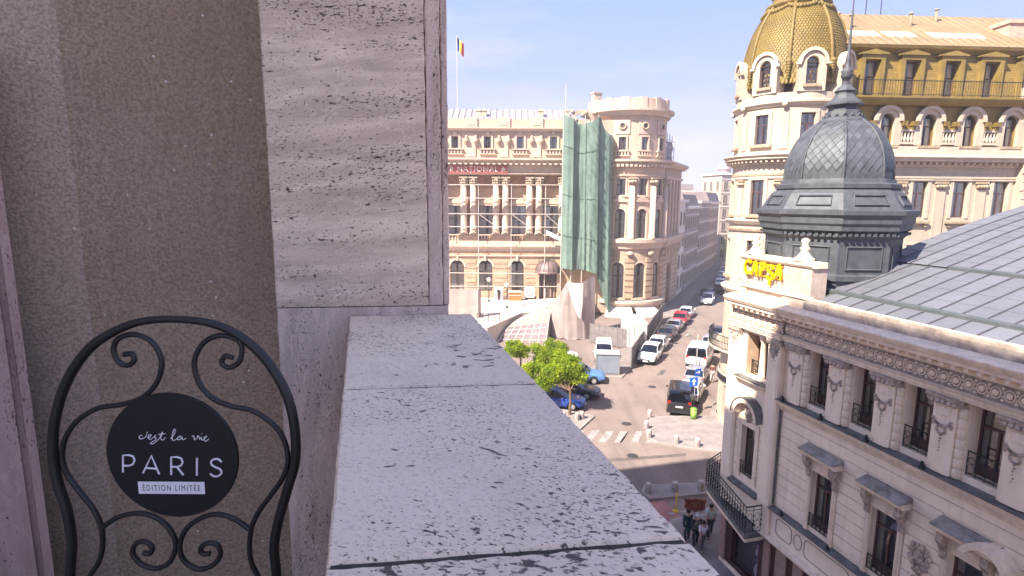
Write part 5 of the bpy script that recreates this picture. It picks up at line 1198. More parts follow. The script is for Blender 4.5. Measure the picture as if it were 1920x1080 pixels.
for px in (891, 901.5, 1012, 1062):
    x = X(px, 210); f = MB(); f.box(x - 0.36, x + 0.36, 2.6, 3.4, Z(222), Z(203)); f.box(x - 0.44, x + 0.44, 2.52, 3.48, Z(203) + 0.01, Z(201)); f.prism([(x - 0.4, Z(201) + 0.01), (x + 0.4, Z(201) + 0.01), (x, Z(196))], 2.6, 3.4); f.build('chimney', M_gt, cl)
x = X(1059, 190); f = MB(); f.tube([(x, 2, Z(215)), (x, 2, Z(152))], 0.05, 5); f.build('antenna_mast', M_scaf, cl)
# entrance canopy: bronze half dome over a dark door
xd = X(1027); f = MB()
f.lathe([(1.75 * math.cos(R(4 + 11.5 * i)), 1.75 * math.sin(R(4 + 11.5 * i)) * 0.95) for i in range(8)] + [(0, 1.68)], 20, (xd, -0.2, Z(508)), PI, 2 * PI); f.lathe([(1.75, -0.25), (1.85, -0.2), (1.85, 0.0), (1.75, 0.1)], 20, (xd, -0.2, Z(508)), PI, 2 * PI); f.build('canopy_dome', mat('bronze_canopy', (0.26, 0.18, 0.17), 0.5, 0.3, 3, 0.2, 10, metal=0.3), cl)
for k in range(9):
    a = PI + PI * k / 8; f = MB(); f.tube([(xd + 1.78 * math.cos(a) * math.cos(R(t)), -0.2 + 1.78 * math.sin(a) * math.cos(R(t)), Z(508) + 1.70 * math.sin(R(t))) for t in range(5, 91, 12)], 0.05, 4); f.build('canopy_rib', M_cw, cl)
MB().box(xd - 1.25, xd + 1.25, -0.12, 0.02, 2.0, Z(510)).build('entrance_door', M_dark, cl)
for s_ in (-1, 1): MB().box(xd + s_ * 1.45 - 0.18, xd + s_ * 1.45 + 0.18, -1.2, 0.0, 2.0, Z(510)).build('door_pier', M_cl, cl)
for k in range(5): MB().box(xd - 1.1 + 0.5 * k, xd - 1.0 + 0.5 * k, -0.18, -0.12, 2.0, Z(530)).build('door_bar', M_cl, cl)
# wing behind the netting
MB().box(xr_, X(1150), -1.6, 10, 0.2, Z(228)).build('wing_wall', M_cc, cl)
f = MB(); xq = X(1085, 225)
A = arc(xq, Z(232), 1.7, PI, 0, 12); B = arc(xq, Z(232), 1.2, PI, 0, 12)
for p, q, u_, v_ in zip(A, A[1:], B, B[1:]): f.prism([p, q, v_, u_], -1.9, -1.2)
for k in range(9): f.ball((xq - 1.8 + 0.45 * k, -1.8, Z(225) + 0.9 * math.sin(k * 1.7)), 0.32, 7, 5)
f.build('crest_ornament', M_cst, cl)
# round corner tower
DR = 5.55; DC = Vector((at(1172, 300, 83).x, 83.0 - YC, 0)); yF = 77.5
ZD = lambda y: at(1172, y, yF).z
dr = link('corner_tower', None, cl, DC)
def tb(nm, mb, m): mb.xf(bend(DR)); return mb.build(nm, m, dr)
view = math.atan2(-(DC.x), DC.y + YC)                    # where the viewer stands, seen from the tower
def ang(px, r=DR):                                        # arc length for a feature at photo column px
    best, bx = 1e9, 0
    for i in range(-120, 121):
        a = view + R(i * 0.75); w = Vector((DC.x + r * math.sin(a), YC + DC.y - r * math.cos(a), 16.0)); d = w - Vector((0, 0, EYE)); dep = d.y * math.cos(CP); u = 960 + CF * d.x / dep
        if abs(u - px) < best: best, bx = abs(u - px), a
    return bx * r
aw1, aw2 = ang(1162), ang(1204); stp = aw2 - aw1
acs = [aw1 - stp, aw1, aw2, aw2 + stp]
xa_, xb_ = -PI * DR * 0.62, PI * DR * 0.72
levels = [('rect', ZD(363), ZD(332), 1.25, False), ('arch', ZD(444), ZD(389), 1.45, True), ('low', ZD(556), ZD(490), 1.65, True), ('att', ZD(278), ZD(254), 0.95, False)]
hol = [(x - w / 2, x + w / 2, za, zb, ar) for _, za, zb, w, ar in levels for x in acs]
mb = MB(); wall(mb, xa_, xb_, 0, ZD(462), 0, 0.4, [h for h in hol if h[3] < ZD(470)], 0.5); tb('tower_base', mb, M_cst)
mb = MB(); wall(mb, xa_, xb_, ZD(462), ZD(302), 0, 0.4, [h for h in hol if ZD(470) < h[2] and h[3] < ZD(305)], 0.5); tb('tower_wall', mb, M_cc)
mb = MB(); wall(mb, xa_, xb_, ZD(302), ZD(207), 0.12, 0.4, [h for h in hol if h[2] > ZD(300)], 0.5); tb('tower_attic', mb, M_cc)
mb = MB(); mb.lathe([(DR - 1.0, 0.1), (DR - 1.0, ZD(212)), (0, ZD(212))], 24); mb.build('tower_interior', M_dark, dr)
for _, za, zb, w, ar in levels:
    u = window_unit(w, zb - za, ar, 0.62, M_cw, 0.09, curtain=0.8, doors=False)
    for x in acs:
        a = x / DR; put_window(u, dr, ((DR - 0.25) * math.sin(a), -(DR - 0.25) * math.cos(a), za), a)
        f = MB(); f.xbox(x - w / 2 - 0.22, x - w / 2 - 0.01, -0.08, 0.1, za, zb - (w / 2 if ar else 0)); f.xbox(x + w / 2 + 0.01, x + w / 2 + 0.22, -0.08, 0.1, za, zb - (w / 2 if ar else 0))
        if ar:
            A = arc(x, zb - w / 2, w / 2 + 0.22, PI, 0, 10); B = arc(x, zb - w / 2, w / 2 + 0.01, PI, 0, 10)
            for p, q, u_, v_ in zip(A, A[1:], B, B[1:]): f.prism([p, q, v_, u_], -0.08, 0.1)
        else: f.xbox(x - w / 2 - 0.22, x + w / 2 + 0.22, -0.09, 0.1, zb + 0.01, zb + 0.25)
        f.xbox(x - w / 2 - 0.3, x + w / 2 + 0.3, -0.2, 0.1, za - 0.25, za - 0.02)
        tb('window_surround', f, M_ct)
for x in acs:
    f = MB(); f.xbox(x - 0.95, x + 0.95, -0.02, 0.13, ZD(248), ZD(222)); tb('relief_panel', f, M_ct)
    f = MB(); f.tube([(x + 0.42 * math.cos(k * PI / 6), -0.1, ZD(233) + 0.42 * math.sin(k * PI / 6)) for k in range(12)], 0.13, 6, True); tb('oculus_ring', f, M_cst)
    f = MB(); f.prism([(x + 0.34 * math.cos(k * PI / 6), ZD(233) + 0.34 * math.sin(k * PI / 6)) for k in range(12)], -0.05, -0.03); tb('oculus', f, M_dark)
    f = MB(); f.xbox(x - 1.0, x + 1.0, -0.22, 0.1, ZD(281), ZD(279)); f.xbox(x - 1.0, x + 1.0, -0.2, 0.1, ZD(290), ZD(288))
    for q in range(5): f.xbox(x - 0.8 + 0.4 * q - 0.09, x - 0.8 + 0.4 * q + 0.09, -0.16, 0.0, ZD(288), ZD(281))
    tb('balustrade', f, M_ct)
    f = MB(); f.prism([(x - 0.95, ZD(376)), (x + 0.95, ZD(376)), (x + 0.6, ZD(369)), (x, ZD(366)), (x - 0.6, ZD(369))], -0.3, 0.05); tb('pediment', f, M_ct)
    xp_ = x + stp / 2
    f = MB(); f.lathe([(0.5, 0), (0.5, 0.3), (0.42, 0.4), (0.36, ZD(346) - ZD(445)), (0, ZD(346) - ZD(445))], 14, (xp_, -0.25, ZD(445))); tb('column', f, M_ct)
    f = MB()
    for q in range(8): f.ball((xp_ + 0.42 * math.cos(q * PI / 4), -0.25 + 0.42 * math.sin(q * PI / 4), ZD(338)), 0.25, 6, 4)
    f.xbox(xp_ - 0.55, xp_ + 0.55, -0.7, 0.1, ZD(333), ZD(330)); tb('capital', f, M_cst)
    for k in range(7):
        za = ZD(556) + k * (ZD(478) - ZD(556)) / 7; f = MB(); f.xbox(xp_ - 0.62, xp_ + 0.62, -0.22, 0.1, za, za + (ZD(478) - ZD(556)) / 7 - 0.16); tb('rusticated_block', f, M_cl)
    f = MB(); f.ball((xp_, -0.35, ZD(473)), 0.45, 8, 6, (1.2, 0.7, 0.8)); tb('mask_ornament', f, M_cst)
def dring(nm, ya, yb, o, m):
    za, zb = ZD(ya), ZD(yb); f = MB(); f.mould(xa_, xb_, [(0.3, za), (-o * 0.35, za), (-o * 0.5, za + (zb - za) * 0.4), (-o, za + (zb - za) * 0.65), (-o, zb), (0.3, zb + 0.1)], 0.5); tb(nm, f, m)
dring('main_cornice', 308, 296, 1.0, M_ct); dring('string_course', 330, 325, 0.3, M_ct); dring('balcony_ledge', 464, 446, 0.75, M_ct); dring('top_cornice', 213, 200, 0.85, M_ct); dring('plinth_ledge', 574, 562, 0.7, M_ct)
dm2 = MB(); dm2.box(-0.18, 0.18, -0.75, 0.1, ZD(310), ZD(305)); dm2 = dm2.mesh('modillion', M_ct)
for i in range(34):
    a = view + R(-75) + i * R(5.4); link('modillion', dm2, dr, (DR * math.sin(a), -DR * math.cos(a), 0), (0, 0, a))
f = MB(); f.mould(xa_, xb_, [(0.5, ZD(200) + .1), (-0.1, ZD(200) + .1), (-0.1, ZD(180)), (0.5, ZD(180))], 0.5); tb('crown_parapet', f, M_cc)
for i in range(7):
    x = ang(1172) + (i - 3.2) * 2.35; f = MB(); f.xbox(x - 0.5, x + 0.5, -0.2, 0.55, ZD(199), ZD(178)); tb('merlon', f, M_ct)
x = ang(1105); f = MB(); f.xbox(x - 0.5, x + 0.5, 0.0, 1.2, ZD(200), ZD(163)); f.xbox(x - 0.6, x + 0.6, -0.1, 1.3, ZD(163) + .01, ZD(160)); tb('chimney', f, M_gt)
# awnings and dark shop front at its foot
for px in (1168, 1214):
    x = ang(px); f = MB(); f.mould(x - 1.5, x + 1.5, [(-0.1, ZD(573)), (-1.7, ZD(584)), (-1.75, ZD(589)), (-1.7, ZD(583)), (-0.1, ZD(571))], 0.5); tb('awning', f, mat('white_awning', (0.72, 0.68, 0.64), 0.8, 0.1, 2))
    f = MB(); f.xbox(x - 1.4, x + 1.4, -0.03, 0.1, 0.3, ZD(580)); tb('shop_front', f, M_dark)
# street front beyond the tower
off = Vector((0.895, -0.446, 0)); sf0 = DC + off * (DR + 0.05) + su * 0.5
sa = math.atan2(su.y, su.x); sfr = link('street_front', None, cl, sf0, (0, 0, sa))
L2 = 12.2
mb = MB(); wall(mb, 0, L2, 0, ZD(302), -0.02, 0.5, [(3.4, 6.4, 0.1, ZD(500), True)] + [(1.2 + 2.4 * k, 2.3 + 2.4 * k, ZD(444), ZD(335), False) for k in range(4)]); mb.build('street_wall', M_cst, sfr)
MB().box(0.05, L2, 0.9, 8, 0.1, ZD(300)).build('street_interior', M_dark, sfr); MB().box(L2 - 0.3, L2, 0.0, 8, 0.05, ZD(302)).build('end_wall', M_cst, sfr)
for k in range(4):
    us = window_unit(1.1, ZD(335) - ZD(444), False, 0.6, M_cw, 0.09) if k == 0 else us
    put_window(us, sfr, (1.75 + 2.4 * k, 0.3, ZD(444)))
    MB().box(2.4 + 2.4 * k + 0.1, 2.4 + 2.4 * k + 0.8, -0.25, 0.0, ZD(445), ZD(330)).build('pilaster', M_ct, sfr)
for ya, yb, o in ((308, 296, 1.0), (464, 446, 0.75), (330, 325, 0.3)):
    za, zb = ZD(ya), ZD(yb); f = MB(); f.mould(-0.3, L2 + o * 0.5, [(0.3, za), (-o * 0.4, za), (-o, za + (zb - za) * 0.6), (-o, zb), (0.3, zb + 0.1)]); f.build('cornice', M_ct, sfr)
for k in range(10): MB().box(0.5 + 1.15 * k, 1.1 + 1.15 * k, -0.45, 0.0, ZD(482), ZD(464)).build('bracket', M_cst, sfr)
for k in range(12):
    MB().box(0.3, 3.2, -0.12, 0.0, 0.3 + k * 0.72, 0.9 + k * 0.72).build('rusticated_block', M_cst, sfr) if k < 11 else None
    MB().box(6.6, L2, -0.12, 0.0, 0.3 + k * 0.72, 0.9 + k * 0.72).build('rusticated_block', M_cst, sfr) if k < 11 else None
M_sheet = mat('grey_scaffold_sheet', (0.34, 0.31, 0.31), 0.85, 0.35, 1.0, 0.4, 5)
sb_ = thing('roof_scaffold', 'sheeted scaffold boxes on the roof right of the round tower', 'scaffold', (DC.x, DC.y + YC, ZD(297)), sa)
for k, (x0, x1, y0, z1) in enumerate(((0.8, 3.6, -4.2, ZD(226)), (4.2, 9.6, -4.6, ZD(247)))):
    h_ = z1 - ZD(297); f = MB()
    n = 8
    f.grid([[(x0 + (x1 - x0) * i / n + random.uniform(-.1, .1), y0 + random.uniform(-.15, .15), h_ * t) for i in range(n + 1)] for t in (0.05, 0.25, 0.5, 0.75, 0.98)], False); f.grid([[(x0 + random.uniform(-.1, .1), y0 + 3.2 * i / 4, h_ * t) for i in range(5)] for t in (0.05, 0.5, 0.98)], False); f.build('sheet', M_sheet, sb_)
    for i in range(4): f = MB(); xx = x0 + (x1 - x0) * i / 3; f.tube([(xx, y0 - 0.2, 0), (xx, y0 - 0.2, h_ + 0.9)], 0.06, 5); f.build('pole', M_scaf, sb_)
    for t in (0.35, 0.7, 1.0): f = MB(); f.tube([(x0 - .3, y0 - 0.25, h_ * t), (x1 + .3, y0 - 0.25, h_ * t)], 0.05, 5); f.build('pole', M_scaf, sb_)
# scaffold rails in front of the loggia
sc = thing('facade_scaffold', 'pale tube scaffold standing before the columned front', 'scaffold', (0, YC - 1.2, 0))
for y in (348, 372, 401, 425, 510, 535): f = MB(); f.tube([(X(780), 0, Z(y)), (X(1050), 0, Z(y) + random.uniform(-.1, .1))], 0.055, 5); f.build('rail', M_scaf, sc)
for px in (838, 896, 957, 1020): f = MB(); f.tube([(X(px), 0.1, 2.0), (X(px), 0.1, Z(345))], 0.055, 5); f.build('upright', M_scaf, sc)
for a, b in ((896, 930), (957, 990), (1020, 1048)): f = MB(); f.tube([(X(a), 0.05, Z(401)), (X(b), 0.05, Z(425))], 0.05, 5); f.build('brace', M_scaf, sc)
for y in (372, 425): MB().box(X(840), X(1048), 0.1, 0.75, Z(y) - 0.06, Z(y)).build('walk_board', mat('board', (0.45, 0.30, 0.2), 0.8, 0.2, 2), sc)
f = MB(); f.box(X(1022), X(1050), -0.5, -0.4, Z(438), Z(430)); f.xf(lambda p: (p[0], p[1], p[2] - (p[0] - X(1022)) * 0.45)); f.build('sheet', M_white, sc)
# green debris netting on the wing
M_net = mat('green_netting', (0.216, 0.310, 0.259), 0.85, 0.25, 0.5, 0.3, 3, streak=0.35)
def add_translucent(m, col, fac):
    nt = m.node_tree; b = nt.nodes['Principled BSDF']; out = nt.nodes['Material Output']; tr = nt.nodes.new('ShaderNodeBsdfTranslucent'); tr.inputs['Color'].default_value = (*col, 1); ms = nt.nodes.new('ShaderNodeMixShader'); ms.inputs['Fac'].default_value = fac
    nt.links.new(b.outputs[0], ms.inputs[1]); nt.links.new(tr.outputs[0], ms.inputs[2]); nt.links.new(ms.outputs[0], out.inputs['Surface'])
add_translucent(M_net, (0.22, 0.34, 0.28), 0.25)
nt_ = thing('debris_netting', 'tall green debris netting hung down the wing beside the round tower', 'netting', (X(1100), YC - 4, 0))
prof_ = [(1051, 80.5, 216, 500), (1053, 76.2, 214, 502), (1062, 75.9, 217, 503), (1072, 75.8, 220, 505), (1075, 76.25, 226, 506), (1083, 76.4, 231, 503), (1092, 76.3, 231, 504), (1095, 75.8, 229, 505), (1106, 75.5, 226, 508), (1118, 75.5, 218, 512), (1121, 75.95, 214, 520), (1130, 76.2, 240, 555), (1140, 76.3, 250, 582), (1145, 77.2, 252, 588), (1147, 80.0, 256, 588)]
pp = []
for (a, b) in zip(prof_, prof_[1:]):
    for k in range(5): t = k / 5; pp.append(tuple(a[i] + (b[i] - a[i]) * t for i in range(4)))
pp.append(prof_[-1]); rows = []; nz_ = 60
from mathutils import noise as mnoise
for i in range(nz_ + 1):
    t = i / nz_; row = []
    for j, (px, yd, ya, yb) in enumerate(pp):
        yy = ya + (yb - ya) * t; w = at(px, yy, yd); sag = 0.10 * abs(math.sin(t * PI * 8)) ** 0.5
        amp = 0.08 + 0.30 * t * t
        nv = mnoise.noise(Vector((px * 0.16 + t * 1.2, t * 2.2 + px * 0.03, 3.1))) + 0.5 * mnoise.noise(Vector((px * 0.45, t * 3 - px * 0.1, 7.7)))
        d = -0.25 * math.sin((t * 14 - (px - 1095) * 0.09) * PI) ** 12 if 1094 < px < 1120 else 0
        row.append((w.x - X(1100) + 0.25 * nv * amp, w.y - (YC - 4) + nv * amp + d - sag * 0.3, w.z))
    rows.append(row)
f = MB(); f.grid(rows, True); f.build('net_sheet', M_net, nt_)
for px, yd in ((1053, 76.3), (1073, 76.2), (1094, 76.2), (1119, 75.9), (1144, 77.2)):
    f = MB(); a = at(px, 214 if px < 1125 else 248, yd + 0.25); f.tube([(a.x - X(1100), a.y - (YC - 4), 0.2), (a.x - X(1100), a.y - (YC - 4), a.z)], 0.07, 5); f.build('scaffold_pole', M_scaf, nt_)
M_seamn = mat('netting_seam', (0.10, 0.16, 0.13), 0.85, 0.2, 2)
def net_pt(j, i): v = rows[i][j]; return (v[0], v[1] - 0.06, v[2])
for j in (0, 15, 35, 45, 50, 70): f = MB(); f.tube([net_pt(min(j, len(pp) - 1), i) for i in range(nz_ + 1)], 0.05, 4); f.build('seam', M_seamn, nt_)
for i in (12, 31, 47): f = MB(); f.tube([net_pt(j, max(0, min(nz_, i + (int((j - 35) * 0.12) if j > 35 else 0)))) for j in range(0, len(pp) - 4)], 0.035, 4); f.build('lacing', M_seamn, nt_)
# flag on the roof
fg = thing('roof_flag', 'blue yellow and red flag on a thin pole above the roof', 'flag', (X(851, 200), YC + 2, Z(222)))
hp = at(851, 70, YC + 2).z - Z(222); f = MB(); f.tube([(0, 0, 0), (0, 0, hp)], 0.05, 6); f.ball((0, 0, hp), 0.12, 6, 4); f.build('pole', M_scaf, fg)
for k, c in enumerate(((0.01, 0.03, 0.20), (0.75, 0.45, 0.02), (0.60, 0.03, 0.02))):
    f = MB(); f.grid([[(0.05 + 0.30 * (k + i / 4), 0.16 * math.sin((k + i / 4) * 2.2 + j * 0.3), hp - 0.1 - 1.7 * j / 6 - 0.3 * (k + i / 4)) for i in range(5)] for j in range(7)], True); f.build('stripe', mat('flag_cloth', c, 0.8, 0.05, 3), fg)
# ================================================================== ground, square and street
def asphalt(name, c0, c1, patch):
    m, nt, b, N, L = nodes(name); sv(b, 'Roughness', 0.9); sv(b, 'Specular IOR Level', 0.2)
    tcn = N('ShaderNodeTexCoord')
    def noise(scale, detail, sc=(1, 1, 1), rot=0.0, dist=0.0):
        mm = N('ShaderNodeMapping'); sv(mm, 'Scale', sc); sv(mm, 'Rotation', (0, 0, rot)); L(tcn.outputs['Object'], mm.inputs['Vector']); n = N('ShaderNodeTexNoise'); sv(n, 'Scale', scale); sv(n, 'Detail', detail); sv(n, 'Distortion', dist); L(mm.outputs['Vector'], n.inputs['Vector']); return n.outputs['Fac']
    def rng(src, a, c, lo=0.0, hi=1.0):
        r = N('ShaderNodeMapRange'); sv(r, 'From Min', a); sv(r, 'From Max', c); sv(r, 'To Min', lo); sv(r, 'To Max', hi); L(src, r.inputs['Value']); return r.outputs[0]
    def mix(f, a, c):
        x = N('ShaderNodeMix'); x.data_type = 'RGBA'; L(f, x.inputs['Factor'])
        for k, q in (('A', a), ('B', c)):
            if isinstance(q, tuple): sv(x, k, (*q, 1))
            else: L(q, x.inputs[k])
        return x.outputs['Result']
    col = mix(rng(noise(0.25, 6), 0.35, 0.65), c0, c1)
    col = mix(rng(noise(0.9, 5, (1, 0.10, 1), R(26.5)), 0.5, 0.72, 0, 0.55), col, patch)       # worn wheel tracks and tar seams along the street
    col = mix(rng(noise(1.6, 4, (1, 1, 1), 0, 1.5), 0.60, 0.66, 0, 0.4), col, patch)
    col = mix(rng(noise(30, 3), 0.5, 0.8, 0, 0.3), col, patch)
    L(col, b.inputs['Base Color']); return m
M_road = asphalt('worn_asphalt', (0.190, 0.146, 0.128), (0.235, 0.184, 0.162), (0.115, 0.092, 0.083))
M_pave = mat('paving_flags', (0.246, 0.205, 0.189), 0.85, 0.25, 0.7, 0.2, 6)
M_pave2 = mat('concrete_paving', (0.271, 0.234, 0.221), 0.85, 0.22, 1.2, 0.2, 8)
M_plaza = mat('pale_marble_paving', (0.541, 0.467, 0.402), 0.8, 0.12, 0.5, 0.1, 3)
M_kerb = mat('kerb_stone', (0.328, 0.283, 0.258), 0.85, 0.2, 2.0, 0.2, 8)
M_paint = mat('road_paint', (0.345, 0.312, 0.290), 0.8, 0.35, 3.0)
M_redp = mat('red_lane', (0.36, 0.16, 0.15), 0.9, 0.25, 1.0)
g = MB(); g.face([(-400, -200, 0), (500, -200, 0), (500, 700, 0), (-400, 700, 0)]); structure(g.build('ground', M_road))
def sheet(nm, pts, z0, z1, m, kerb=True, km=None):
    P = [Vector((p[0], p[1])) for p in pts]
    if sum((P[i].x * P[(i + 1) % len(P)].y - P[(i + 1) % len(P)].x * P[i].y) for i in range(len(P))) < 0: P.reverse()
    mb = MB()
    if kerb:
        n = len(P); c = sum(P, Vector((0, 0))) / n; I = [p + (c - p).normalized() * 0.2 for p in P]
        mb.prism([(p.x, p.y) for p in I][::-1], z0 - 0.1, z1 + 0.004, 'z'); o = structure(mb.build(nm, m))
        kb = MB(); kb.grid([[(p.x, p.y, z0 - 0.1) for p in P], [(p.x, p.y, z1 - 0.015) for p in P], [(p.x + (c.x - p.x) * 0.001, p.y, z1) for p in P], [(p.x, p.y, z1) for p in I]], False, True); structure(kb.build('kerb', km or M_kerb, o)); return o
    mb.face([(p.x, p.y, z1) for p in P]); return structure(mb.build(nm, m))
G = lambda x, y, z=0.0: ground(x, y, z)
G2 = lambda x, y, z=0.12: (ground(x, y, z).x, ground(x, y, z).y)
# raised square in front of the club, steps
sheet('plaza', [(-30, 60.5), (-2.7, 60.5), (1.2, 69.0), (4.5, 70.5), (9.5, 72.5), (11.5, 77), (11.5, 82), (-30, 82)], 0.0, 2.0, M_plaza, True, M_plaza)
# right pavement along the hotel, island in front, pavement of the corner house
def along(o, t): return (su.x * t + 0.895 * o, su.y * t - 0.446 * o)
sheet('pavement', [along(-4.6, 43), along(-4.6, 140), along(0.5, 140), along(0.5, 43)], 0, 0.13, M_pave)
isl = [G2(1222, 778), G2(1213, 800), G2(1216, 818), G2(1235, 826), G2(1262, 830), G2(1310, 838), G2(1362, 842), (19.5, 33.6), (19.5, 41.5), G2(1330, 775), G2(1270, 776)]
sheet('paved_corner', isl, 0, 0.13, M_pave2)
sheet('traffic_island', [G2(1206, 920), G2(1212, 906), G2(1330, 900), (14.5, 30.0), (14.0, 28.6), G2(1330, 921), G2(1224, 932)], 0, 0.14, M_pave2)
# pavement of the corner house: along its shaded front and round its end
def hc(s_, y): v = CA + cx_ * s_ + cy_ * y; return (v.x, v.y)
sheet('corner_house_pavement', [hc(16, 0.4), hc(16, -2.6), hc(-0.4, -2.6), hc(-3.4, -0.4), hc(-3.4, 3.6), hc(0, 0.6)], 0, 0.12, M_pave)
sheet('red_cycle_lane', [G2(1226, 938, 0.004), G2(1250, 934, 0.004), G2(1300, 985, 0.004), G2(1262, 985, 0.004), (5.5, 24.5), (6.5, 27.6)], 0, 0.004, M_redp, False)
sheet('left_pavement', [along(-12.9, 48.5), along(-12.9, 58), along(-15.5, 60), along(-16.5, 47)], 0, 0.12, M_pave)
sheet('far_pavement', [along(-14.1, 79), along(-14.1, 170), along(-17, 170), along(-16.6, 79)], 0, 0.13, M_pave)
tr0 = G2(1118, 786); sheet('planting_strip', [G2(1118, 778), G2(1060, 832), (-2.0, 36.5), (-3.0, 44), (2.5, 42)], 0, 0.13, M_pave2)
sheet('road_marking', [G2(1258, 957, 0.006), G2(1345, 944, 0.006), G2(1345, 948, 0.006), G2(1258, 961.5, 0.006)], 0, 0.006, M_paint, False)
sheet('road_marking', [along(-9.3, 33), along(-9.3, 75), along(-9.18, 75), along(-9.18, 33)], 0, 0.006, M_road, False)
zeb = [((1095, 828), (1110, 828), (1128, 805), (1113, 805)), ((1124, 827), (1140, 827), (1155, 806), (1140, 806)), ((1155, 827), (1170, 827), (1182, 806), (1166, 806)), ((1186, 827), (1199, 827), (1209, 805.5), (1196, 805.5)), ((1214, 827.5), (1230, 827.5), (1234, 816), (1222, 816)), ((1064, 828), (1080, 828), (1100, 805), (1086, 805))]
for z in zeb: sheet('zebra_stripe', [G2(x, y, 0.006) for x, y in z], 0, 0.006, M_paint, False)
M_iron2 = mat('cast_iron_cover', (0.05, 0.045, 0.042), 0.6, 0.3, 8, 0.3, 40)
for k, (px, py, lab) in enumerate(((1178, 792, 'dark manhole cover on the road just above the zebra stripes'), (1225, 722, 'dark manhole cover on the road left of the black van'), (1190, 852, 'dark manhole cover in the sun below the zebra stripes'), (1268, 640, 'small manhole cover between the rows of parked cars'))):
    p = G(px, py); f = MB(); f.lathe([(0, 0.006), (0.33, 0.006), (0.36, 0.0)], 20, (p.x, p.y, 0.002)); o = f.build('manhole_cover', M_iron2); tag(o, lab, 'manhole cover')
M_patch = mat('tar_patch', (0.125, 0.10, 0.092), 0.9, 0.25, 2.0, 0.3, 12)
for pts in ([(1120, 860), (1290, 846), (1290, 851), (1120, 866)], [(1232, 700), (1244, 700), (1252, 690), (1243, 690)]): sheet('tar_patch', [G2(x, y, 0.004) for x, y in pts], 0, 0.004, M_patch, False)
# ------------------------------------------------------------------ street furniture
M_conc = mat('bollard_concrete', (0.36, 0.31, 0.285), 0.9, 0.25, 5, 0.3, 30)
bm_ = MB(); bm_.lathe([(0, 0), (0.19, 0), (0.18, 0.42), (0.15, 0.50), (0, 0.52)], 8, smooth=False); bme = bm_.mesh('bollard', M_conc)
btop = MB(); btop.lathe([(0.155, 0.485), (0.165, 0.50), (0.12, 0.56), (0, 0.57)], 8, smooth=False); btop = btop.mesh('cap', mat('bollard_cap', (0.44, 0.39, 0.36), 0.85, 0.2, 4))
def bollard(px, py, lab, z=0.13):
    p = G(px, py, z); t = link('bollard', bme, None, (p.x, p.y, z), (0, 0, random.random())); tag(t, lab, 'bollard', 'concrete bollards round the junction'); link('cap', btop, t)
for a in ((1220, 920, 'grey bollard at the left end of the narrow traffic island', 0.14), (1270, 917, 'grey bollard in the middle of the narrow traffic island', 0.14), (1319, 914, 'grey bollard on the narrow island close to the iron balcony', 0.14),
          (1272, 827, 'small bollard on the lower edge of the paved corner, left of its pair', 0.13), (1311, 833, 'small bollard on the lower edge of the paved corner, nearest the corner house', 0.13),
          (1221, 779, 'bollard at the upper left tip of the paved corner behind the black van', 0.13), (1215, 800, 'bollard on the rounded left edge of the paved corner', 0.13), (1220, 817, 'bollard on the left edge of the paved corner by the last zebra stripe', 0.13),
          (1060, 785, 'pale bollard left of the tree trunk beside the royal blue car', 0.13), (1085, 786, 'pale bollard right of the tree trunk at the kerb', 0.13), (1094, 783, 'pale bollard at the kerb end in front of the royal blue car', 0.13)): bollard(*a)
yp = thing('yellow_post', 'slim yellow post on a foot beside the red cycle lane', 'post', tuple(G(1272, 955)), 0); M_yp = mat('yellow_paint', (0.62, 0.40, 0.03), 0.5, 0.15, 5)
MB().lathe([(0, 0), (0.17, 0), (0.17, 0.05), (0.06, 0.08), (0, 0.08)], 10).build('foot', M_yp, yp); MB().lathe([(0.04, 0.08), (0.04, 1.05), (0, 1.06)], 8).build('post', M_yp, yp)
# waste bin
wb = thing('litter_bin', 'small green litter bin on the pavement behind the black van', 'litter bin', tuple(G(1303, 781, 0.13)), 0); M_bin = mat('bin_green', (0.24, 0.40, 0.08), 0.5, 0.1, 4)
MB().lathe([(0, 0), (0.2, 0), (0.24, 0.72), (0, 0.72)], 12).build('drum', M_bin, wb); MB().lathe([(0.26, 0.721), (0.26, 0.78), (0.12, 0.86), (0, 0.86)], 12).build('lid', mat('bin_lid', (0.16, 0.30, 0.05), 0.5, 0.1, 4), wb)
# blue signs on a post
M_post = mat('galvanised_post', (0.30, 0.29, 0.28), 0.5, 0.15, 4, metal=0.3); M_blue = mat('sign_blue', (0.02, 0.13, 0.62), 0.4, 0.05, 3)
sp0 = G(1303, 768, 0.13)
sg = thing('traffic_sign', 'two blue signs on one post, the lower with a white upward arrow', 'traffic sign', tuple(sp0), R(12))
MB().lathe([(0.035, 0), (0.035, 3.5), (0, 3.52)], 8).build('post', M_post, sg)
f = MB(); f.box(-0.34, 0.34, -0.065, -0.04, 2.05, 2.75); sp_1 = f.build('sign_plate', M_blue, sg, (-0.14, 0, 0))
f = MB(); f.prism([(-0.07, 2.15), (0.07, 2.15), (0.07, 2.42), (0.19, 2.42), (0, 2.66), (-0.19, 2.42), (-0.07, 2.42)], -0.072, -0.066); f.build('arrow', M_white, sp_1)
f = MB(); f.box(-0.28, 0.28, -0.065, -0.04, 2.85, 3.4); sp_2 = f.build('sign_plate', M_blue, sg, (0.16, 0, 0), (0, 0, R(14)))
f = MB(); f.prism([(-0.2, 3.08), (0.05, 3.08), (0.05, 2.96), (0.2, 3.13), (0.05, 3.28), (0.05, 3.18), (-0.2, 3.18)], -0.072, -0.066); f.build('arrow', M_white, sp_2)
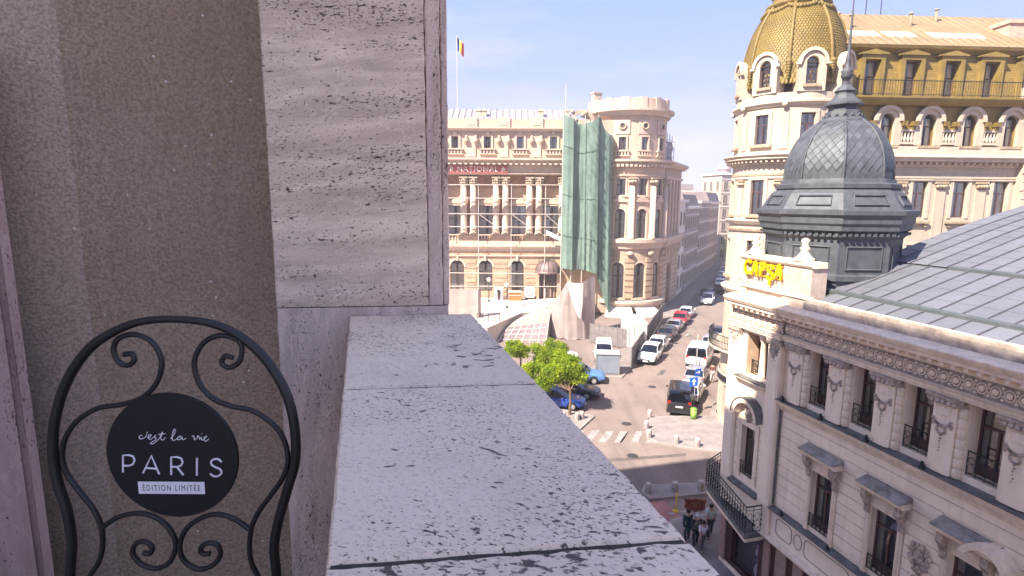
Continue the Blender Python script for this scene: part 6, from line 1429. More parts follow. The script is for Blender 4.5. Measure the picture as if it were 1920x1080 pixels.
# street lamps
def lamp(p, h, arm, rz, lab, group=None, two=False):
    t = thing('street_lamp', lab, 'street lamp', tuple(p), rz, group)
    MB().lathe([(0.14, 0), (0.14, 0.25), (0.09, 0.3), (0.07, 0.8), (0.05, h), (0, h + 0.02)], 8).build('pole', M_post, t)
    f = MB(); f.tube([(-arm * (1 - math.cos(a)) * 0.5 - 0, 0, h + 0.55 * math.sin(a)) for a in [PI * k / 10 for k in range(11)]], 0.03, 5); f.build('arm', M_post, t)
    f = MB(); f.ball((-arm, 0, h - 0.08), 0.2, 8, 5, (1.4, 0.8, 0.5)); f.build('lamp_head', M_post, t)
lamp(G(1307, 690, 0.13), at(1307, 622, 51.9).z, 1.0, R(10), 'thin street lamp with a curved arm beside the white van')
M_lampg = mat('lamp_glass', (0.70, 0.66, 0.60), 0.3, 0.05, 3)
for px, py, lab in ((951, 578, 'dark globe lamp post on the square standing right of its twin'), (917, 566, 'dark globe lamp post on the square standing by the arched windows')):
    p = G(px, py, 2.0); t = thing('plaza_lamp', lab, 'lamp post', tuple(p), 0, 'lamp posts on the square')
    MB().lathe([(0.16, 0), (0.16, 0.2), (0.06, 0.3), (0.05, 2.7), (0.12, 2.75), (0, 2.76)], 8).build('pole', M_grille, t); f = MB(); f.lathe([(0.1, 2.76), (0.28, 2.95), (0.32, 3.25), (0.0, 3.4)], 8); f.build('lantern', M_lampg, t)
# kiosk, stall, air unit and guard rails on the square
kp = at(966, 548, 77.5); ko = thing('orange_kiosk', 'small orange kiosk against the club wall', 'kiosk', (kp.x, 77.5, 2.0), 0); M_or = mat('orange_board', (0.50, 0.19, 0.06), 0.6, 0.15, 2)
MB().box(-0.85, 0.85, 0, 1.2, 0.0, 1.15).build('body', M_or, ko); MB().box(-0.95, 0.95, -0.1, 1.3, 1.152, 1.28).build('roof', M_gt, ko); MB().box(-0.88, 0.88, -0.06, 0.0, 0.7, 0.82).build('counter', M_gt, ko)
kp = at(935, 548, 78); ko = thing('white_booth', 'narrow white booth with a dark door by the club wall', 'booth', (kp.x, 78, 2.0), 0)
MB().box(-0.6, 0.6, 0, 0.8, 0, 1.7).build('body', M_white, ko); MB().box(-0.2, 0.25, -0.02, 0.0, 0.05, 1.45).build('door', M_cw, ko); MB().box(-0.68, 0.68, -0.06, 0.86, 1.702, 1.8).build('roof', M_gt, ko)
kp = at(993, 545, 78.5); ko = thing('air_unit', 'white air conditioner unit against the club wall beside the entrance', 'air conditioner', (kp.x, 78.6, 2.0), 0)
MB().box(-0.7, 0.7, 0, 0.5, 0.3, 1.7).build('case', M_white, ko); f = MB(); f.tube([(0.45 * math.cos(k * PI / 6), -0.02, 1.0 + 0.45 * math.sin(k * PI / 6)) for k in range(12)], 0.05, 5, True); f.build('fan_guard', M_cw, ko); MB().box(-0.6, 0.6, 0.1, 0.4, 0, 0.3).build('stand', M_cw, ko)
gr_ = thing('guard_rail', 'dark metal guard rail on the square beside the pink screen', 'railing', tuple(G(915, 604, 2.0)), 0)
f = MB(); f.tube([(-1.2, 0, 1.0), (1.4, 0, 1.0)], 0.035, 5); f.tube([(-1.2, 0, 0.5), (1.4, 0, 0.5)], 0.025, 5); f.build('rail', M_grille, gr_)
for k in range(5): f = MB(); f.tube([(-1.2 + 0.65 * k, 0, 0), (-1.2 + 0.65 * k, 0, 1.0)], 0.04, 5); f.build('post', M_grille, gr_)
# pink screen by the pillar
M_pinkscr = mat('pink_mesh_screen', (0.492, 0.344, 0.312), 0.85, 0.15, 0.8, 0.2, 4, streak=0.2)
ps = at(870, 600, 66); pk = thing('pink_screen', 'tall pale pink mesh screen at the edge of the square next to the pillar', 'screen', (ps.x, 66, 1.6), 0)
w0, w1 = at(800, 570, 66).x - ps.x, at(897, 570, 66).x - ps.x; h1 = at(870, 543, 66).z - 1.6
f = MB(); f.grid([[(w0 + (w1 - w0) * i / 12, 0.08 * math.sin(i * 1.9), h1 * j / 5) for i in range(13)] for j in range(6)], True); f.grid([[(w1, 0.02, h1 * j / 5), (w1 + 0.25, 1.5, h1 * j / 5)] for j in range(6)], True); f.build('mesh_sheet', M_pinkscr, pk)
for k in range(4): f = MB(); x = w0 + (w1 - w0) * k / 3; f.box(x - 0.06, x + 0.06, 0.12, 0.24, 0, h1); f.build('post', M_scaf, pk)
# sheeted scaffold tent below the netting
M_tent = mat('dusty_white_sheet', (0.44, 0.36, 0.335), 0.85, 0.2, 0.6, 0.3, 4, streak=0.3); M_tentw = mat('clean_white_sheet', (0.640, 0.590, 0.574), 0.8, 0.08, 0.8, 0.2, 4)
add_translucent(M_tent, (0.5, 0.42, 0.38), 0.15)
tp = at(1062, 640, 63); tn = thing('sheeted_tent', 'tall dusty white sheet tent with a bright triangular panel under the netting', 'tent', (tp.x, 63, 0), 0)
tc_ = [(1008, 69.5, 590, 648), (1014, 67.5, 585, 650), (1022, 66.5, 578, 652), (1036, 64.6, 566, 655), (1044, 64.0, 558, 656), (1052, 63.6, 547, 657), (1063, 63.3, 527, 657), (1078, 63.2, 529, 657), (1092, 63.4, 529, 656), (1100, 63.7, 523, 655), (1108, 64.2, 518, 648), (1113, 65.5, 517, 640), (1116, 69.0, 519, 625)]
def lerp_cols(cols, n):
    out = []
    for a, b in zip(cols, cols[1:]):
        for k in range(n): t = k / n; out.append(tuple(a[i] + (b[i] - a[i]) * t for i in range(4)))
    return out + [cols[-1]]
def drape(cols, nm, m, par, base, dy=0.0, amp=0.22, rows=22, seed=0.0):
    R_ = []
    for i in range(rows + 1):
        t = i / rows; r = []
        for px, yd, ya, yb in cols:
            w = at(px, ya + (yb - ya) * t, yd); nv = mnoise.noise(Vector((px * 0.22 + seed, t * 1.6 + seed, 1.7))) + 0.4 * mnoise.noise(Vector((px * 0.6, t * 4, seed)))
            r.append((w.x - base[0] + nv * amp * 0.4, w.y - base[1] + nv * amp + dy, max(0.05, w.z - base[2])))
        R_.append(r)
    f = MB(); f.grid(R_, True); return f.build(nm, m, par)
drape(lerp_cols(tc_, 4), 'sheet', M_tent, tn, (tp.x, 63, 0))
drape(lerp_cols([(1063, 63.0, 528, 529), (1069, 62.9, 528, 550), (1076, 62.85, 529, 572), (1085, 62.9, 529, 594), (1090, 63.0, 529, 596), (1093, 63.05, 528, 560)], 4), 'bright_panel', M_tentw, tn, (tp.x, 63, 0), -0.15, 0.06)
for px in (1022, 1063, 1108): f = MB(); a = at(px, 545, 66); f.tube([(a.x - tp.x, 2.8, 0), (a.x - tp.x, 2.8, at(px, 540, 66).z)], 0.07, 5); f.build('scaffold_pole', M_scaf, tn)
for yy in (600, 625): f = MB(); a = at(1020, yy, 66.5); b = at(1112, yy, 66.5); f.tube([(a.x - tp.x, 3, a.z), (b.x - tp.x, 3, b.z)], 0.06, 5); f.build('scaffold_pole', M_scaf, tn)
# lattice canopy of translucent sheets over the terrace
M_latt = mat('canopy_lattice', (0.52, 0.41, 0.36), 0.7, 0.15, 2); M_csheet = mat('canopy_sheet', (0.20, 0.155, 0.155), 0.45, 0.2, 0.8); M_csheet2 = mat('canopy_sheet_peach', (0.33, 0.235, 0.185), 0.6, 0.15, 0.8)
c00, c10, c01, c11 = at(931, 646, 62.0), at(1024, 650, 61.5), at(985, 592, 67.5), at(1036, 566, 66.5)
cb_ = thing('lattice_canopy', 'sloping glazed lattice canopy rising from the square to the white tent', 'canopy', tuple(c00), 0)
def cpnt(u, v):
    p = c00.lerp(c10, u).lerp(c01.lerp(c11, u), v); p.z += 0.9 * math.sin(PI * v) * 0.6; return p - c00
NU, NV = 6, 9
for i in range(NU):
    for j in range(NV):
        a, b, c, d = cpnt((i + .06) / NU, (j + .06) / NV), cpnt((i + .94) / NU, (j + .06) / NV), cpnt((i + .94) / NU, (j + .94) / NV), cpnt((i + .06) / NU, (j + .94) / NV)
        f = MB(); f.face([a, b, c, d]); dn_ = Vector((0, 0.02, -0.05))
        for p, q in ((a, b), (b, c), (c, d), (d, a)): f.face([q, p, p + dn_, q + dn_])
        f.build('pane', M_csheet if j < 4 else M_csheet2, cb_)
for i in range(NU + 1): f = MB(); f.tube([cpnt(i / NU, v / 12) for v in range(13)], 0.075, 5); f.build('lattice_bar', M_latt, cb_)
for j in range(NV + 1): f = MB(); f.tube([cpnt(u / 6, j / NV) for u in range(7)], 0.065, 5); f.build('lattice_bar', M_latt, cb_)
f = MB(); f.grid([[cpnt(i / NU, 0), cpnt(i / NU, 0) * 1.0 - Vector((0, 0, max(0.1, c00.z)))] for i in range(NU + 1)], False); f.build('front_skirt', M_tent, cb_)
f = MB(); f.grid([[cpnt(1, v / 8), Vector((cpnt(1, v / 8).x, cpnt(1, v / 8).y, -c00.z + 0.02))] for v in range(9)], False); f.build('side_skirt', M_tent, cb_)
# hoarding, container and fence by the street
M_fence = mat('grey_fence_panel', (0.221, 0.193, 0.184), 0.7, 0.3, 1.5, 0.2, 6, streak=0.3); M_hoard = mat('dark_hoarding', (0.180, 0.164, 0.160), 0.75, 0.4, 1.0, 0.3, 4, streak=0.4)
a, b = G(1184, 690), G(1243, 594); hv = b - a; hl = hv.length; hd = thing('street_hoarding', 'dark grey panel hoarding running along the left kerb of the street', 'hoarding', tuple(a), math.atan2(hv.y, hv.x)); nP = 11
for k in range(nP):
    f = MB(); x0, x1 = hl * k / nP + 0.03, hl * (k + 1) / nP - 0.03; f.box(x0, x1, -0.03, 0.03, 0.1, 2.1); f.build('panel', M_hoard, hd, (0, random.uniform(-.03, .03), 0)); MB().box(x0 - 0.06, x0, -0.06, 0.06, 0, 2.2).build('post', M_post, hd)
a = G(1107, 640); b = G(1176, 652); hv = b - a; hl = hv.length; fc = thing('site_fence', 'grey sheet fence below the round tower behind the white container', 'fence', tuple(a), math.atan2(hv.y, hv.x)); nP = 8
for k in range(nP):
    x0, x1 = hl * k / nP + 0.03, hl * (k + 1) / nP - 0.03; MB().box(x0, x1, -0.02, 0.02, 0.1, 2.2).build('panel', M_fence, fc); MB().box(x0 - 0.05, x0, -0.05, 0.05, 0, 2.35).build('post', M_post, fc)
cp0 = G(1194, 652); co_ = thing('site_container', 'white site container behind the dark hoarding', 'container', tuple(cp0), R(-4)); M_wh2 = mat('white_container', (0.607, 0.574, 0.558), 0.5, 0.08, 1.5, streak=0.12)
MB().box(-1.1, 1.1, 0, 5.0, 0.15, 2.75).build('body', M_wh2, co_); MB().box(-1.16, 1.16, -0.06, 5.06, 2.752, 2.86).build('roof', M_white, co_)
for k in range(2): MB().box(-1.05 + 1.06 * k, -0.02 + 1.06 * k, -0.03, 0.0, 0.25, 2.65).build('door', M_wh2, co_)
for k in range(4): MB().box(-0.8 + 0.5 * k, -0.77 + 0.5 * k, -0.07, -0.03, 0.3, 2.6).build('door_bar', M_post, co_)
gl_ = thing('glazed_shelter', 'grey blue glazed shelter box beside the light blue car', 'shelter', tuple(G(1141, 702)), R(-6)); M_gls = mat('hazy_glass', (0.22, 0.25, 0.30), 0.25, 0.15, 1.0)
for bx, nm in (((-1.0, 1.0, -0.02, 0.02, 0.2, 2.0), 'pane'), ((0.98, 1.02, 0.05, 1.3, 0.2, 2.0), 'pane'), ((-1.02, -0.98, 0.05, 1.3, 0.2, 2.0), 'pane')): MB().box(*bx).build(nm, M_gls, gl_)
MB().box(-1.1, 1.1, -0.1, 1.4, 2.002, 2.1).build('roof', mat('shelter_roof', (0.42, 0.41, 0.42), 0.5, 0.15, 1), gl_)
for x in (-1.03, 1.03):
    for y in (0, 1.32): MB().box(x - 0.05, x + 0.05, y - 0.05, y + 0.05, 0, 2.0).build('post', M_post, gl_)
# restaurant shield sign on a post
sgp = G(1304, 1022, 0.0); shp = thing('shield_sign', 'brown red shield shaped shop sign with a gold oval on a grey post', 'shop sign', tuple(sgp), R(-8))
zsn = at(1306, 941, sgp.y).z; MB().lathe([(0.05, 0), (0.05, zsn - 0.3), (0, zsn - 0.29)], 8).build('post', M_post, shp)
sh = [(-0.46, 0.30), (-0.40, 0.25), (-0.12, 0.27), (0, 0.33), (0.12, 0.27), (0.40, 0.25), (0.46, 0.30), (0.47, 0.12), (0.42, 0.0), (0.47, -0.14), (0.34, -0.28), (0.14, -0.31), (0, -0.38), (-0.14, -0.31), (-0.34, -0.28), (-0.47, -0.14), (-0.42, 0.0), (-0.47, 0.12)]
M_shield = mat('brown_red_enamel', (0.17, 0.035, 0.022), 0.4, 0.3, 6); f = MB(); f.prism([(x, z + zsn) for x, z in sh][::-1], -0.05, 0.05); so_ = f.build('shield', M_shield, shp)
M_gld = mat('dull_gold', (0.40, 0.14, 0.06), 0.45, 0.2, 6)
f = MB(); f.tube([(x * 0.86, -0.055, z * 0.84 + zsn) for x, z in sh], 0.016, 4, True); f.build('rim', M_gld, so_)
f = MB(); f.tube([(0.24 * math.cos(k * PI / 10), -0.058, zsn + 0.12 * math.sin(k * PI / 10)) for k in range(20)], 0.014, 4, True); f.build('oval', M_gld, so_)
for k in range(3): f = MB(); f.box(-0.15 + 0.02 * k, 0.15 - 0.02 * k, -0.062, -0.05, zsn + 0.045 - 0.045 * k - 0.012, zsn + 0.045 - 0.045 * k + 0.008); f.build('text_line', M_gld, so_)

# ------------------------------------------------------------------ cars
M_tyre = mat('tyre', (0.02, 0.02, 0.02), 0.8, 0.1, 10); M_rim = paint('alloy', (0.55, 0.55, 0.56), 0.3, 0.2, 0.7); M_cglass = glass('car_glass', (0.10, 0.11, 0.12), 0.06); M_cint = mat('car_dark', (0.015, 0.015, 0.016), 0.7, 0)
M_red = mat('tail_lamp', (0.35, 0.01, 0.01), 0.25, 0); M_head = mat('head_lamp', (0.75, 0.75, 0.75), 0.12, 0, spec=0.8); M_trim = mat('black_plastic', (0.025, 0.025, 0.027), 0.55, 0.1, 8)
wheel_t = MB(); wheel_t.lathe([(0.20, -0.1), (0.31, -0.1), (0.325, -0.07), (0.325, 0.07), (0.31, 0.1), (0.20, 0.1)], 20); wheel_t.xf(lambda p: (p[0], p[2], p[1])); wheel_t = wheel_t.mesh('tyre', M_tyre)
wheel_r = MB(); wheel_r.lathe([(0, 0.09), (0.05, 0.10), (0.06, 0.085), (0.17, 0.075), (0.205, 0.095), (0.205, -0.09), (0, -0.09)], 20)
wheel_r.xf(lambda p: (p[0], p[2], p[1])); wheel_r = wheel_r.mesh('rim', M_rim)
spk = MB()
for k in range(5):
    a = 2 * PI * k / 5; spk.box(-0.03, 0.03, 0.08, 0.10, 0.04, 0.2); b0 = len(spk.v) - 8; spk.xf(lambda p: (p[0] * math.cos(a) - p[2] * math.sin(a), p[1], p[0] * math.sin(a) + p[2] * math.cos(a)), b0)
spk = spk.mesh('spokes', M_rim)
#            x from rear(0) to front; (x, floor, belt, half width low, half width belt)
CARS = {
 'hatch': dict(L=4.2, W=1.78, H=1.48, low=[(0, .42, .78), (.12, .30, .90), (.6, .24, .95), (1.6, .22, .94), (2.7, .22, .90), (3.3, .24, .84), (3.9, .28, .74), (4.2, .40, .58)], roof=[(0.28, .92), (0.62, 1.32), (1.0, 1.45), (1.7, 1.48), (2.2, 1.42), (3.05, .90)], wb=(0.75, 3.35)),
 'suv': dict(L=4.45, W=1.86, H=1.66, low=[(0, .50, .92), (.1, .36, 1.02), (.6, .28, 1.05), (1.7, .26, 1.04), (2.9, .26, 1.0), (3.5, .28, .94), (4.2, .34, .84), (4.45, .46, .66)], roof=[(0.18, 1.03), (0.5, 1.48), (0.9, 1.62), (1.8, 1.66), (2.4, 1.58), (3.2, 1.0)], wb=(0.85, 3.55)),
 'sedan': dict(L=4.6, W=1.80, H=1.45, low=[(0, .45, .80), (.12, .32, .94), (.7, .24, .97), (1.6, .22, .95), (2.9, .22, .91), (3.5, .24, .85), (4.2, .28, .75), (4.6, .40, .58)], roof=[(0.65, .96), (1.25, 1.34), (1.7, 1.44), (2.2, 1.45), (2.6, 1.38), (3.35, .91)], wb=(0.9, 3.65)),
 'van': dict(L=4.9, W=1.92, H=1.95, low=[(0, .48, 1.0), (.08, .34, 1.12), (.6, .28, 1.14), (2.0, .26, 1.12), (3.3, .26, 1.08), (3.9, .28, 1.02), (4.6, .34, .90), (4.9, .48, .68)], roof=[(0.08, 1.13), (0.22, 1.72), (0.5, 1.92), (2.0, 1.95), (3.0, 1.90), (3.45, 1.72), (4.1, 1.06)], wb=(0.9, 3.95)),
}
def interp(tab, x, k):
    if x <= tab[0][0]: return tab[0][k]
    for a, b in zip(tab, tab[1:]):
        if x <= b[0]: t = (x - a[0]) / (b[0] - a[0]); t = t * t * (3 - 2 * t) if k == 2 else t; return a[k] + (b[k] - a[k]) * t
    return tab[-1][k]
def car_proto(kind):
    """body, glass and fittings as meshes at the origin, front towards +x"""
    d = CARS[kind]; L_, hw = d['L'], d['W'] / 2; low = d['low']; rf = d['roof']
    xs = sorted(set([L_ * i / 34 for i in range(35)] + [w + s for w in d['wb'] for s in (-.36, -.25, 0, .25, .36)]))
    rows = []
    for x in xs:
        t = x / L_; taper = 1 - 0.10 * abs(2 * t - 1) ** 4 - 0.03 * (2 * t - 1) ** 2
        fl_, be = interp(low, x, 1), interp(low, x, 2); w = hw * taper
        for wx in d['wb']:
            if abs(x - wx) < 0.37: fl_ = max(fl_, 0.33 + math.sqrt(max(0, 0.37 ** 2 - (x - wx) ** 2)) * 0.98)
        mid = fl_ + (be - fl_) * 0.55
        sec = [(w * .90, fl_), (w * .985, fl_ + (be - fl_) * .12), (w, mid), (w * .985, be - 0.05), (w * .94, be), (w * .55, be + 0.035), (0, be + 0.045)]
        rows.append([(x, -a, z) for a, z in sec] + [(x, a, z) for a, z in sec[-2::-1]])
    f = MB(); f.grid(rows, True); f.face(rows[0][::-1]); f.face(rows[-1]); body = f
    # greenhouse: roof skin and pillars in body colour, glass between
    gx0, gx1 = rf[0][0], rf[-1][0]; n = 26; gs_ = []
    for i in range(n + 1):
        x = gx0 + (gx1 - gx0) * i / n; z = interp(rf, x, 1); be = interp(low, x, 2); t = x / L_; w = hw * (1 - 0.03 * (2 * t - 1) ** 2)
        k = (z - be) / (d['H'] - be + 1e-6); wr = w * (0.93 - 0.19 * max(0, min(1, k)) * (0.7 if kind == 'van' else 1)); gs_.append((x, z, be, w * .93, wr))
    f = MB(); rt = []
    for x, z, be, wb_, wr in gs_: rt.append([(x, -wr, z - 0.045), (x, -wr * .9, z - 0.005), (x, 0, z + 0.02), (x, wr * .9, z - 0.005), (x, wr, z - 0.045)])
    i0 = next(i for i, q in enumerate(gs_) if q[1] > d['H'] * 0.90); i1 = max(i for i, q in enumerate(gs_) if q[1] > d['H'] * 0.93)
    body.grid(rt[i0:i1 + 1], True)
    def P4(i, s, k): x, z, be, wb_, wr = gs_[i]; zz_ = be + (z - 0.045 - be) * k; ww = wb_ + (wr - wb_) * k; return (x, s * ww, zz_)
    for s in (-1, 1):                                     # pillars
        for a, b in ((0, 3), (i0 + (i1 - i0) // 2 - 1, i0 + (i1 - i0) // 2), (n - 2, n)):
            for i in range(a, b):
                q = [P4(i, s, 0), P4(i + 1, s, 0), P4(i + 1, s, 1), P4(i, s, 1)]; q = [(p[0], p[1] * 1.006, p[2]) for p in q]; body.face(q if s < 0 else q[::-1], True)
        body.tube([(gs_[i][0], s * gs_[i][4], gs_[i][1] - 0.04) for i in range(0, n + 1)], 0.028, 5)
    gls = []
    for s in (-1, 1):
        gl = MB()
        for i in range(0, n): q = [P4(i, s, 0.02), P4(i + 1, s, 0.02), P4(i + 1, s, 0.97), P4(i, s, 0.97)]; gl.face(q if s < 0 else q[::-1], True)
        gls.append(gl.mesh('side_window', M_cglass))
    bk = MB(); fw = MB()
    for i in range(0, i0): bk.face([rt[i][0], rt[i + 1][0], rt[i + 1][2], rt[i][2]]); bk.face([rt[i][2], rt[i + 1][2], rt[i + 1][4], rt[i][4]])
    for i in range(i1, n): fw.face([rt[i][0], rt[i + 1][0], rt[i + 1][2], rt[i][2]], True); fw.face([rt[i][2], rt[i + 1][2], rt[i + 1][4], rt[i][4]], True)
    inn = MB(); inn.box(gx0 + 0.35, gx1 - 0.5, -hw * .70, hw * .70, 0.5, interp(low, L_ / 2, 2) + 0.12)
    for wx in d['wb']: inn.box(wx - 0.36, wx + 0.36, -hw * .84, hw * .84, 0.25, 0.72)
    for xx in (gx1 - 1.35, gx1 - 2.2): inn.box(xx - 0.08, xx + 0.08, -0.55, -0.12, 0.6, d['H'] - 0.35); inn.box(xx - 0.08, xx + 0.08, 0.12, 0.55, 0.6, d['H'] - 0.35)
    be_f, be_r = interp(low, L_ - .1, 2), interp(low, 0.05, 2)
    tl = MB(); tl.box(-0.02, 0.12, -0.10, 0.10, -0.13, 0.13)
    hl_ = MB(); hl_.box(-0.16, 0.03, -0.16, 0.16, -0.07, 0.07)
    bmp = MB(); bmp.box(-0.035, 0.12, -hw * .86, hw * .86, 0.30, 0.50); bmp2 = MB(); bmp2.box(L_ - 0.12, L_ + 0.03, -hw * .80, hw * .80, 0.28, 0.44)
    gr2 = MB(); gr2.box(L_ - 0.05, L_ + 0.015, -hw * .45, hw * .45, 0.47, 0.60)
    mir = MB(); mir.ball((0, 0, 0), 0.12, 8, 5, (0.7, 1.0, 0.75))
    pl_ = MB(); pl_.box(-0.012, 0.0, -0.26, 0.26, -0.055, 0.055)
    han = MB(); han.box(-0.09, 0.09, -0.015, 0.015, -0.015, 0.015)
    return dict(d=d, hw=hw, body=body, side=gls[0], side2=gls[1], back=bk.mesh('rear_window', M_cglass), wind=fw.mesh('windscreen', M_cglass), inner=inn.mesh('interior', M_cint), tail=tl.mesh('tail_lamp', M_red), head=hl_.mesh('headlight', M_head), bmp=bmp.mesh('rear_bumper', M_trim), bmp2=bmp2.mesh('front_bumper', M_trim), grl=gr2.mesh('grille', M_trim), mir=mir, plate=pl_.mesh('number_plate', M_white), han=han.mesh('door_handle', M_trim), be=(be_f, be_r), bm={})
PROT = {}
def car(kind, col, p, rz, label, name='parked_car', cat='car', group=None, scale=1.0):
    if kind not in PROT: PROT[kind] = car_proto(kind)
    q = PROT[kind]; d, hw = q['d'], q['hw']
    if col not in q['bm']: q['bm'][col] = (q['body'].mesh('body', PAINT[col]), q['mir'].mesh('wing_mirror', PAINT[col]))
    t = thing(name, label, cat, (p[0], p[1], 0.004), rz, group); ox = -d['L'] / 2; t.scale = (scale,) * 3
    link('body', q['bm'][col][0], t, (ox, 0, 0))
    for k in ('side', 'side2', 'back', 'wind', 'inner', 'bmp', 'bmp2', 'grl'): link(q[k].name.split('.')[0], q[k], t, (ox, 0, 0))
    for wx in d['wb']:
        for s in (-1, 1):
            w = link('wheel', wheel_t, t, (ox + wx, s * (hw - 0.13), 0.325), (0, 0, 0 if s > 0 else PI)); link('rim', wheel_r, w); link('spokes', spk, w)
    zr = q['be'][1] - (0.1 if kind != 'van' else 0.02); zf = q['be'][0] - 0.10
    for s in (-1, 1):
        link('tail_lamp', q['tail'], t, (ox + 0.03, s * hw * .76, zr)); link('headlight', q['head'], t, (ox + d['L'] - 0.14, s * hw * .66, zf + 0.02)); link('wing_mirror', q['bm'][col][1], t, (ox + d['roof'][-1][0] - 0.42, s * (hw + 0.07), d['roof'][-1][1] + 0.06))
        for dx in (1.35, 2.35): link('door_handle', q['han'], t, (ox + dx, s * hw * 0.985, interp(d['low'], dx, 2) - 0.13))
    link('number_plate', q['plate'], t, (ox - 0.005, 0, 0.62 if kind != 'van' else 0.78)); link('number_plate', q['plate'], t, (ox + d['L'] + 0.03, 0, 0.42), (0, 0, PI))
    return t
PAINT = dict(black=paint('car_black', (0.010, 0.010, 0.011)), white=paint('car_white', (0.74, 0.73, 0.72)), blue=paint('car_blue', (0.012, 0.045, 0.26), 0.25, 0.7), ltblue=paint('car_light_blue', (0.10, 0.22, 0.46), 0.25, 0.7, 0.2), silver=paint('car_silver', (0.38, 0.38, 0.40), 0.3, 0.6, 0.5), red=paint('car_red', (0.50, 0.018, 0.03)), dark=paint('car_graphite', (0.055, 0.055, 0.06), 0.3, 0.6, 0.3), lilac=paint('car_grey_lilac', (0.36, 0.34, 0.40), 0.3, 0.6, 0.3))
sr = math.atan2(su.y, su.x)                                # along the street, heading away
car('van', 'black', (G(1266, 776) + su * 2.35), sr + R(9), 'black van parked with its back to the paved corner', 'parked_van', 'van')
GL, GRr = 'cars parked along the left kerb of the street', 'vehicles parked along the right kerb of the street'
car('hatch', 'white', along(-6.5, 46.3), sr, 'white hatchback parked directly ahead of the black van', 'parked_car', 'car', GRr)
car('hatch', 'silver', along(-6.75, 51.0), sr, 'silver hatchback parked just behind the tall white van', 'parked_car', 'car', GRr)
car('van', 'white', along(-7.35, 57.0), sr, 'tall white van beside the thin street lamp', 'parked_van', 'van', GRr, 1.12)
car('suv', 'lilac', along(-7.0, 63.5), sr, 'lilac grey car parked ahead of the tall white van', 'parked_car', 'car', GRr)
car('sedan', 'dark', along(-7.1, 69), sr, 'graphite car fourth along the right kerb beyond the white van', 'parked_car', 'car', GRr)
car('suv', 'white', along(-12.0, 55.8), sr + PI, 'nearest white car facing us at the left kerb by the hoarding', 'parked_car', 'car', GL)
car('hatch', 'white', along(-12.2, 61.0), sr, 'white hatchback second at the left kerb, roof showing behind the nearest white car', 'parked_car', 'car', GL)
car('suv', 'dark', along(-12.2, 65.8), sr, 'graphite car third along the left kerb', 'parked_car', 'car', GL)
car('sedan', 'silver', along(-12.3, 70.6), sr, 'silver car parked right before the red car', 'parked_car', 'car', GL)
car('suv', 'red', along(-12.3, 75.4), sr, 'bright red car at the left kerb', 'parked_car', 'car', GL)
car('hatch', 'white', along(-12.4, 80.2), sr, 'white car just beyond the red car', 'parked_car', 'car', GL)
car('suv', 'white', along(-11.2, 92.0), sr + PI, 'lone white car driving towards us in the shaded street', 'moving_car', 'car')
car('sedan', 'black', along(-12.2, 99.5), sr + R(20), 'black car standing askew in the shaded street', 'parked_car', 'car', GL)
car('suv', 'dark', along(-10.2, 103.0), sr + R(30), 'dark car beside the black one in the shaded street', 'parked_car', 'car', GL)
for k in range(7): car(('hatch', 'sedan', 'suv')[k % 3], ('white', 'silver', 'white', 'dark', 'white', 'silver', 'lilac')[k], along(-11.7 - 0.35 * k, 113 + 5.4 * k), sr + R(3), ('white hatchback nearest in the far row', 'silver saloon second in the far row', 'white car third in the far row', 'graphite hatchback fourth in the far row', 'white saloon fifth in the far row', 'silver car sixth in the far row', 'lilac hatchback last in the far row')[k], 'parked_car', 'car', 'far row of parked cars')
car('hatch', 'blue', (3.7, 42.2), R(-16), 'royal blue hatchback parked behind the tree trunk', 'parked_car', 'car', 'cars parked nose out on the square')
car('sedan', 'black', (5.0, 44.6), R(-16), 'black saloon parked between the two blue cars', 'parked_car', 'car', 'cars parked nose out on the square')
car('suv', 'ltblue', (6.1, 48.4), R(-10), 'light blue car parked in front of the glazed shelter', 'parked_car', 'car', 'cars parked nose out on the square')
car('van', 'white', (9.4, 55.5), sr - PI + R(18), 'white van facing us between fence and glazed shelter', 'parked_van', 'van', None, 0.95)
car('hatch', 'white', (4.6, 55.0), R(-10), 'pale car half hidden behind the big tree', 'parked_car', 'car')
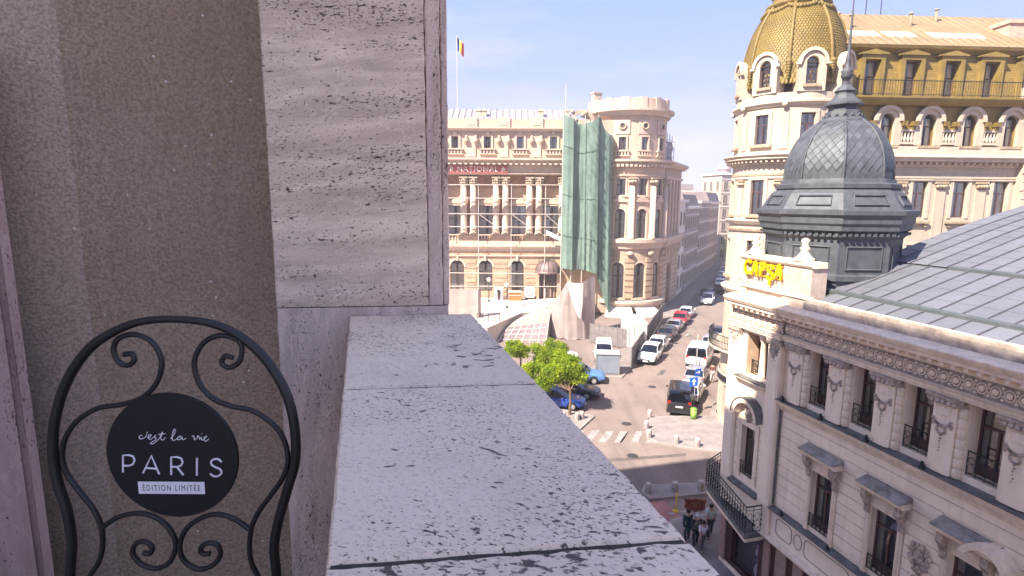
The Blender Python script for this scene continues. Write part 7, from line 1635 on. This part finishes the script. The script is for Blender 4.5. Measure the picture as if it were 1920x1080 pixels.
# ------------------------------------------------------------------ trees
M_bark = mat('bark', (0.17, 0.105, 0.07), 0.9, 0.3, 4, 0.5, 20)
def leafmat(nm, c):
    m = mat(nm, c, 0.55, 0.45, 0.9); add_translucent(m, tuple(min(1, x * 1.7) for x in c), 0.45); return m
M_leaf = [leafmat('leaf_fresh', (0.33, 0.40, 0.014)), leafmat('leaf_deep', (0.23, 0.32, 0.014))]
def tree(p, blobs, trunk_top, label, nleaf, seed, rt=0.12):
    rnd = random.Random(seed); t = thing('street_tree', label, 'tree', tuple(p), 0, 'young street trees by the parked cars')
    f = MB(); path = [(0, 0, 0), (0.04, 0.02, trunk_top * .5), (0.0, 0.06, trunk_top)]; f.tube(path, [rt, rt * .8, rt * .65], 8)
    f.build('trunk', M_bark, t)
    for bx, by, bz, br in blobs:
        f = MB(); a = Vector(path[-1]); b = Vector((bx, by, bz)); m_ = a.lerp(b, 0.5) + Vector((rnd.uniform(-.15, .15), rnd.uniform(-.15, .15), 0.1)); f.tube([a - Vector((0, 0, .15)), m_, b], [rt * .5, rt * .32, rt * .12], 6)
        for _ in range(4): c = m_.lerp(b, rnd.uniform(.3, 1)); f.tube([c, c + Vector((rnd.uniform(-1, 1), rnd.uniform(-1, 1), rnd.uniform(-.1, .8))) * br * .6], [rt * .14, rt * .04], 4)
        f.build('limb', M_bark, t)
    tot = sum(b[3] ** 2 for b in blobs)
    for mi in (0, 1):
        f = MB()
        for bx, by, bz, br in blobs:
            ncl = max(8, int(26 * br ** 2))
            cls = []
            for _ in range(ncl):
                d = Vector((rnd.gauss(0, 1), rnd.gauss(0, 1), rnd.gauss(0, 1))).normalized() * br * (rnd.uniform(.45, 1.02)); cls.append((Vector((bx, by, bz)) + Vector((d.x, d.y, d.z * .78)), rnd.uniform(.22, .42) * (0.7 + br * 0.3)))
            for _ in range(int(nleaf * br ** 2 / tot / 2)):
                c, r_ = rnd.choice(cls); q = c + Vector((rnd.gauss(0, 1), rnd.gauss(0, 1), rnd.gauss(0, .75))) * r_ * .55
                nrm = Vector((rnd.gauss(0, 1), rnd.gauss(0, 1), rnd.gauss(0.7, 1))).normalized(); u = nrm.orthogonal().normalized(); v = nrm.cross(u); s_ = rnd.uniform(.05, .105)
                f.face([q - u * s_, q - v * s_ * .6, q + u * s_, q + v * s_ * .6])
        stuff(f.build('crown', M_leaf[mi], t))
def blob(px, py, Y, rpx, base): w = at(px, py, Y); return (w.x - base.x, w.y - base.y, w.z - base.z, rpx * Y / CF)
b1 = G(1071, 776, 0.13)
tree(b1, [blob(1068, 688, 40.8, 27, b1), blob(1040, 700, 41.2, 24, b1), blob(1020, 716, 41.0, 20, b1), blob(1085, 706, 40.4, 15, b1), blob(1052, 672, 41.8, 18, b1), blob(1000, 690, 41.6, 14, b1)], at(1070, 722, 40.8).z - b1.z, 'nearest young tree with an orange tinged trunk before the blue car', 22000, 3)
b2 = Vector((2.75, 46.5, 0.0))
tree(b2, [blob(1040, 655, 46.5, 24, b2), blob(1018, 668, 46.8, 20, b2), blob(1055, 675, 46.2, 20, b2), blob(1008, 652, 47, 13, b2), blob(1030, 690, 46.3, 17, b2)], 3.2, 'tallest leafy tree standing behind the nearest one', 17000, 5)
b3 = Vector((0.75, 46.0, 0.0))
tree(b3, [blob(966, 651, 46, 19, b3), blob(985, 660, 46.2, 12, b3), blob(955, 662, 46, 12, b3)], 4.0, 'small round headed tree leftmost of the three, thin trunk', 8000, 8, 0.09)
b4 = Vector((1.45, 43.0, 0.0))
tree(b4, [blob(978, 706, 43, 20, b4), blob(1000, 720, 43, 18, b4), blob(1012, 742, 42.6, 14, b4)], 2.2, 'low spreading tree partly behind the parapet', 9000, 11, 0.09)
# ------------------------------------------------------------------ people
M_skin = mat('skin', (0.42, 0.25, 0.18), 0.6, 0.05, 5); M_hair = mat('hair', (0.02, 0.015, 0.012), 0.6, 0.1, 10)
def cloth(nm, c): return mat(nm, c, 0.85, 0.15, 5)
def skin_mesh(nm, verts, edges, radii, m, parent, loc=(0, 0, 0), root=0):
    me = bpy.data.meshes.new(nm); me.from_pydata([tuple(v) for v in verts], edges, []); o = bpy.data.objects.new(nm, me); COL.objects.link(o); md = o.modifiers.new('skin', 'SKIN'); md.use_smooth_shade = True
    for i, r in enumerate(radii): sv_ = me.skin_vertices[0].data[i]; sv_.radius = (r, r) if not isinstance(r, tuple) else r; sv_.use_root = (i == root)
    ss = o.modifiers.new('sub', 'SUBSURF'); ss.levels = 1; ss.render_levels = 1; me.materials.append(m); o.parent = parent; o.location = loc; return o
def person(p, rz, label, shirt, trousers, stride=0.25, hair=M_hair, arms=(0.25, -0.25), h=1.72, sleeve=0.5, pack=None, bag=None, coat=False, sit=False, group=None):
    t = thing('person', label, 'person', tuple(p), rz, group); k = h / 1.72; V = lambda x, y, z: (x * k, y * k, z * k)
    s = stride                                             # facing -y, y forward is negative
    J = [V(0, 0, .95), V(0, 0.01, 1.18), V(0, 0.0, 1.40), V(0, 0, 1.49), V(0, -.01, 1.60), V(0, -.015, 1.69),
         V(-.18, 0, 1.40), V(-.23, .04 - arms[0] * .3, 1.14), V(-.24, -.02 - arms[0], .92), V(-.24, -.05 - arms[0] * 1.15, .84),
         V(.18, 0, 1.40), V(.23, .04 - arms[1] * .3, 1.14), V(.24, -.02 - arms[1], .92), V(.24, -.05 - arms[1] * 1.15, .84),
         V(-.09, 0, .88), V(-.10, -s * .55 - .02, .49), V(-.10, -s * .9 + .02, .09), V(-.10, -s * .9 - .10, .035),
         V(.09, 0, .88), V(.10, s * .35 - .04, .49), V(.10, s * .95 + .02, .11), V(.10, s * .95 - .09, .04)]
    E_ = [(0, 1), (1, 2), (2, 3), (3, 4), (4, 5), (2, 6), (6, 7), (7, 8), (8, 9), (2, 10), (10, 11), (11, 12), (12, 13), (0, 14), (14, 15), (15, 16), (16, 17), (0, 18), (18, 19), (19, 20), (20, 21)]
    rad = [.12, .115, .12, .055, .092, .075, .06, .045, .036, .04, .06, .045, .036, .04, .085, .058, .042, .04, .085, .058, .042, .04]
    skin_mesh('body', J, E_, [r * k for r in rad], M_skin, t)
    sub = lambda ids: [J[i] for i in ids]
    el = lambda a, b, f: tuple(J[a][i] + (J[b][i] - J[a][i]) * f for i in range(3))
    sv_ = [J[0], J[1], J[2], J[6], el(6, 7, 0.98) if sleeve >= .5 else el(6, 7, .6), J[10], el(10, 11, .98) if sleeve >= .5 else el(10, 11, .6)]; se = [(0, 1), (1, 2), (2, 3), (3, 4), (2, 5), (5, 6)]; sr_ = [.145, .135, .135, .082, .062, .082, .062]
    if sleeve >= .9: sv_ += [el(7, 8, .95), el(11, 12, .95)]; se += [(4, 7), (6, 8)]; sr_ += [.05, .05]
    if coat: sv_.append(V(0, 0.02, .62)); se.append((0, len(sv_) - 1)); sr_.append(.17)
    skin_mesh('jacket' if coat else 'shirt', sv_, se, [r * k for r in sr_], shirt, t)
    skin_mesh('trousers', [J[0], J[14], J[15], el(15, 16, .92), J[18], J[19], el(19, 20, .92)], [(0, 1), (1, 2), (2, 3), (0, 4), (4, 5), (5, 6)], [r * k for r in (.135, .10, .073, .058, .10, .073, .058)], trousers, t)
    f = MB(); f.ball(V(0, .012, 1.635), .108 * k, 12, 8, (1, 1.08, 1.02)); f.xf(lambda q: (q[0], q[1] if q[1] > -.06 * k or q[2] > 1.66 * k else -.055 * k, q[2])); f.build('hair', hair, t)
    f = MB(); f.ball(V(-.035, -.10, 1.615), .011 * k, 6, 4); f.ball(V(.035, -.10, 1.615), .011 * k, 6, 4); f.build('eyes', M_hair, t)
    f = MB(); f.tube([V(0, -.09, 1.625), V(0, -.125, 1.585)], .012 * k, 5); f.build('nose', M_skin, t)
    for q in (17, 21): f = MB(); f.ball(J[q], .055 * k, 8, 5, (.8, 1.9, .7)); f.build('shoe', M_trim, t)
    for hi in (9, 13):                                     # fingers
        f = MB()
        for n_ in range(4): f.tube([(J[hi][0] - .02 + .014 * n_, J[hi][1] + .01, J[hi][2] - .03), (J[hi][0] - .02 + .014 * n_, J[hi][1] - .015, J[hi][2] - .085 - .006 * (n_ in (1, 2))), (J[hi][0] - .02 + .014 * n_, J[hi][1] - .005, J[hi][2] - .105)], .008, 5)
        f.tube([(J[hi][0], J[hi][1] - .03, J[hi][2] - .0), (J[hi][0], J[hi][1] - .055, J[hi][2] - .05)], .009, 5); f.build('fingers', M_skin, t)
    if pack: f = MB(); f.ball(V(0, .2, 1.2), .19 * k, 10, 7, (.85, .6, 1.25)); f.build('backpack', pack, t)
    if bag: f = MB(); f.ball(V(-.25, 0.02, .95), .13 * k, 10, 7, (.5, 1.0, 1.1)); f.tube([V(-.25, 0, 1.05), V(-.1, .1, 1.38), V(.14, .05, 1.42)], .012, 4); f.build('shoulder_bag', bag, t)
    return t
gp = 'people walking beside the corner house'
person(G(1336, 1003, 0.12), R(172), 'person in a pale mint shirt and dark trousers walking away by the shopfront', cloth('mint_shirt', (0.50, 0.60, 0.55)), cloth('dark_trousers', (0.03, 0.035, 0.04)), 0.26, h=1.72, group=gp)
person(G(1322, 1030, 0.12), R(190), 'smaller person in a white shirt with a black shoulder bag', cloth('white_shirt', (0.68, 0.62, 0.70)), cloth('grey_trousers', (0.10, 0.09, 0.10)), 0.2, h=1.55, bag=cloth('black_bag', (0.015, 0.015, 0.017)), group=gp)
person(G(1309, 1022, 0.0), R(178), 'person in a white cap with an olive backpack and dark clothes', cloth('black_top', (0.03, 0.035, 0.035)), cloth('black_jeans', (0.02, 0.02, 0.024)), 0.18, hair=cloth('white_cap', (0.72, 0.70, 0.70)), h=1.74, pack=cloth('olive_pack', (0.09, 0.095, 0.06)), sleeve=1.0, group=gp)
person(G(1293, 1014, 0.0), R(184), 'person in a long dark green jacket next to the sign post', cloth('green_jacket', (0.014, 0.05, 0.042)), cloth('dark_jeans', (0.03, 0.03, 0.04)), 0.12, h=1.74, sleeve=1.0, coat=True, group=gp)
person(G(1337, 711, 0.13), R(150), 'person in a brown jacket with pale trousers walking under the hotel front', cloth('brown_jacket', (0.13, 0.06, 0.05)), cloth('pale_trousers', (0.55, 0.48, 0.45)), 0.22, h=1.72, sleeve=1.0)
# someone sitting inside, seen through the top of a window
pw = CA + cx_ * (LWc[1] + 0.16) + cy_ * 0.47
person((pw.x, pw.y, 5.05), crz + R(200), 'person in a pale blue shirt seen through the middle first floor window', cloth('blue_shirt', (0.62, 0.63, 0.80)), cloth('navy_trousers', (0.03, 0.03, 0.06)), 0.05, h=1.55)
# ------------------------------------------------------------------ buildings further along the street
M_fb = [mat('far_cream', (0.451, 0.385, 0.328), 0.85, 0.12, 0.4, streak=0.3), mat('far_grey', (0.384, 0.330, 0.320), 0.85, 0.2, 0.4, streak=0.4), mat('far_white', (0.703, 0.640, 0.597), 0.85, 0.1, 0.4, streak=0.2), mat('far_rose', (0.501, 0.384, 0.330), 0.85, 0.15, 0.4, streak=0.3)]
M_froof = mat('far_roof', (0.20, 0.16, 0.155), 0.7, 0.2, 0.5); M_fdome = mat('far_dome', (0.42, 0.33, 0.36), 0.6, 0.2, 0.5)
fwin = {}
def far_house(o, rz, L_, D_, H_, m, label, fl=5, bays=6, roof='flat', sides=True, ds=1.0, name='town_house'):
    t = thing(name, label, 'building', (o[0], o[1], 0), rz); MB().box(0, L_, 0, D_, 0, H_).build('wall', m, t)
    wz = H_ / (fl + .35); ww, wh = min(1.25, L_ / bays * .42), wz * .56
    key = (round(ww, 2), round(wh, 2))
    if key not in fwin:
        f = MB(); f.box(-ww / 2 - .12, -ww / 2, -.07, .02, -.1, wh + .15); f.box(ww / 2, ww / 2 + .12, -.07, .02, -.1, wh + .15); f.box(-ww / 2, ww / 2, -.08, .02, wh, wh + .16); f.box(-ww / 2 - .2, ww / 2 + .2, -.18, .02, -.2, -.1); f.box(-.04, .04, -.02, .0, 0, wh)
        g_ = MB(); g_.face([(-ww / 2, -.012, -.1), (ww / 2, -.012, -.1), (ww / 2, -.012, wh), (-ww / 2, -.012, wh)]); fwin[key] = (f.mesh('window', M_gt), g_.mesh('pane', M_dark))
    fm, pm = fwin[key]
    for j in range(fl):
        for i in range(bays): w = link('window', fm, t, (L_ * (i + .5) / bays, -0.005, wz * (j + .32))); link('pane', pm, w)
        MB().box(-.05, L_ + .05, -.15, 0, wz * (j + 1) + .02, wz * (j + 1) + .2).build('string_course', M_fb[2], t)
        if sides:
            nb = max(1, int(D_ / 3)); 
            for i in range(nb): w = link('window', fm, t, (L_ + .005, D_ * (i + .5) / nb, wz * (j + .32)), (0, 0, PI / 2)); link('pane', pm, w); w = link('window', fm, t, (-.005, D_ * (nb - i - .5) / nb, wz * (j + .32)), (0, 0, -PI / 2)); link('pane', pm, w)
    MB().box(-.35, L_ + .35, -.5, D_ + .35, H_ + .002, H_ + .45).build('cornice', M_fb[2], t)
    if roof == 'mansard': f = MB(); f.prism([(-.1, H_ + .452), (D_ * 0 - .1 + 0.9, H_ + 2.6), (D_ * .9, H_ + 2.9), (D_, H_ + .452)], 0, L_, 'x'); f.build('roof', M_froof, t)
    if roof == 'dome':
        f = MB(); f.lathe([(r_ * (0.5 + ds * .5), H_ + .45 + h_ * ds) for r_, h_ in ((2.4, 0), (2.4, 2.5), (2.6, 2.7), (2.4, 3.9), (1.8, 5.3), (.8, 6.3), (.35, 6.6), (.3, 7.7), (0, 8.9))], 16, (1.6, 1.6, 0)); f.build('dome', M_fdome, t)
        f = MB(); f.lathe([(2.55 * (0.5 + ds * .5), H_ + .45 + 2.3 * ds), (2.75 * (0.5 + ds * .5), H_ + .45 + 2.6 * ds), (2.45 * (0.5 + ds * .5), H_ + .45 + 2.8 * ds)], 16, (1.6, 1.6, 0)); f.build('dome_cornice', M_fb[2], t)
    return t
A_ = lambda o, t: along(o, t)
# left side: fronts face the street (to the right of travel)
def left_house(t0, L_, H_, m, label, **k): p = A_(-17.0, t0); far_house(p, sr, L_, 12, H_, m, label, **k)
left_house(93.5, 8.5, 15.8, M_fb[2], 'white upper block just beyond the club with a flat roof', fl=4, bays=3)
left_house(102.3, 15, 14.6, M_fb[1], 'long grey house in shade beyond the white block', fl=4, bays=6, roof='mansard')
left_house(117.6, 14, 15.6, M_fb[1], 'darker grey house farther down the shaded street side', fl=5, bays=5)
left_house(132, 18, 15.4, M_fb[3], 'rose grey house near the bend of the street', fl=5, bays=6, roof='mansard')
# beyond the bend: sunlit fronts turned towards us
b0 = at(1322, 500, 172)
far_house((b0.x, 172, 0), R(8), 6, 10, 17.6, M_fb[2], 'bright white house with a small dome at the end of the street', fl=5, bays=2, roof='dome', ds=0.5)
b9 = at(1342, 500, 150)
far_house((b9.x, 150, 0), R(10), 8, 10, 22.9, M_fb[0], 'tall cream house with roof turret beside the hotel tower', fl=6, bays=3, roof='dome', ds=0.42)
far_house((b0.x - 8, 190, 0), R(4), 9.0, 10, 19, M_fb[2], 'low white house closing the view down the street', fl=5, bays=3, roof='mansard')
bt = Vector((along(-13.6, 150)[0], along(-13.6, 150)[1], 0))
tree(bt, [(0, 0, 5.5, 2.4), (.8, .5, 7.2, 2.0), (-.6, .2, 3.6, 1.6)], 3.0, 'dark leafy tree at the far end of the street', 5000, 21, .16)
# town beyond, mostly hidden from here
for k, (x, y, L_, H_) in enumerate(((-60, 100, 26, 18), (62, 120, 24, 20), (80, 80, 22, 22))):
    far_house((x, y, 0), R(3), L_, 14, H_, M_fb[k % 4], ('plain cream town block beyond the left end of the square', 'plain grey town block far behind the ochre roof', 'plain pale town block beyond the right end of the hotel wing')[k], fl=5, bays=7, sides=False)
# ------------------------------------------------------------------ thin spring haze over the town
hz = MB(); hz.box(-420, 520, -220, 720, -1.0, 44.0); hm_ = bpy.data.materials.new('haze'); hm_.use_nodes = True; nt0 = hm_.node_tree; nt0.nodes.remove(nt0.nodes['Principled BSDF'])
pv = nt0.nodes.new('ShaderNodeVolumePrincipled'); pv.inputs['Color'].default_value = (0.92, 0.90, 0.95, 1); pv.inputs['Density'].default_value = 0.0012; pv.inputs['Anisotropy'].default_value = 0.2
nt0.links.new(pv.outputs[0], nt0.nodes['Material Output'].inputs['Volume']); stuff(hz.build('haze', hm_))
